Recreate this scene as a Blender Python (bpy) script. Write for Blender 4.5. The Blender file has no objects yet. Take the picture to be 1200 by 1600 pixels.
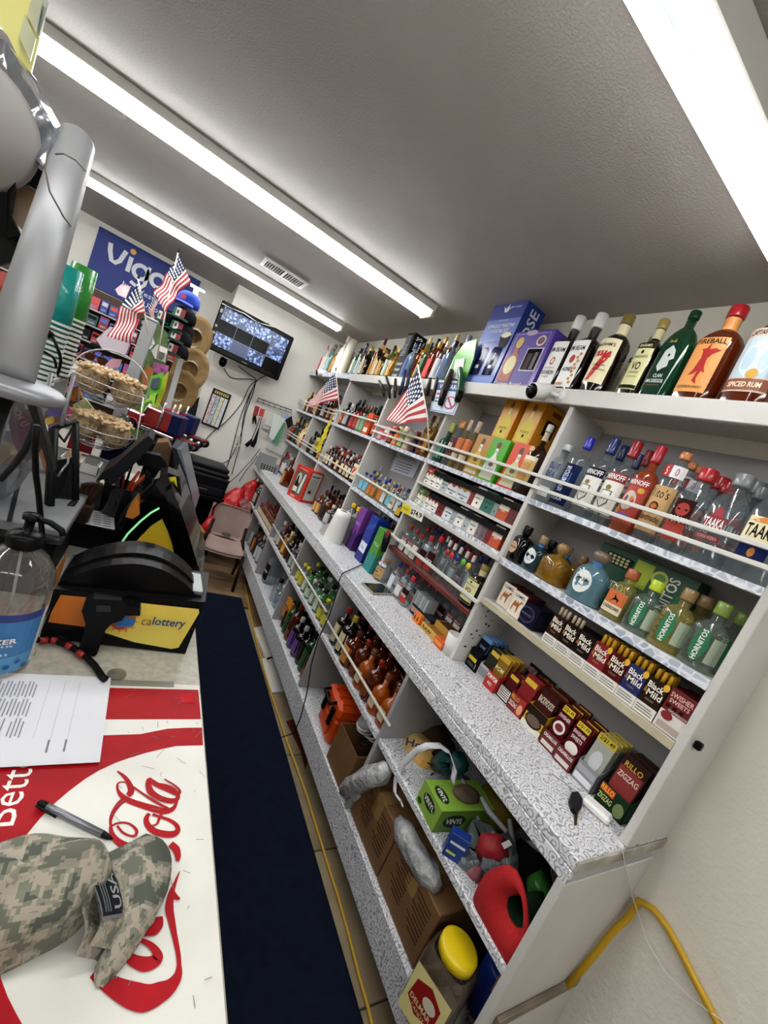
import bpy, math, random
from mathutils import Vector, Matrix
from mathutils.geometry import tessellate_polygon
random.seed(7)
S = bpy.context.scene
COL = S.collection
PI = math.pi

# ---------------------------------------------------------------- camera
cam_d = bpy.data.cameras.new('camera')
cam_d.sensor_fit = 'HORIZONTAL'; cam_d.sensor_width = 36.0
cam_d.lens = 644.884 * 36.0 / 1200.0
cam_d.clip_start = 0.02; cam_d.clip_end = 60
cam = bpy.data.objects.new('camera', cam_d); COL.objects.link(cam)
cam.matrix_world = Matrix(((0.80924286, -0.28121824, -0.51579286,0.0000),(-0.43230978, 0.30943229, -0.84697102,0.0000),(0.39773527, 0.90842434, 0.12873178,1.5000),(0,0,0,1)))
S.camera = cam

# ---------------------------------------------------------------- view, world
S.view_settings.view_transform = 'Standard'; S.view_settings.look = 'None'
S.view_settings.gamma = 1.0; S.view_settings.use_curve_mapping = False
S.view_settings.exposure = 1.58
S.cycles.transparent_max_bounces = 28
S.cycles.max_bounces = 7
S.cycles.diffuse_bounces = 4
S.cycles.use_denoising = True
world = bpy.data.worlds.new('world'); S.world = world
world.use_nodes = True
world.node_tree.nodes['Background'].inputs[0].default_value = (0.8, 0.85, 0.9, 1)
world.node_tree.nodes['Background'].inputs[1].default_value = 0.05
TUBE = 9.5          # strength of the fluorescent lenses

# ---------------------------------------------------------------- helpers
def lin(h):
    h = h.lstrip('#')
    c = [int(h[i:i + 2], 16) / 255 for i in (0, 2, 4)]
    return tuple((x / 12.92 if x <= .04045 else ((x + .055) / 1.055) ** 2.4) ** 1.14 for x in c) + (1,)

MC = {}
def M(h, rough=.5, metal=0.0, emit=0.0, bump=None, var=None, coat=0.0):
    key = (h, rough, metal, emit, bump, var, coat)
    if key in MC: return MC[key]
    m = bpy.data.materials.new('surface'); m.use_nodes = True
    nt = m.node_tree; b = nt.nodes['Principled BSDF']
    b.inputs['Base Color'].default_value = lin(h)
    b.inputs['Roughness'].default_value = rough
    b.inputs['Metallic'].default_value = metal
    b.inputs['Coat Weight'].default_value = coat
    if sum(lin(h)[:3]) < .12: b.inputs['Specular IOR Level'].default_value = .1
    if emit:
        b.inputs['Emission Color'].default_value = lin(h)
        b.inputs['Emission Strength'].default_value = emit
    if bump or var:
        tc = nt.nodes.new('ShaderNodeTexCoord')
    if var:                                   # var = (scale, other colour, amount)
        n = nt.nodes.new('ShaderNodeTexNoise'); n.inputs['Scale'].default_value = var[0]; n.inputs['Detail'].default_value = 5
        r = nt.nodes.new('ShaderNodeValToRGB'); r.color_ramp.elements[0].position = .5 - var[2] * .3; r.color_ramp.elements[1].position = .5 + .32 - var[2] * .1
        r.color_ramp.elements[0].color = lin(var[1]); r.color_ramp.elements[1].color = lin(h)
        nt.links.new(tc.outputs['Object'], n.inputs['Vector']); nt.links.new(n.outputs['Fac'], r.inputs['Fac'])
        nt.links.new(r.outputs['Color'], b.inputs['Base Color'])
    if bump:                                  # bump = (scale, strength, distance)
        n = nt.nodes.new('ShaderNodeTexNoise'); n.inputs['Scale'].default_value = bump[0]; n.inputs['Detail'].default_value = 3
        p = nt.nodes.new('ShaderNodeBump'); p.inputs['Strength'].default_value = bump[1]; p.inputs['Distance'].default_value = bump[2]
        nt.links.new(tc.outputs['Object'], n.inputs['Vector']); nt.links.new(n.outputs['Fac'], p.inputs['Height'])
        nt.links.new(p.outputs['Normal'], b.inputs['Normal'])
    MC[key] = m
    return m

def G(h, diff=.1, tint=None, gl=1.0):
    """bottle glass with what is in it: see-through and tinted, some body colour, a sharp gloss"""
    key = ('G', h, diff, tint, gl)
    if key in MC: return MC[key]
    m = bpy.data.materials.new('glass'); m.use_nodes = True
    nt = m.node_tree; nt.nodes.clear()
    o = nt.nodes.new('ShaderNodeOutputMaterial')
    t = nt.nodes.new('ShaderNodeBsdfTransparent'); t.inputs[0].default_value = lin(tint or h)
    d = nt.nodes.new('ShaderNodeBsdfDiffuse'); d.inputs[0].default_value = lin(h)
    a = nt.nodes.new('ShaderNodeMixShader'); a.inputs[0].default_value = diff
    g = nt.nodes.new('ShaderNodeBsdfGlossy'); g.inputs['Roughness'].default_value = .07
    lw = nt.nodes.new('ShaderNodeLayerWeight'); lw.inputs[0].default_value = .28
    mp = nt.nodes.new('ShaderNodeMath'); mp.operation = 'MULTIPLY'; mp.inputs[1].default_value = .5 * gl
    ad = nt.nodes.new('ShaderNodeMath'); ad.operation = 'ADD'; ad.inputs[1].default_value = .025 * gl
    b = nt.nodes.new('ShaderNodeMixShader')
    L = nt.links.new
    L(t.outputs[0], a.inputs[1]); L(d.outputs[0], a.inputs[2])
    L(lw.outputs['Facing'], mp.inputs[0]); L(mp.outputs[0], ad.inputs[0]); L(ad.outputs[0], b.inputs[0])
    L(a.outputs[0], b.inputs[1]); L(g.outputs[0], b.inputs[2]); L(b.outputs[0], o.inputs[0])
    MC[key] = m
    return m

# lettering: every string is turned into a flat mesh once
TXT = {}
def text_mesh(s, bold=False):
    k = (s, bold)
    if k in TXT: return TXT[k]
    cu = bpy.data.curves.new('lettering', 'FONT'); cu.body = s; cu.size = 1; cu.resolution_u = 2
    cu.fill_mode = 'FRONT'
    if bold: cu.offset = .018
    ob = bpy.data.objects.new('lettering', cu)
    me = ob.to_mesh()
    v = [(p.co.x, p.co.y) for p in me.vertices]; f = [tuple(p.vertices) for p in me.polygons]
    ob.to_mesh_clear(); bpy.data.objects.remove(ob); bpy.data.curves.remove(cu)
    if v:
        x0 = min(p[0] for p in v); x1 = max(p[0] for p in v); y0 = min(p[1] for p in v); y1 = max(p[1] for p in v)
        v = [((p[0] - x0) / max(x1 - x0, 1e-6), (p[1] - y0) / max(y1 - y0, 1e-6)) for p in v]
    TXT[k] = (v, f)
    return TXT[k]

class MB:
    def __init__(s): s.v = []; s.f = []; s.m = []; s.sm = []; s.mats = []
    def mi(s, m):
        if isinstance(m, str): m = M(m)
        if m not in s.mats: s.mats.append(m)
        return s.mats.index(m)
    def add(s, vs, fs, m, smooth=False, T=None):
        k = len(s.v); i = s.mi(m)
        if T is not None: vs = [tuple(T @ Vector(p)) for p in vs]
        s.v += [tuple(p) for p in vs]
        for f in fs: s.f.append(tuple(k + a for a in f)); s.m.append(i); s.sm.append(smooth)
        return s
    def box(s, x0, x1, y0, y1, z0, z1, m, T=None):
        v = [(x, y, z) for z in (z0, z1) for y in (y0, y1) for x in (x0, x1)]
        return s.add(v, [(0, 2, 3, 1), (4, 5, 7, 6), (0, 1, 5, 4), (2, 6, 7, 3), (0, 4, 6, 2), (1, 3, 7, 5)], m, T=T)
    def bbox(s, x0, x1, y0, y1, z0, z1, m, b=.004, T=None):
        """box with its twelve edges chamfered"""
        X = (x0, x1); Y = (y0, y1); Z = (z0, z1); v = []; idx = {}
        for i in (0, 1):
            for j in (0, 1):
                for k in (0, 1):
                    sx = b if i == 0 else -b; sy = b if j == 0 else -b; sz = b if k == 0 else -b
                    for a, p in enumerate(((X[i], Y[j] + sy, Z[k] + sz), (X[i] + sx, Y[j], Z[k] + sz), (X[i] + sx, Y[j] + sy, Z[k]))):
                        idx[i, j, k, a] = len(v); v.append(p)
        f = []
        q = [(0, 0), (1, 0), (1, 1), (0, 1)]
        for i in (0, 1):
            f.append([idx[i, a, c, 0] for a, c in (q if i else q[::-1])])
            f.append([idx[a, i, c, 1] for a, c in (q[::-1] if i else q)])
            f.append([idx[a, c, i, 2] for a, c in (q if i else q[::-1])])
        for i in (0, 1):
            for j in (0, 1):
                f.append([idx[i, j, 0, 0], idx[i, j, 1, 0], idx[i, j, 1, 1], idx[i, j, 0, 1]])
                f.append([idx[i, 0, j, 0], idx[i, 1, j, 0], idx[i, 1, j, 2], idx[i, 0, j, 2]])
                f.append([idx[0, i, j, 1], idx[1, i, j, 1], idx[1, i, j, 2], idx[0, i, j, 2]])
                for k in (0, 1): f.append([idx[i, j, k, 0], idx[i, j, k, 1], idx[i, j, k, 2]])
        return s.add(v, f, m, T=T)
    def lathe(s, prof, m, n=16, T=None, smooth=True, caps=True):
        v = []; f = []
        for r, z in prof:
            for i in range(n):
                a = 2 * PI * i / n; v.append((r * math.cos(a), r * math.sin(a), z))
        for k in range(len(prof) - 1):
            for i in range(n):
                j = (i + 1) % n; f.append((k * n + i, k * n + j, (k + 1) * n + j, (k + 1) * n + i))
        if caps:
            f.append(tuple(range(n))[::-1]); f.append(tuple((len(prof) - 1) * n + i for i in range(n)))
        return s.add(v, f, m, smooth, T)
    def tube(s, pts, r, m, n=6, T=None, closed=False):
        P = [Vector(p) for p in pts]; v = []; f = []; up = None
        for i, p in enumerate(P):
            if closed: d = P[(i + 1) % len(P)] - P[i - 1]
            else: d = P[min(i + 1, len(P) - 1)] - P[max(i - 1, 0)]
            if d.length < 1e-9: d = Vector((0, 0, 1))
            d.normalize()
            if up is None: up = Vector((0, 0, 1)) if abs(d.z) < .9 else Vector((1, 0, 0))
            a = up - d * up.dot(d)
            if a.length < 1e-6: a = d.orthogonal()
            a.normalize(); up = a; b = d.cross(a)
            rr = r[i] if isinstance(r, (list, tuple)) else r
            for k in range(n):
                t = 2 * PI * k / n; v.append(p + a * (rr * math.cos(t)) + b * (rr * math.sin(t)))
        N = len(P)
        for i in range(N if closed else N - 1):
            for k in range(n):
                j = (k + 1) % n; i2 = (i + 1) % N
                f.append((i * n + k, i * n + j, i2 * n + j, i2 * n + k))
        if not closed: f.append(tuple(range(n))[::-1]); f.append(tuple((N - 1) * n + k for k in range(n)))
        return s.add(v, f, m, True, T)
    def prism(s, poly, y0, y1, m, T=None, smooth=False):
        """polygon in x, z pushed from y0 to y1"""
        n = len(poly); v = [(x, y0, z) for x, z in poly] + [(x, y1, z) for x, z in poly]
        f = [tuple(range(n)), tuple(range(2 * n - 1, n - 1, -1))] + [(i, n + i, n + (i + 1) % n, (i + 1) % n) for i in range(n)]
        return s.add(v, f, m, smooth, T)
    def slab(s, poly, z0, z1, m, T=None):
        """polygon in x, y pushed from z0 to z1"""
        n = len(poly); v = [(x, y, z0) for x, y in poly] + [(x, y, z1) for x, y in poly]
        f = [tuple(range(n))[::-1], tuple(range(n, 2 * n))] + [(i, (i + 1) % n, n + (i + 1) % n, n + i) for i in range(n)]
        return s.add(v, f, m, T=T)
    def hull(s, a, b, m, T=None):
        """two matching loops of 3-D points joined into a solid"""
        n = len(a); v = list(a) + list(b)
        f = [tuple(range(n)), tuple(range(2 * n - 1, n - 1, -1))] + [(i, n + i, n + (i + 1) % n, (i + 1) % n) for i in range(n)]
        return s.add(v, f, m, T=T)
    def text(s, t, u, w, W, H, m, fn, bold=False):
        v, f = text_mesh(t, bold)
        s.add([fn(u + (p[0] - .5) * W, w + (p[1] - .5) * H) for p in v], f, m)
        return s
    def art(s, items, fn, cols=1):
        """flat print: rectangles, ellipses, polygons and lettering in 0..1 face coordinates"""
        for k, it in enumerate(items):
            g = (lambda k: lambda u, w: fn(u, w, k))(k)
            if it[0] == 'r':
                _, a, b, c, d, m = it; n = max(1, math.ceil(cols * (b - a)))
                for i in range(n):
                    p = a + (b - a) * i / n; q = a + (b - a) * (i + 1) / n
                    s.add([g(p, c), g(q, c), g(q, d), g(p, d)], [(0, 1, 2, 3)], m, cols > 1)
            elif it[0] == 'e':
                _, a, c, ra, rc, m = it
                s.add([g(a, c)] + [g(a + ra * math.cos(t * PI / 8), c + rc * math.sin(t * PI / 8)) for t in range(16)],
                      [(0, 1 + t, 1 + (t + 1) % 16) for t in range(16)], m)
            elif it[0] == 'v':                # lettering that runs upwards
                v, f = text_mesh(it[1].strip('*'), it[1].endswith('*')); _, _, a, c, Wv, Hv, m = it
                s.add([g(a + (.5 - p[1]) * Wv, c + (p[0] - .5) * Hv) for p in v], f, m)
            elif it[0] == 'p':
                if cols > 1:                  # on a curved face: small triangles that follow it
                    P = [Vector((p[0], p[1], 0)) for p in it[1]]
                    TR = [[P[i] for i in t_] for t_ in tessellate_polygon([P])]
                    for _ in range(2): TR = [q for a, b, c in TR for m1, m2, m3 in (((a + b) / 2, (b + c) / 2, (c + a) / 2),) for q in ([a, m1, m3], [m1, b, m2], [m3, m2, c], [m1, m2, m3])]
                    for q in TR: s.add([g(p.x, p.y) for p in q], [(0, 1, 2)], it[2])
                else: s.add([g(*p) for p in it[1]], [tuple(range(len(it[1])))], it[2])
            else:
                _, t, a, c, W, H, m = it
                s.text(t.strip('*'), a, c, W, H, m, g, bold=t.endswith('*'))
        return s
    def mesh(s):
        me = bpy.data.meshes.new('mesh'); me.from_pydata(s.v, [], s.f)
        for m in s.mats: me.materials.append(m)
        me.polygons.foreach_set('material_index', s.m); me.polygons.foreach_set('use_smooth', s.sm)
        me.update()
        return me

def obj(name, mesh, parent=None, loc=None, rz=0, rot=None):
    if isinstance(mesh, MB): mesh = mesh.mesh()
    o = bpy.data.objects.new(name, mesh); COL.objects.link(o)
    if parent is not None: o.parent = parent
    if loc is not None: o.location = loc
    if rot is not None: o.rotation_euler = rot
    elif rz: o.rotation_euler = (0, 0, rz)
    return o
def tag(o, label, cat, group=None, kind=None):
    o['label'] = label; o['category'] = cat
    if group: o['group'] = group
    if kind: o['kind'] = kind
    return o
def root(name, loc=(0, 0, 0), rz=0):
    o = bpy.data.objects.new(name, None); COL.objects.link(o); o.location = loc; o.rotation_euler = (0, 0, rz)
    o.empty_display_size = .05
    return o
def struct(name, mesh, parent=None, **k):
    o = obj(name, mesh, parent, **k)
    if parent is None: o['kind'] = 'structure'
    return o

ORD = ['', 'second ', 'third ', 'fourth ', 'fifth ', 'sixth ', 'seventh ', 'eighth ', 'ninth ', 'tenth ', 'eleventh ', 'twelfth ', 'thirteenth ', 'fourteenth ', 'fifteenth ', 'sixteenth ', 'seventeenth ', 'eighteenth ']
REG = []
def reg(o, desc, place, cat, group=None):
    """remember a thing; its label is written at the end, told apart from its look-alikes by order along the shelf"""
    o['category'] = cat
    if group: o['group'] = group
    REG.append((o, desc, place)); return o
def write_labels():
    by = {}
    for o, d, p in REG: by.setdefault((d, p), []).append(o)
    for (d, p), L in by.items():
        p = p.replace(' the ', ' ')
        L.sort(key=lambda o: (round(o.location.y, 3), o.location.x))
        for i, o in enumerate(L):
            e = '' if len(L) == 1 else ', nearest' if i == 0 else ', farthest' if i == len(L) - 1 else ', ' + (ORD[i] if i < len(ORD) else str(i + 1) + 'th ').strip() + ' nearest'
            q = d
            while len((q + ' ' + p + e).split()) > 16 and ', ' in q: q = q.rsplit(', ', 1)[0]
            o['label'] = q + ' ' + p + e
AISLE = -PI / 2        # things on the shelves turn their front to the aisle

# ================================================================ large structure
W = 1.408          # shelf wall
F = 1.196          # front of the wall shelving
CF = 0.998         # front of the counter
H = 2.38           # ceiling
YE = 0.335         # near end of the shelving
YT = 4.424         # wall with the television
YV = 5.02          # far wall with the blue sign

def node_mat(name):
    m = bpy.data.materials.new(name); m.use_nodes = True
    return m, m.node_tree, m.node_tree.nodes['Principled BSDF']
def plaster(name, col, col2, sc, st, dist):
    m, nt, b = node_mat(name)
    tc = nt.nodes.new('ShaderNodeTexCoord')
    n = nt.nodes.new('ShaderNodeTexNoise'); n.inputs['Scale'].default_value = sc; n.inputs['Detail'].default_value = 4
    n2 = nt.nodes.new('ShaderNodeTexNoise'); n2.inputs['Scale'].default_value = 1.7; n2.inputs['Detail'].default_value = 6
    n3 = nt.nodes.new('ShaderNodeTexNoise'); n3.inputs['Scale'].default_value = .9
    r = nt.nodes.new('ShaderNodeValToRGB'); r.color_ramp.elements[0].color = lin(col2); r.color_ramp.elements[1].color = lin(col)
    r.color_ramp.elements[0].position = .3; r.color_ramp.elements[1].position = .62
    rb = nt.nodes.new('ShaderNodeValToRGB'); rb.color_ramp.elements[0].position = .42; rb.color_ramp.elements[1].position = .62
    st_n = nt.nodes.new('ShaderNodeMath'); st_n.operation = 'MULTIPLY'
    rs = nt.nodes.new('ShaderNodeValToRGB'); rs.color_ramp.elements[0].color = (.35,) * 3 + (1,); rs.color_ramp.elements[0].position = .4; rs.color_ramp.elements[1].position = .6
    p = nt.nodes.new('ShaderNodeBump'); p.inputs['Strength'].default_value = st; p.inputs['Distance'].default_value = dist
    L = nt.links.new
    for a in (n, n2, n3): L(tc.outputs['Object'], a.inputs['Vector'])
    L(n2.outputs['Fac'], r.inputs['Fac']); L(r.outputs['Color'], b.inputs['Base Color'])
    L(n.outputs['Fac'], rb.inputs['Fac']); L(n3.outputs['Fac'], rs.inputs['Fac'])
    L(rb.outputs['Color'], st_n.inputs[0]); L(rs.outputs['Color'], st_n.inputs[1])
    L(st_n.outputs[0], p.inputs['Height']); L(p.outputs['Normal'], b.inputs['Normal'])
    b.inputs['Roughness'].default_value = .6
    return m
CEIL = plaster('ceiling_texture', '#b0aba6', '#a59f9a', 150, .5, .003)
WALL = plaster('wall_paint', '#e6e2d8', '#dcd7cb', 70, .3, .004)
WALLG = plaster('wall_paint_far', '#d9d7d0', '#cfccc5', 60, .12, .002)

b = MB(); b.box(-3.6, W, -2.6, YV, H, H + .08, CEIL); struct('ceiling', b)
b = MB(); b.box(W, W + .1, -2.6, YT + .0, 0, H, WALL); struct('wall_right', b)
b = MB(); b.box(.29, W, YT, YV + .1, 0, H, WALLG); struct('wall_front', b)
b = MB(); b.box(-3.6, .29, YV, YV + .1, 0, H, WALLG); struct('wall_far', b)
b = MB(); b.box(-3.7, -3.6, -2.6, YV, 0, H, WALLG); struct('wall_left', b)
b = MB(); b.box(-3.6, W, -2.7, -2.6, 0, H, WALLG); struct('wall_back', b)
b = MB(); b.box(-3.6, W, -2.6, YV, -.1, -.004, M('#4b4238', .9)); floor = struct('floor', b)

# floor: stone-look tiles, each one a piece; planks under the chair
TILE = M('#9a8a70', .45, var=(9, '#776a55', .6), bump=(30, .15, .002))
TILE2 = M('#a39379', .45, var=(7, '#82745c', .6), bump=(30, .15, .002))
tm = {}
for j in range(8):
    for i in range(6):
        x0 = W - .44 * (i + 1); y0 = -.78 + .46 * j
        if y0 > 2.6: continue
        k = (i + j) % 2
        if k not in tm:
            t = MB(); t.bbox(.003, .437, .003, .457, -.02, 0, (TILE, TILE2)[k], .002); tm[k] = t.mesh()
        obj('tile', tm[k], floor, (x0, y0, 0))
PLK = [M('#8d7458', .5, var=(6, '#6b563f', .5)), M('#99805f', .5, var=(8, '#7a644b', .5)), M('#846b50', .5, var=(7, '#654f39', .5))]
pm = []
for k in range(3):
    t = MB(); t.bbox(.002, 1.198, .002, .138, -.02, 0, PLK[k], .0015); pm.append(t.mesh())
for j in range(15):
    for i in range(2):
        obj('plank', pm[(j + i * 2) % 3], floor, (W - 1.2 * (i + 1) - (.35 if j % 2 else 0) + .3 * (i == 0) * 0, 2.93 + .14 * j, 0))

# ---- ceiling fixtures: strip lights with a clear wrap lens over two tubes
LENS = M('#fbfcfb', .3, emit=TUBE)
LENSD = M('#c9ced2', .4)
WHM = M('#d9d8d4', .4, var=(5, '#c9c7c2', .5))
def fixture(x0, x1, y, lbl, hw=.065, wh=.04, lr=.028):
    r = root('ceiling_light', ((x0 + x1) / 2, y, H))
    tag(r, lbl, 'light', 'ceiling strip lights')
    L = (x1 - x0) / 2
    t = MB(); t.bbox(-L, L, -hw, hw, -wh, -.0005, WHM, .003)
    obj('housing', t, r)
    for sy in (-1, 1):
        t = MB()
        c = (hw - lr - .004) * sy
        P = [(c + lr * math.cos(a), -wh - .0005 - lr * 1.1 * math.sin(a)) for a in [PI * k / 8 for k in range(9)]]
        n = len(P)
        v = [(-L + .02, p[0], p[1]) for p in P] + [(L - .02, p[0], p[1]) for p in P]
        t.add(v, [(k, k + 1, n + k + 1, n + k) for k in range(n - 1)] + [tuple(range(n)), tuple(range(2 * n - 1, n - 1, -1))], LENS, True)
        obj('lens', t, r)
    t = MB(); t.box(-L + .02, L - .02, -(hw - 2 * lr - .005), hw - 2 * lr - .005, -wh - .012, -wh - .0005, LENSD); obj('centre_rib', t, r)
    for e in (L - .02, -L): t = MB(); t.bbox(e, e + .02, -hw + .002, hw - .002, -wh - lr * 1.2, -wh - .0005, M('#cfc9a8', .4), .004); obj('end_cap', t, r)
fixture(-1.25, 1.15, .597, 'white twin-tube strip light on ceiling above the nearest shelves, grey rib showing', .05, .066, .018)
fixture(-1.25, 1.12, 2.265, 'white strip light across the ceiling, middle one, in front of the vent')
fixture(-1.25, 1.10, 3.70, 'white strip light across the ceiling nearest the television wall')
fixture(-1.25, 1.15, -.95, 'white strip light on ceiling behind the viewer')
for y, w in ((.608, 'nearest'), (2.265, 'middle'), (3.70, 'farthest')): fixture(-3.45, -1.4, y, 'white strip light at the left side of the shop, ' + w)

# ---- air vent
r = root('ceiling_vent', (.46, 3.3, H)); tag(r, 'white rectangular metal air vent in the ceiling between two strip lights', 'vent')
t = MB()
for a in ((-.16, .16, -.11, -.085), (-.16, .16, .085, .11), (-.16, -.135, -.085, .085), (.135, .16, -.085, .085), (-.008, .008, -.085, .085)):
    t.box(*a, -.012, -.0005, WHM)
obj('frame', t, r)
t = MB(); t.box(-.135, .135, -.085, .085, -.003, -.0006, M('#1d1b1a', .9)); obj('duct_opening', t, r)
sl = MB(); sl.box(-.0035, .0035, -.08, .08, -.011, -.004, M('#b5b1aa', .5)); slm = sl.mesh()
for k in range(7):
    obj('slat', slm, r, (-.122 + k * .0165, 0, 0)); obj('slat', slm, r, (.024 + k * .0165, 0, 0))

# ================================================================ shelving
WP = M('#d3d1cd', .45, var=(4, '#c6c3be', .5), bump=(14, .08, .002))
WIN = M('#a9a7a9', .55, var=(3, '#9c999b', .5))
def paper(name, scale, base, ink):
    """scroll patterned contact paper"""
    m, nt, bs = node_mat(name); L = nt.links.new
    tc = nt.nodes.new('ShaderNodeTexCoord')
    v = nt.nodes.new('ShaderNodeTexVoronoi'); v.inputs['Scale'].default_value = scale
    nz = nt.nodes.new('ShaderNodeTexNoise'); nz.inputs['Scale'].default_value = scale * 1.6; nz.inputs['Detail'].default_value = 2
    ad = nt.nodes.new('ShaderNodeMath'); ad.operation = 'MULTIPLY_ADD'; ad.inputs[1].default_value = .55
    sn = nt.nodes.new('ShaderNodeMath'); sn.operation = 'MULTIPLY'; sn.inputs[1].default_value = 24
    si = nt.nodes.new('ShaderNodeMath'); si.operation = 'SINE'
    r = nt.nodes.new('ShaderNodeValToRGB'); r.color_ramp.elements[0].position = .35; r.color_ramp.elements[1].position = .75
    r.color_ramp.elements[0].color = lin(base); r.color_ramp.elements[1].color = lin(ink)
    L(tc.outputs['Object'], v.inputs['Vector']); L(tc.outputs['Object'], nz.inputs['Vector'])
    L(nz.outputs['Fac'], ad.inputs[0]); L(v.outputs['Distance'], ad.inputs[2])
    L(ad.outputs[0], sn.inputs[0]); L(sn.outputs[0], si.inputs[0]); L(si.outputs[0], r.inputs['Fac'])
    L(r.outputs['Color'], bs.inputs['Base Color']); bs.inputs['Roughness'].default_value = .38
    return m
PAPER = paper('scroll_paper', 34, '#dedee0', '#9a9aa2')
def hexpaper():
    m, nt, bs = node_mat('marble_tile_paper'); L = nt.links.new
    tc = nt.nodes.new('ShaderNodeTexCoord')
    v = nt.nodes.new('ShaderNodeTexVoronoi'); v.feature = 'DISTANCE_TO_EDGE'; v.inputs['Scale'].default_value = 34; v.inputs['Randomness'].default_value = .55
    c = nt.nodes.new('ShaderNodeTexVoronoi'); c.inputs['Scale'].default_value = 34; c.inputs['Randomness'].default_value = .55
    r = nt.nodes.new('ShaderNodeValToRGB'); r.color_ramp.elements[0].position = .03; r.color_ramp.elements[1].position = .09
    r.color_ramp.elements[0].color = lin('#e2e4ea');
    r2 = nt.nodes.new('ShaderNodeValToRGB'); r2.color_ramp.elements[0].color = lin('#9aa3b4'); r2.color_ramp.elements[1].color = lin('#ccd0da')
    mx = nt.nodes.new('ShaderNodeMixRGB')
    L(tc.outputs['Object'], v.inputs['Vector']); L(tc.outputs['Object'], c.inputs['Vector'])
    L(c.outputs['Color'], r2.inputs['Fac']); L(v.outputs['Distance'], r.inputs['Fac'])
    mx.inputs[1].default_value = lin('#e2e4ea'); L(r.outputs['Alpha'], mx.inputs[0])
    mp = nt.nodes.new('ShaderNodeMapRange'); mp.inputs['From Min'].default_value = .03; mp.inputs['From Max'].default_value = .1
    L(v.outputs['Distance'], mp.inputs['Value']); L(mp.outputs[0], mx.inputs[0]); L(r2.outputs['Color'], mx.inputs[2])
    L(mx.outputs[0], bs.inputs['Base Color']); bs.inputs['Roughness'].default_value = .35
    return m
HEX = hexpaper()
RUST = M('#7a3527', .45, var=(8, '#5c2418', .6))

su = root('wall_shelving', (W, YE, .877)); tag(su, 'tall white painted wooden wall shelving full of bottles above the counter', 'shelving')
def spart(name, x0, x1, y0, y1, z0, z1, m, bev=.002, lab=None):
    t = MB(); t.bbox(x0 - W, x1 - W, y0 - YE, y1 - YE, z0 - .877, z1 - .877, m, bev)
    o = obj(name, t, su)
    if lab: o['label'] = lab
    return o
spart('back_panel', W - .012, W - .001, YE + .02, YT - .002, .878, 1.9, WIN)
spart('end_panel', F, W - .001, YE, YE + .02, .878, 1.92, WP)
U = [1.073, 1.786, 2.486, 3.249]
for y in U: spart('upright', F, W - .012, y - .010, y + .010, .878, 1.919, WP)
spart('upright', F, W - .012, 3.80, 3.816, .878, 1.565, WP)
spart('top_board', F, W - .001, YE, YT - .002, 1.952, 1.975, WP)
spart('fascia', F - .016, F - .0005, YE, 3.24, 1.92, 1.977, WP)
spart('fascia', F - .014, F - .0005, 3.245, YT - .002, 1.932, 1.977, HEX, lab='fascia covered with pale blue tile-patterned paper')
bays = [(YE + .02, 1.063), (1.083, 1.776), (1.796, 2.476), (2.496, 3.239), (3.259, YT - .003)]
def board(i, z, m=HEX, th=.02, x0=F + .004, back=W - .0125):
    a, b_ = bays[i]
    spart('shelf_board', x0, back, a, b_, z - th, z - .0012, WP)
    t = MB(); t.bbox(x0 - .004 - W, x0 - W, a - YE, b_ - YE, z - th - .001 - .877, z - .877, m, .001)
    o = obj('edge_strip', t, su)
    return o
for i in range(5): board(i, 1.565)
board(0, 1.325, th=.025); board(0, 1.158, M('#cdc8b4', .5, var=(6, '#b3a98c', .7)), th=.022)
board(1, 1.445, WP, th=.012); board(1, 1.335, th=.012)
spart('shelf_board', F + .01, W - .013, 1.083, 1.776, 1.068, 1.08, RUST, lab='thin shelf board painted red-brown')
spart('front_batten', F - .004, F + .01, 1.083, 1.776, 1.058, 1.078, RUST, lab='red-brown batten along the shelf edge')
spart('front_batten', F - .012, F - .001, 1.06, 1.80, 1.303, 1.323, WP)
for z in (1.54, 1.43): spart('pusher_strip', F + .012, F + .03, 1.085, 1.70 if z > 1.5 else 1.66, z - .035, z - .012, M('#17181b', .5), lab='black plastic strip under the shelf edge')
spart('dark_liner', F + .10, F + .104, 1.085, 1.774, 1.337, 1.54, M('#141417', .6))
board(2, 1.22); board(3, 1.23); board(4, 1.23)
def rail(y0, y1, z, h=.012):
    spart('rail', F - .012, F - .002, y0, y1, z - h / 2, z + h / 2, M('#d6d4cd', .4), .0015)
rail(YE, 3.8 - 1.3, 1.650); rail(YE, 2.5, 1.607)
rail(2.5, 3.24, 1.668); rail(3.26, YT - .01, 1.66, .01); rail(3.26, YT - .01, 1.63, .008)
rail(1.79, 2.5, 1.31); rail(2.5, 3.24, 1.286); rail(3.26, YT - .01, 1.312, .01); rail(3.26, YT - .01, 1.285, .01)
rail(1.06, 1.80, 1.128, .014)
# stains and screw holes of the bay side
t = MB()
for k in range(26):
    a = random.random(); x = F + .02 + .15 * random.random(); z = .93 + .22 * random.random()
    s = .001 + .003 * random.random()
    t.box(x - s * 1.5 - W, x + s * 1.5 - W, 1.0625 - YE, 1.0628 - YE, z - s - .877, z + s - .877, M('#33261e', .8))
o = obj('rub_mark', t, su); o['kind'] = 'stuff'

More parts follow.
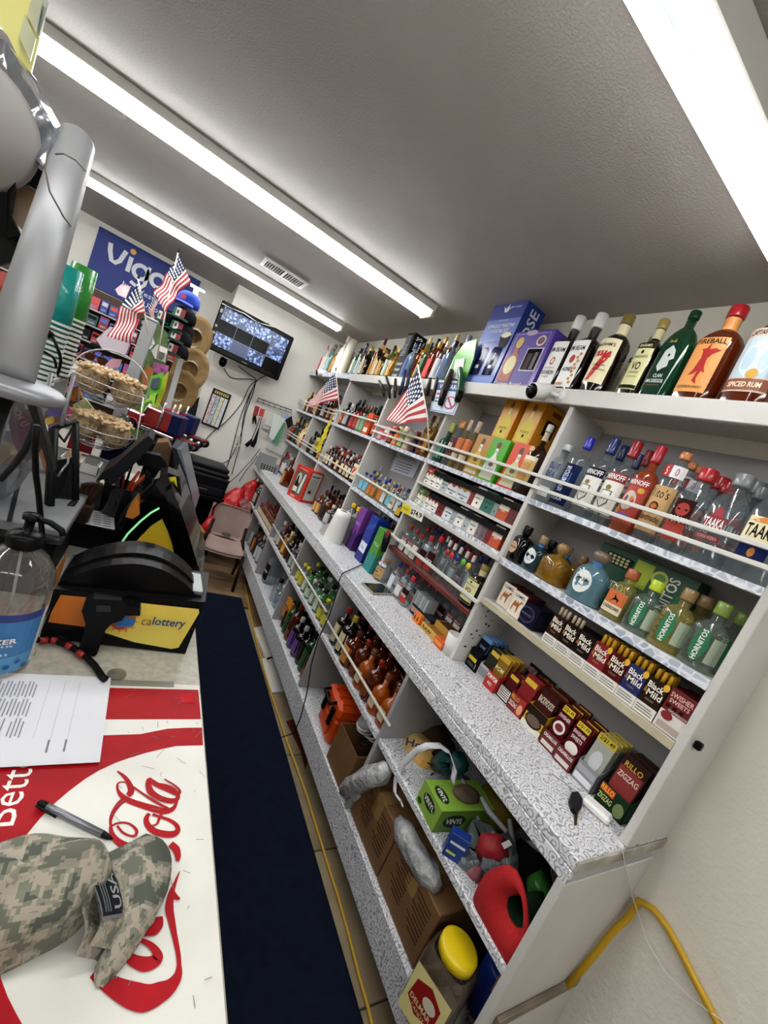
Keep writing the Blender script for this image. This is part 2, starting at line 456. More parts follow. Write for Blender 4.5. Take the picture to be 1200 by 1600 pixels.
# ---- counter worktop
wt = root('worktop', (CF, YE, .877)); tag(wt, 'long worktop covered in white and grey scroll patterned paper', 'counter')
t = MB(); t.bbox(0, W - CF - .001, 0, YT - YE - .002, -.03, 0, PAPER, .003); obj('top_board', t, wt)
t = MB(); t.bbox(-.001, .014, 0, YT - YE - .002, -.066, -.031, PAPER, .002); obj('front_lip', t, wt)
t = MB(); t.bbox(.0, W - CF - .001, -.006, -.0005, -.03, .0, M('#cbc6bb', .6, var=(12, '#6b6054', .8)), .002); o = obj('end_trim', t, wt); o['label'] = 'scuffed bare end edge of the worktop'

# ---- base unit
bu = root('base_unit', (CF, YE, 0)); tag(bu, 'low open white cabinet under the worktop with papered shelf edges', 'cabinet')
def bpart(name, x0, x1, y0, y1, z0, z1, m, bev=.002, lab=None):
    t = MB(); t.bbox(x0 - CF, x1 - CF, y0 - YE, y1 - YE, z0, z1, m, bev); o = obj(name, t, bu)
    if lab: o['label'] = lab
    return o
bpart('end_panel', CF, W - .001, YE, YE + .02, .0, .8105, WP)
bpart('back_panel', W - .012, W - .001, YE + .02, YT - .003, .0, .845, M('#4f4d4c', .7))  # shade inside the white cabinet put into the back's dark colour
for y in (1.04, 1.735, 2.40, 3.095, 3.8): bpart('divider', CF + .002, W - .012, y - .009, y + .009, .224, .8105, WIN)
bpart('bottom_board', CF + .012, W - .012, YE + .02, YT - .003, .2, .223, PAPER)
bpart('plinth', CF - .002, CF + .012, YE + .0, YT - .003, .105, .2235, PAPER)
bpart('toe_board', CF + .1, CF + .115, YE + .02, YT - .003, 0, .2, M('#5a534b', .8))
ends = [YE + .02, 1.031, 1.049, 1.726, 1.744, 2.391, 2.409, 3.086, 3.104, 3.791, 3.809, YT - .003]
for k in range(0, 12, 2):
    bpart('shelf_board', CF + .01, W - .012, ends[k], ends[k + 1], .527, .5465, PAPER)
    bpart('edge_strip', CF, CF + .0095, ends[k], ends[k + 1], .524, .548, PAPER)
def brail(y0, y1, z, r=.006):
    t = MB(); t.tube([(-.008, y0 - YE, z), (-.008, y1 - YE, z)], r, M('#c9c4b8', .45), 8); obj('rail', t, bu)
brail(1.0, 1.72, .625); brail(1.75, 3.09, .650)
# batten and trim on the near end panel
bpart('end_batten', CF + .03, W - .05, YE - .012, YE - .0005, .40, .425, M('#9b9182', .6, var=(8, '#6f6556', .7)), lab='grimy bare wooden batten across the end panel')
spart('hook', F + .03, F + .045, YE - .016, YE - .0005, 1.165, 1.185, M('#161616', .3), .003, 'small black adhesive hook')

# ================================================================ bottles, cartons
CLR = G('#dfe6ea', .05, '#eef3f5'); CLRG = G('#c9d6cf', .08, '#dfeae4')
AMB = G('#7a3410', .4, '#b8682c'); DARK = G('#1e0f0a', .75, '#3a1c12'); GRN = G('#0f4a2b', .7, '#2f8a55')
GRN2 = G('#5b8a5e', .3, '#a5cca2'); GOLD = G('#b98f2e', .35, '#e3c46a'); PALE = G('#c9bd7a', .2, '#ece3b0')
BLU = G('#7fa7b5', .45, '#b9d6de'); RED = G('#7c1a18', .6, '#b04036'); PNK = G('#d98a95', .5, '#efb5bc')
BLACKG = G('#0b0b0d', .92, '#222222'); NAVY = G('#162a5c', .8, '#2a4a8a'); ORG = G('#c86a1c', .5, '#e8a050')
GRY = G('#8c8d8a', .55, '#b9bab6'); WHG = G('#e6e3df', .85, '#eeeeee')
def cap_m(h): return M(h, .28, .0, coat=.3)

BK = {}
def kind(name, w, h, glass, cap, label=None, d=None, e=2.0, sh=.62, nk=.32, caph=.13, capr=1.25, soft=.12, items=None, neck=None, desc=None, lz=(.1, .55), lw=.85, foot=.96, knob=False):
    """w, d: half width and half depth; e: squareness; sh: where the shoulder starts; nk: neck radius over w"""
    BK[name] = dict(w=w, h=h, glass=glass, cap=cap, label=label, d=d or w, e=e, sh=sh, nk=nk, caph=caph, capr=capr, soft=soft, items=items, neck=neck, desc=desc, lz=lz, lw=lw, foot=foot, knob=knob)
PRE = {}
def prefab(name, h):
    key = (name, round(h, 2))
    if key in PRE: return PRE[key]
    k = BK[name]; w, d, e = k['w'], k['d'], k['e']; nr = k['nk'] * w
    sh, so = k['sh'], k['soft']; cz = 1 - k['caph']
    small = w < .03 or not k['items']
    n = 12 if small else 20
    # profile: (z fraction, width, depth, squareness)
    pr = [(0, k['foot'] * .96, 0), (.012, k['foot'], 0), (.04, 1, 0), (sh, 1, 0)]
    for t in (.3, .6, .85, 1.0):
        c = math.cos(t * PI / 2); pr.append((sh + so * math.sin(t * PI / 2) * (.55 + .45 * t), None, (c, t)))
    pr.append((cz, None, (0, 1)))
    v = []; f = []
    for z, s_, q in pr:
        if q == 0: a, b, ee = w * s_, d * s_, e
        else:
            c, t = q; a = nr + (w - nr) * c; b = nr + (d - nr) * c; ee = e + (2 - e) * t
        for i in range(n):
            an = 2 * PI * (i + .5) / n; ca, sa = math.cos(an), math.sin(an)
            v.append((a * math.copysign(abs(ca) ** (2 / ee), ca), b * math.copysign(abs(sa) ** (2 / ee), sa), z * h))
    for r in range(len(pr) - 1):
        for i in range(n):
            j = (i + 1) % n; f.append((r * n + i, r * n + j, (r + 1) * n + j, (r + 1) * n + i))
    f.append(tuple(range(n))[::-1]); f.append(tuple((len(pr) - 1) * n + i for i in range(n)))
    body = MB().add(v, f, k['glass'], True).mesh()
    cm = cap_m(k['cap']); cr = nr * k['capr']; t = MB(); z0 = cz * h; hh = h - z0
    if k['knob']:
        t.lathe([(nr * .98, z0 - hh * .25), (cr * .9, z0), (cr * 1.12, z0 + hh * .35), (cr * 1.12, z0 + hh * .7), (cr * .8, h), (.001, h)], cm, 12 if not small else 8)
    else:
        t.lathe([(cr * .97, z0 - hh * .12), (cr, z0), (cr, h - .003), (cr * .92, h), (.0005, h)], cm, 14 if not small else 8)
    cap = t.mesh(); lab = None
    t = MB()
    def fy(x):
        u = min(abs(x) / w, .995); return -d * (1 - u ** e) ** (1 / e)
    if k['label']:
        z0, z1 = k['lz']; lw = k['lw'] * w
        fn = lambda u, q, l: ((u * 2 - 1) * lw, fy((u * 2 - 1) * lw) - .0008 - .0003 * l, (z0 + (z1 - z0) * q) * h)
        t.art(([] if k['label'] == '-' else [('r', 0, 1, 0, 1, M(k['label'], .5))]) + (k['items'] or []), fn, 4 if small else 8)
    if k['neck']:
        zc = z0 = (cz - .14) * h; t.lathe([(nr * 1.06, zc), (nr * 1.06, (cz - .02) * h)], M(k['neck'], .45), 12, caps=False)
    if t.v: lab = t.mesh()
    PRE[key] = (body, cap, lab)
    return PRE[key]
def bottle(name, x, y, z, top, place, rz=AISLE, desc=None, group=None):
    b, c, l = prefab(name, top - z)
    o = obj('bottle', b, None, (x, y, z + .0006), rz)
    obj('cap', c, o)
    if l: obj('label', l, o)
    return reg(o, desc or BK[name]['desc'], place, 'bottle', group)
def row(x, z, L, place, group=None, rz=AISLE):
    for y, top, k in L: bottle(k, x, y, z, top, place, rz + random.uniform(-.05, .05), group=group)
def fill(x, z, y0, y1, kinds, hs, place, group, rz=AISLE, jit=.004):
    """bottles packed side by side from y0 to y1"""
    y = y0; i = 0
    while True:
        k = kinds[i % len(kinds)]; w = BK[k]['w']
        if y + 2 * w > y1: break
        bottle(k, x + random.uniform(-jit, jit), y + w, z, z + hs[i % len(hs)] , place, rz, group=group); y += 2 * w + .004; i += 1

W_, K_, R_, Y_ = '#f2efe8', '#15120f', '#b3191c', '#e6c14a'
def T(s, u, q, W, H, m=K_): return ('t', s, u, q, W, H, m)
# the big bottles of the top shelf
kind('bourbon', .05, .31, DARK, '#e9e7e4', '#efeeec', d=.045, e=4, sh=.6, nk=.36, caph=.15, lz=(.07, .63), lw=.8, soft=.1,
     items=[T('JIM BEAM*', .5, .8, .9, .13), ('e', .5, .56, .15, .09, R_), ('e', .5, .56, .1, .06, '#e8e0d0'), T('BOURBON*', .5, .3, .75, .09), T('KENTUCKY STRAIGHT', .5, .4, .6, .04), T('WHISKEY', .5, .2, .4, .04)],
     desc='square dark whiskey bottle with plain white label and white cap')
kind('honey', .052, .31, DARK, '#e9e7e4', '#efeeec', d=.045, e=4, sh=.6, nk=.36, caph=.15, lz=(.07, .63), lw=.8, soft=.1,
     items=[T('JIM BEAM*', .45, .82, .85, .13), ('e', .45, .6, .15, .09, R_), T('HONEY*', .45, .38, .62, .09)] + [('e', .86 - .1 * (k % 2), .1 + .075 * k, .07, .03, '#c98a22') for k in range(9)] + [('e', .16 + .12 * k, .06, .06, .03, '#c98a22') for k in range(4)],
     desc='square dark whiskey bottle whose white label carries honeycomb')
kind('seven', .05, .3, DARK, '#8d7a45', '#e9dfbc', sh=.62, nk=.34, caph=.1, lz=(.14, .66), lw=.86, soft=.14, neck='#e9dfbc',
     items=[('p', [(.2, .72), (.88, .72), (.9, .6), (.5, .05), (.28, .05), (.62, .6), (.22, .58)], '#c4141a'), T("SEAGRAM'S*", .5, .86, .8, .07), T('AMERICAN', .62, .4, .5, .05), T('BLENDED WHISKEY', .68, .3, .5, .04)],
     desc='dark whiskey bottle, cream label with a big red 7')
kind('vo', .043, .28, DARK, '#a08c4c', '#ddd8a8', sh=.6, nk=.36, caph=.1, lz=(.12, .68), lw=.82, soft=.14, neck='#c9c09a', d=.038, e=3,
     items=[('r', 0, 1, .88, 1, '#2a2418'), T("SEAGRAM'S*", .5, .94, .7, .06, '#ddd8a8'), ('e', .5, .8, .08, .04, K_), T("SEAGRAM'S", .5, .7, .8, .06), T('VO*', .5, .5, .5, .17), T('CANADIAN', .5, .36, .6, .05), T('A BLEND OF THE FINEST', .5, .27, .6, .03), ('r', 0, 1, .02, .09, '#2a2418')],
     desc='dark whiskey bottle, pale green-cream label lettered VO')
kind('scotch', .06, .31, GRN, '#1d3f2d', None, d=.042, e=2.6, sh=.6, nk=.28, caph=.07, soft=.22, capr=1.15, desc='wide green scotch bottle with silver lion head')
k_ = BK['scotch']; k_['label'] = '#173a2b'; k_['lz'] = (.06, .62); k_['lw'] = .55
k_['items'] = [('p', [(.2, .55), (.3, .85), (.6, .95), (.85, .85), (.95, .7), (.75, .66), (.8, .55), (.55, .5), (.4, .45)], '#c9cfcb'), ('e', .62, .76, .06, .03, '#173a2b'), ('p', [(.28, 1.0), (.35, 1.06), (.5, 1.02), (.62, 1.07), (.7, 1.0)], '#8f7f43'),
    T('CLAN*', .55, .37, .5, .07, '#d9dedb'), T('MACGREGOR*', .5, .27, .95, .07, '#d9dedb'), T('BLENDED SCOTCH', .5, .19, .7, .03, '#8f7f43')]
kind('cinnamon', .058, .31, AMB, '#b01c2c', '#d99a58', d=.05, e=2.8, sh=.6, nk=.33, caph=.1, soft=.16, lz=(.1, .63), lw=.72, neck='#d99a58',
     items=[('p', [(.25, .3), (.35, .4), (.42, .62), (.38, .75), (.3, .78), (.45, .8), (.55, .9), (.56, .78), (.75, .8), (.92, .76), (.7, .68), (.62, .6), (.66, .45), (.75, .35), (.62, .38), (.58, .25), (.66, .14), (.48, .2), (.5, .38), (.4, .32)], '#a81f1a'),
            T('FIREBALL*', .5, .93, .92, .09), T('CINNAMON WHISKY', .5, .09, .8, .05)] + [('e', .98, .1 + .1 * k, .035, .03, '#d99a58') for k in range(9)],
     desc='round-shouldered amber bottle, orange label with red fire figure, red cap')
kind('spicedrum', .058, .32, AMB, '#3a2a1c', '#cdb9a8', d=.05, e=2.8, sh=.62, nk=.33, caph=.1, soft=.14, lz=(.12, .66), lw=.84,
     items=[('r', .03, .97, .22, .86, '#aebfcb'), ('e', .5, .52, .36, .3, '#c3d0d8'), ('e', .55, .28, .14, .08, '#c49a3c'), ('r', .0, 1, .03, .2, '#8a4f36'), T('CAPTAIN MORGAN*', .5, .93, .9, .08, '#2a1a12'), T('SPICED RUM*', .5, .11, .75, .08, '#efe0c0')],
     desc='broad amber rum bottle with pale blue label, cut by the picture edge')
# vodka shelf
kind('absolut', .037, .22, CLR, '#c9cdd0', '-', sh=.66, nk=.36, caph=.09, soft=.12, lz=(.1, .32), lw=.8,
     items=[('r', 0, 1, 0, .7, '#dfe2e4'), T('ABSOLUT*', .5, 2.3, .98, .5, '#1d2f86'), T('VODKA*', .5, 1.7, .85, .45, '#1d2f86')], desc='round clear vodka bottle with blue printed letters')
kind('newams', .037, .27, CLR, '#2a2fb4', '#15264f', sh=.66, nk=.34, caph=.14, soft=.1, lz=(.05, .6), lw=.9,
     items=[('p', [(.0, .3), (1, .6), (1, .9), (0, .5)], '#2e63b8'), ('v', 'NEW AMSTERDAM*', .5, .62, .3, .62, '#e8eefa'), ('r', .0, 1, .0, .28, '#141c4a'), T('VODKA*', .5, .14, .7, .1, '#e8eefa')], desc='clear vodka bottle with midnight blue label and blue cap')
def smir(name, ribbon, cap, desc, extra=()):
    kind(name, .04, .28, CLR, cap, '#e4e2dc', sh=.62, nk=.34, caph=.17, soft=.1, lz=(.12, .6), lw=.88,
         items=[('r', 0, 1, .78, 1, ribbon), T('SMIRNOFF*', .5, .89, .92, .13, '#f0eee8'), ('e', .5, .62, .13, .06, '#8b7a35'), ('p', [(.25, .55), (.75, .55), (.75, .25), (.5, .1), (.25, .25)], '#55534e'), ('p', [(.29, .53), (.71, .53), (.71, .27), (.5, .14), (.29, .27)], '#e4e2dc')] + list(extra), desc=desc)
smir('smirblue', '#18203f', '#213a78', 'clear vodka bottle, white label under navy ribbon, blue cap', [T('100*', .5, .38, .3, .12)])
smir('smirred', '#8f1d24', '#a01d2a', 'clear vodka bottle, white label under red ribbon, dark red cap', [T('80*', .5, .38, .25, .12), T('VODKA', .5, .05, .4, .05)])
kind('smirspicy', .04, .28, G('#c9683a', .35, '#e8a878'), '#b3202c', '#b5453c', sh=.62, nk=.34, caph=.17, soft=.1, lz=(.1, .6), lw=.9,
     items=[('r', 0, 1, .82, 1, '#a5202a'), T('SMIRNOFF*', .5, .91, .92, .11, '#f0eee8'), ('e', .5, .5, .3, .22, '#cfc4b8'), ('e', .38, .55, .07, .05, '#5a3a7a'), ('e', .62, .55, .07, .05, '#c9802a'), ('r', .2, .8, .1, .2, '#6a4aa0'), ('e', .2, .25, .14, .08, '#d08a2a'), ('e', .82, .75, .12, .06, '#d9a83a')], desc='vodka bottle with colourful painted label and red cap')
kind('titos', .043, .28, CLR, '#c98352', '#c7a270', sh=.66, nk=.36, caph=.07, soft=.12, lz=(.1, .6), lw=.9,
     items=[T("Tito's", .5, .84, .75, .2), ('e', .5, .55, .2, .1, '#5a2a1a'), ('e', .5, .55, .12, .06, '#b5652a'), T('Handmade', .5, .3, .85, .14), T('VODKA', .5, .12, .55, .09), ('r', -.0, .5, 1.2, 1.45, '#b3191c'), ('r', .5, 1, 1.2, 1.45, '#e6e6ea'), T('5', .3, 1.32, .1, .16, W_), T('0', .75, 1.32, .12, .16, R_)], desc='clear vodka bottle, tan paper label, copper cap')
kind('popov', .05, .28, CLR, '#b3202a', '#3a0f0c', e=3, d=.042, sh=.62, nk=.44, caph=.13, soft=.16, lz=(.12, .6), lw=.62,
     items=[('e', .5, .75, .34, .16, '#a5281c'), ('r', 0, 1, .0, .42, '#b3341f'), T('POPOV*', .5, .5, .9, .15, W_)], desc='big plastic vodka bottle, dark red and black label, red cap')
kind('taaka', .052, .29, CLR, '#8d8f92', None, e=3, d=.042, sh=.6, nk=.42, caph=.12, soft=.2, desc='big clear vodka bottle, red shield print, grey cap')
k_ = BK['taaka']; k_['label'] = '#8c1d28'; k_['lz'] = (.36, .5); k_['lw'] = .55
k_['items'] = [T('TAAKA*', .5, .5, .95, .7, '#f1eeea'), ('p', [(.2, 1), (.3, 1.5), (.5, 1.8), (.7, 1.5), (.8, 1)], '#a3303a'), ('r', -.1, 1.1, -.85, -.4, '#9a2a34'), T('VODKA VODKA', .5, -.62, 1.0, .25, '#e9d8d4')]
kind('taakagold', .052, .27, CLR, '#8d8f92', '#e7ddb8', e=3, d=.042, sh=.6, nk=.42, caph=.12, soft=.2, lz=(.34, .55), lw=.75,
     items=[('p', [(.0, .75), (.5, 1.05), (1, .75)], '#d98f3a'), T('TAAKA*', .5, .4, .9, .55, '#1a1614'), ('r', .1, .9, -.9, -.1, '#1c2a5c'), ('e', .5, -.5, .1, .2, '#c9852a')], desc='big clear vodka bottle, cream and blue label, at picture edge')
# tequila shelf
kind('julioblack', .04, .13, BLACKG, '#1a1513', '-', e=3, d=.036, sh=.6, nk=.3, caph=.2, capr=1.35, soft=.12, lz=(.14, .58), lw=.62, items=[('e', .5, .5, .42, .42, '#3a2a20'), ('e', .5, .5, .36, .36, '#d8b79a'), T('Don Julio*', .5, .5, .6, .16)], desc='small square black tequila bottle with tan oval label')
kind('juliosm', .04, .14, G('#2f4a50', .6, '#6b9098'), '#9c8468', '-', e=2.4, d=.034, sh=.55, nk=.28, caph=.2, capr=1.4, soft=.14, neck='#3f78b5', lz=(.14, .6), lw=.65, items=[('e', .5, .5, .47, .47, '#dfe4e4'), T('Don Julio*', .5, .55, .7, .2), T('Blanco', .5, .3, .4, .1)], desc='small round blue-grey tequila bottle, white oval label')
kind('reposado', .05, .14, GOLD, '#a98758', None, e=3.2, d=.04, sh=.5, nk=.24, caph=.22, capr=1.6, soft=.2, knob=True, desc='squat gold tequila bottle with cork knob')
kind('juliobig', .055, .17, BLU, '#8a7868', None, e=2.2, d=.042, sh=.5, nk=.3, caph=.18, capr=1.5, soft=.22, neck='#3f78b5', knob=True, desc='large round pale blue tequila bottle, white round label')
k_ = BK['juliobig']; k_['label'] = '-'; k_['lz'] = (.14, .58); k_['lw'] = .55
k_['items'] = [('e', .5, .5, .5, .5, '#e8ecea'), T('Don Julio*', .5, .6, .75, .2), T('Blanco', .5, .36, .4, .1), ('e', .3, .3, .08, .08, '#5a82b8')]
kind('cazadores', .044, .18, PALE, '#b5643c', '#d9cdb4', e=4, d=.036, sh=.58, nk=.44, caph=.17, soft=.14, lz=(.1, .52), lw=.85, items=[('r', 0, 1, .4, 1, '#cf7138'), ('p', [(.3, .5), (.45, .7), (.4, .9), (.55, .72), (.7, .68), (.68, .5), (.6, .62), (.45, .6)], K_), T('CAZADORES*', .5, .24, .85, .14)], desc='square pale tequila bottle, orange stag label, copper cap')
def horn(name, glass, cap, desc):
    kind(name, .052, .18, glass, cap, None, e=2.6, d=.04, sh=.55, nk=.36, caph=.17, soft=.16, desc=desc)
    q = BK[name]; q['label'] = '-'; q['lz'] = (.08, .6); q['lw'] = .46
    q['items'] = [('r', 1.1, 1.65, .1, .8, '#aab5a0'), ('p', [(.5, 0), (.85, .15), (1, .5), (.85, .85), (.5, 1), (.15, .85), (0, .5), (.15, .15)], '#1f7a52'), ('v', 'HORNITOS*', .5, .5, .34, .86, W_)]
horn('hornlime', CLRG, '#c6d93a', 'clear tequila bottle, green emblem, bright lime wrapped neck')
horn('horngold', PALE, '#a08458', 'pale gold tequila bottle, green emblem, cork cap')
horn('hornclear', CLRG, '#8aa34a', 'clear tequila bottle, green emblem, green-tagged cork')
# tequila row of the second bay
kind('greentall', .036, .2, G('#2d6b54', .45, '#7fb8a0'), '#b9c26a', '#6fae9a', sh=.5, nk=.36, caph=.2, items=None, lz=(.1, .42), desc='dark green glass bottle with pale top')
kind('winelabel', .036, .19, CLR, '#d3934a', '#6b1f2b', sh=.55, nk=.5, caph=.14, lz=(.28, .62), items=[T('1800*', .5, .5, .6, .25, W_)], desc='clear bottle, wine-red label and wide gold cap')
kind('orangelabel', .034, .21, G('#b9a878', .25, '#e2d6b0'), '#b8a79a', '#cf7335', sh=.55, nk=.34, caph=.2, lz=(.32, .6), items=[('r', 0, 1, -.5, -.1, '#d9cdb8')], desc='pale tequila bottle, orange label over white label')
kind('darkrum', .04, .3, G('#3a1d10', .7, '#6b3a20'), '#cfcac2', '#d9b87a', sh=.5, nk=.26, caph=.09, soft=.2, lz=(.14, .52), neck='#c9b9a0', items=[('r', 0, 1, .85, 1, '#efe6cc'), ('r', .15, .85, .1, .75, '#c8964c'), ('e', .5, 1.25, .2, .09, '#d9c08a')], desc='tall dark rum bottle, parchment label, slim neck')
# generic ones, told apart by colour
def gen(name, w, glass, cap, label, desc, **k):
    kind(name, w, .2, glass, cap, label, desc=desc, **k)
gen('gred', .036, CLR, '#b5202a', '#d9d4d0', 'clear bottle, white label, red cap', neck='#b5202a')
gen('gpink', .036, WHG, '#d05a6a', '#d94a68', 'white bottle with pink label and pink cap')
gen('gwhite', .04, WHG, '#d9d6d2', '#f0eeea', 'tall white bottle with white label', sh=.55, soft=.2)
gen('ggold', .036, GOLD, '#6b3a1c', '#b98a3a', 'gold liquor bottle with brown cap')
gen('gteal', .036, G('#8fb5ae', .4, '#c3dcd6'), '#6b5a44', '#a9c9c2', 'pale teal glass bottle')
gen('ggreen', .038, GRN2, '#2a1c18', '#cfd6c8', 'green gin bottle with dark cap', sh=.6)
gen('gblue', .04, CLRG, '#26306f', '#c9d0d9', 'bottle with tall navy blue cap', neck='#26306f')
gen('gbrown', .04, DARK, '#b9a63a', '#d6c9a6', 'dark bottle, cream label and yellow-gold cap')
gen('gyellow', .038, DARK, '#5a1c1c', '#d9a235', 'dark rum bottle with yellow-orange label', neck='#d9a235')
gen('jwblue', .042, G('#8fa6b5', .5, '#b9cbd6'), '#1a2a5a', '#24407c', 'whisky bottle with slanted blue label', e=3.5)
gen('jwred', .04, AMB, '#c9a24a', '#c2301f', 'square whisky bottle, slanted red label, gold cap', e=3.5)
gen('jwblack', .04, AMB, '#16130f', '#2b2a28', 'square whisky bottle, slanted black label', e=3.5)
gen('jwgreen', .04, G('#55653a', .5, '#97a468'), '#1d3a2c', '#56705a', 'square whisky bottle with grey-green label', e=3.5)
gen('jwgold', .04, GOLD, '#d9c48a', '#d9a24a', 'square whisky bottle with gold-orange label', e=3.5)
gen('jwplat', .04, CLR, '#c9c4b6', '#b9c0c0', 'clear bottle, silver label and pale cap')
gen('brandy', .044, AMB, '#c9b37a', '#e4ddd6', 'brandy bottle, white label, gold capped', items=[T('E&J*', .5, .6, .5, .3)], neck='#e4ddd6')
gen('whitecap', .04, CLR, '#9aa0a8', '#e4e4e0', 'tall clear bottle with silver-grey cap')
gen('slimamber', .03, AMB, '#7a5a34', '#c9a05a', 'slim amber bottle with tan label')
gen('slimblack', .03, BLACKG, '#1c1a1a', '#3a3430', 'slim black wine bottle', sh=.55)
gen('cream', .03, G('#cdbf93', .8, '#ddd0a8'), '#b9a870', '#e0d3a8', 'slim cream-coloured bottle')
gen('winered', .033, G('#3a0f14', .8, '#5a1c22'), '#7a1c20', '#7f2a2a', 'dark red wine bottle with red cap')
gen('darkbrown', .033, DARK, '#1d1512', '#5a3a2a', 'dark brown liqueur bottle')
gen('blackorange', .034, BLACKG, '#1c1a1a', '#d0562a', 'black bottle with orange label')
gen('redfruit', .032, G('#a5303a', .55, '#cf6a6a'), '#26201e', '#b9404a', 'red fruit liqueur bottle with black cap')
gen('palegreen', .032, G('#8aa57a', .5, '#b5cda5'), '#26201e', '#8fae8a', 'pale green liqueur bottle with black cap')
gen('greenwine', .034, GRN, '#1d3a26', '#3d5c3a', 'dark green wine bottle')
gen('whiskysm', .03, AMB, '#c9c4bb', '#d9c9a2', 'small whiskey flask, cream label, white cap', e=3, d=.02)
gen('whiskysm2', .03, DARK, '#9a1c24', '#5a1518', 'small dark whiskey flask with red label', e=3, d=.02)
gen('whiskysm3', .03, DARK, '#1a1818', '#e0d6c0', 'small dark whiskey flask, black cap, pale label', e=3, d=.02)
gen('sevensm', .05, DARK, '#d9c9a2', '#e9e0bd', 'larger dark bottle, cream label with red 7', items=[('p', [(.2, .8), (.85, .8), (.85, .66), (.5, .1), (.3, .1), (.62, .66), (.2, .66)], '#c4141a')], neck='#e9dfbc')
gen('bluecap', .028, CLR, '#23368a', '#7cc2d6', 'small clear vodka flask, blue cap, aqua label', e=3, d=.018)
gen('bluecap2', .028, PALE, '#23368a', '#d07a3a', 'small tequila flask, blue cap, orange label', e=3, d=.018)
gen('silvercap', .027, CLR, '#a7a9ac', '#cfd3d6', 'small clear flask with silver cap', e=3, d=.018)
gen('yellowsm', .028, GOLD, '#b9a23a', '#d9b93a', 'small yellow tequila flask', e=3, d=.018)
gen('vsmir', .027, CLR, '#a8222c', '#e0dedc', 'small clear vodka flask, white label, red cap', e=3, d=.018, items=[('r', 0, 1, .75, 1, '#8f1d24'), T('SMIRNOFF', .5, .87, .9, .12, W_)])
gen('vtito', .026, CLR, '#c98352', '#c7a270', 'small vodka flask with tan label', e=3, d=.018, items=[('e', .5, .5, .25, .2, '#5a2a1a')])
gen('vpopov', .032, CLR, '#c21f30', '#3a0f0c', 'small vodka flask, black-red label, red cap', e=3, d=.02, items=[('r', 0, 1, 0, .4, '#b3341f'), T('POPOV*', .5, .5, .85, .2, W_)])
gen('vtaaka', .03, CLR, '#9a1f2c', '#d9cfc0', 'small clear flask with cream scroll label', e=3, d=.02, items=[T('TAAKA*', .5, .5, .8, .3)])
gen('vblue', .026, CLR, '#2b2f86', '#dfe2e6', 'small clear flask with blue cap', e=3, d=.018)
gen('vwhite', .021, CLR, '#e6e2dd', None, 'slim clear flavoured vodka bottle, white cap', e=2.5, d=.018, sh=.6)
gen('blkglass', .03, BLACKG, '#2a2320', '#b9a06a', 'dark cordial bottle in second bay')
gen('steel', .035, GRY, '#d9c020', None, 'grey frosted bottle, yellow bands and yellow cap', sh=.72, soft=.08, nk=.4, caph=.1)
gen('berry', .034, RED, '#a8222c', '#c9b0ae', 'berry red bottle with red cap')
gen('jaeger', .04, BLACKG, '#b0a030', '#caa62a', 'dark bottle, yellow square label', e=3.5)
gen('honeyw', .036, ORG, '#7a4a2a', '#d9c9ae', 'honey-amber whiskey bottle with white label', e=2.4, sh=.5, soft=.18, lz=(.15, .42), lw=.6)
gen('maroon', .034, DARK, '#9a1820', '#cfc2a0', 'dark whiskey bottle with red cap', e=3)
gen('copper', .034, AMB, '#8f2a1a', '#8a4a22', 'amber brandy bottle with ribbed red cap', e=2.4, lz=(.1, .3))
gen('blackcap', .034, AMB, '#15120f', '#7a5226', 'amber bottle with black cap', e=2.4, lz=(.12, .4))
gen('glassgreen', .038, G('#5f9a62', .35, '#a9d1a8'), '#1c1a18', '#cfd3c6', 'clear green bottle lying low behind the rail', e=2.2)
gen('glasspale', .036, CLRG, '#c9c9c6', '#cfd6c8', 'clear bottle with white cap')
gen('limecap', .036, CLRG, '#d9cc2a', '#d9cc4a', 'clear bottle with yellow cap and label')
gen('vodkabig', .058, CLR, '#9a1f2c', '#241512', 'huge clear vodka bottle, dark label, red cap', e=3, d=.05, items=[T('POPOV*', .5, .5, .85, .16, W_)])
gen('vodkamid', .045, CLR, '#1c1c1f', None, 'clear vodka bottle with black cap', e=3, d=.04)
gen('vodkawht', .045, CLR, '#e6e4e0', None, 'clear vodka bottle with white cap', e=3, d=.04)
gen('purple', .04, BLACKG, '#c9c9c6', '#7a52a0', 'dark bottle, purple label, silver cap')
gen('silvertop', .038, BLACKG, '#a9abac', '#3a3a3a', 'black bottle with silver cap')
gen('amberlow', .042, AMB, '#5a3218', '#c98a4a', 'wide amber bottle with tan label', e=3)
gen('mini', .014, AMB, '#a8222c', '#d9c9a2', 'miniature liquor bottle', e=2)

# ---------------------------------------------------------------- cartons
def carton(w, d, h, base, front=(), side=(), top=(), bev=.0012):
    t = MB(); t.bbox(-w / 2, w / 2, 0, d, 0, h, base, bev)
    t.art(list(front), lambda u, q, l: ((u - .5) * w, -.0004 - .0002 * l, q * h))
    t.art(list(side), lambda u, q, l: (w / 2 + .0004 + .0002 * l, u * d, q * h))
    t.art(list(top), lambda u, q, l: ((u - .5) * w, q * d, h + .0004 + .0002 * l))
    return t
def put(name, mesh, x, y, z, desc, place, cat, rz=AISLE, group=None, parts=()):
    o = obj(name, mesh, None, (x, y, z + .0006), rz)
    for n, m in parts: obj(n, m, o)
    return reg(o, desc, place, cat, group)

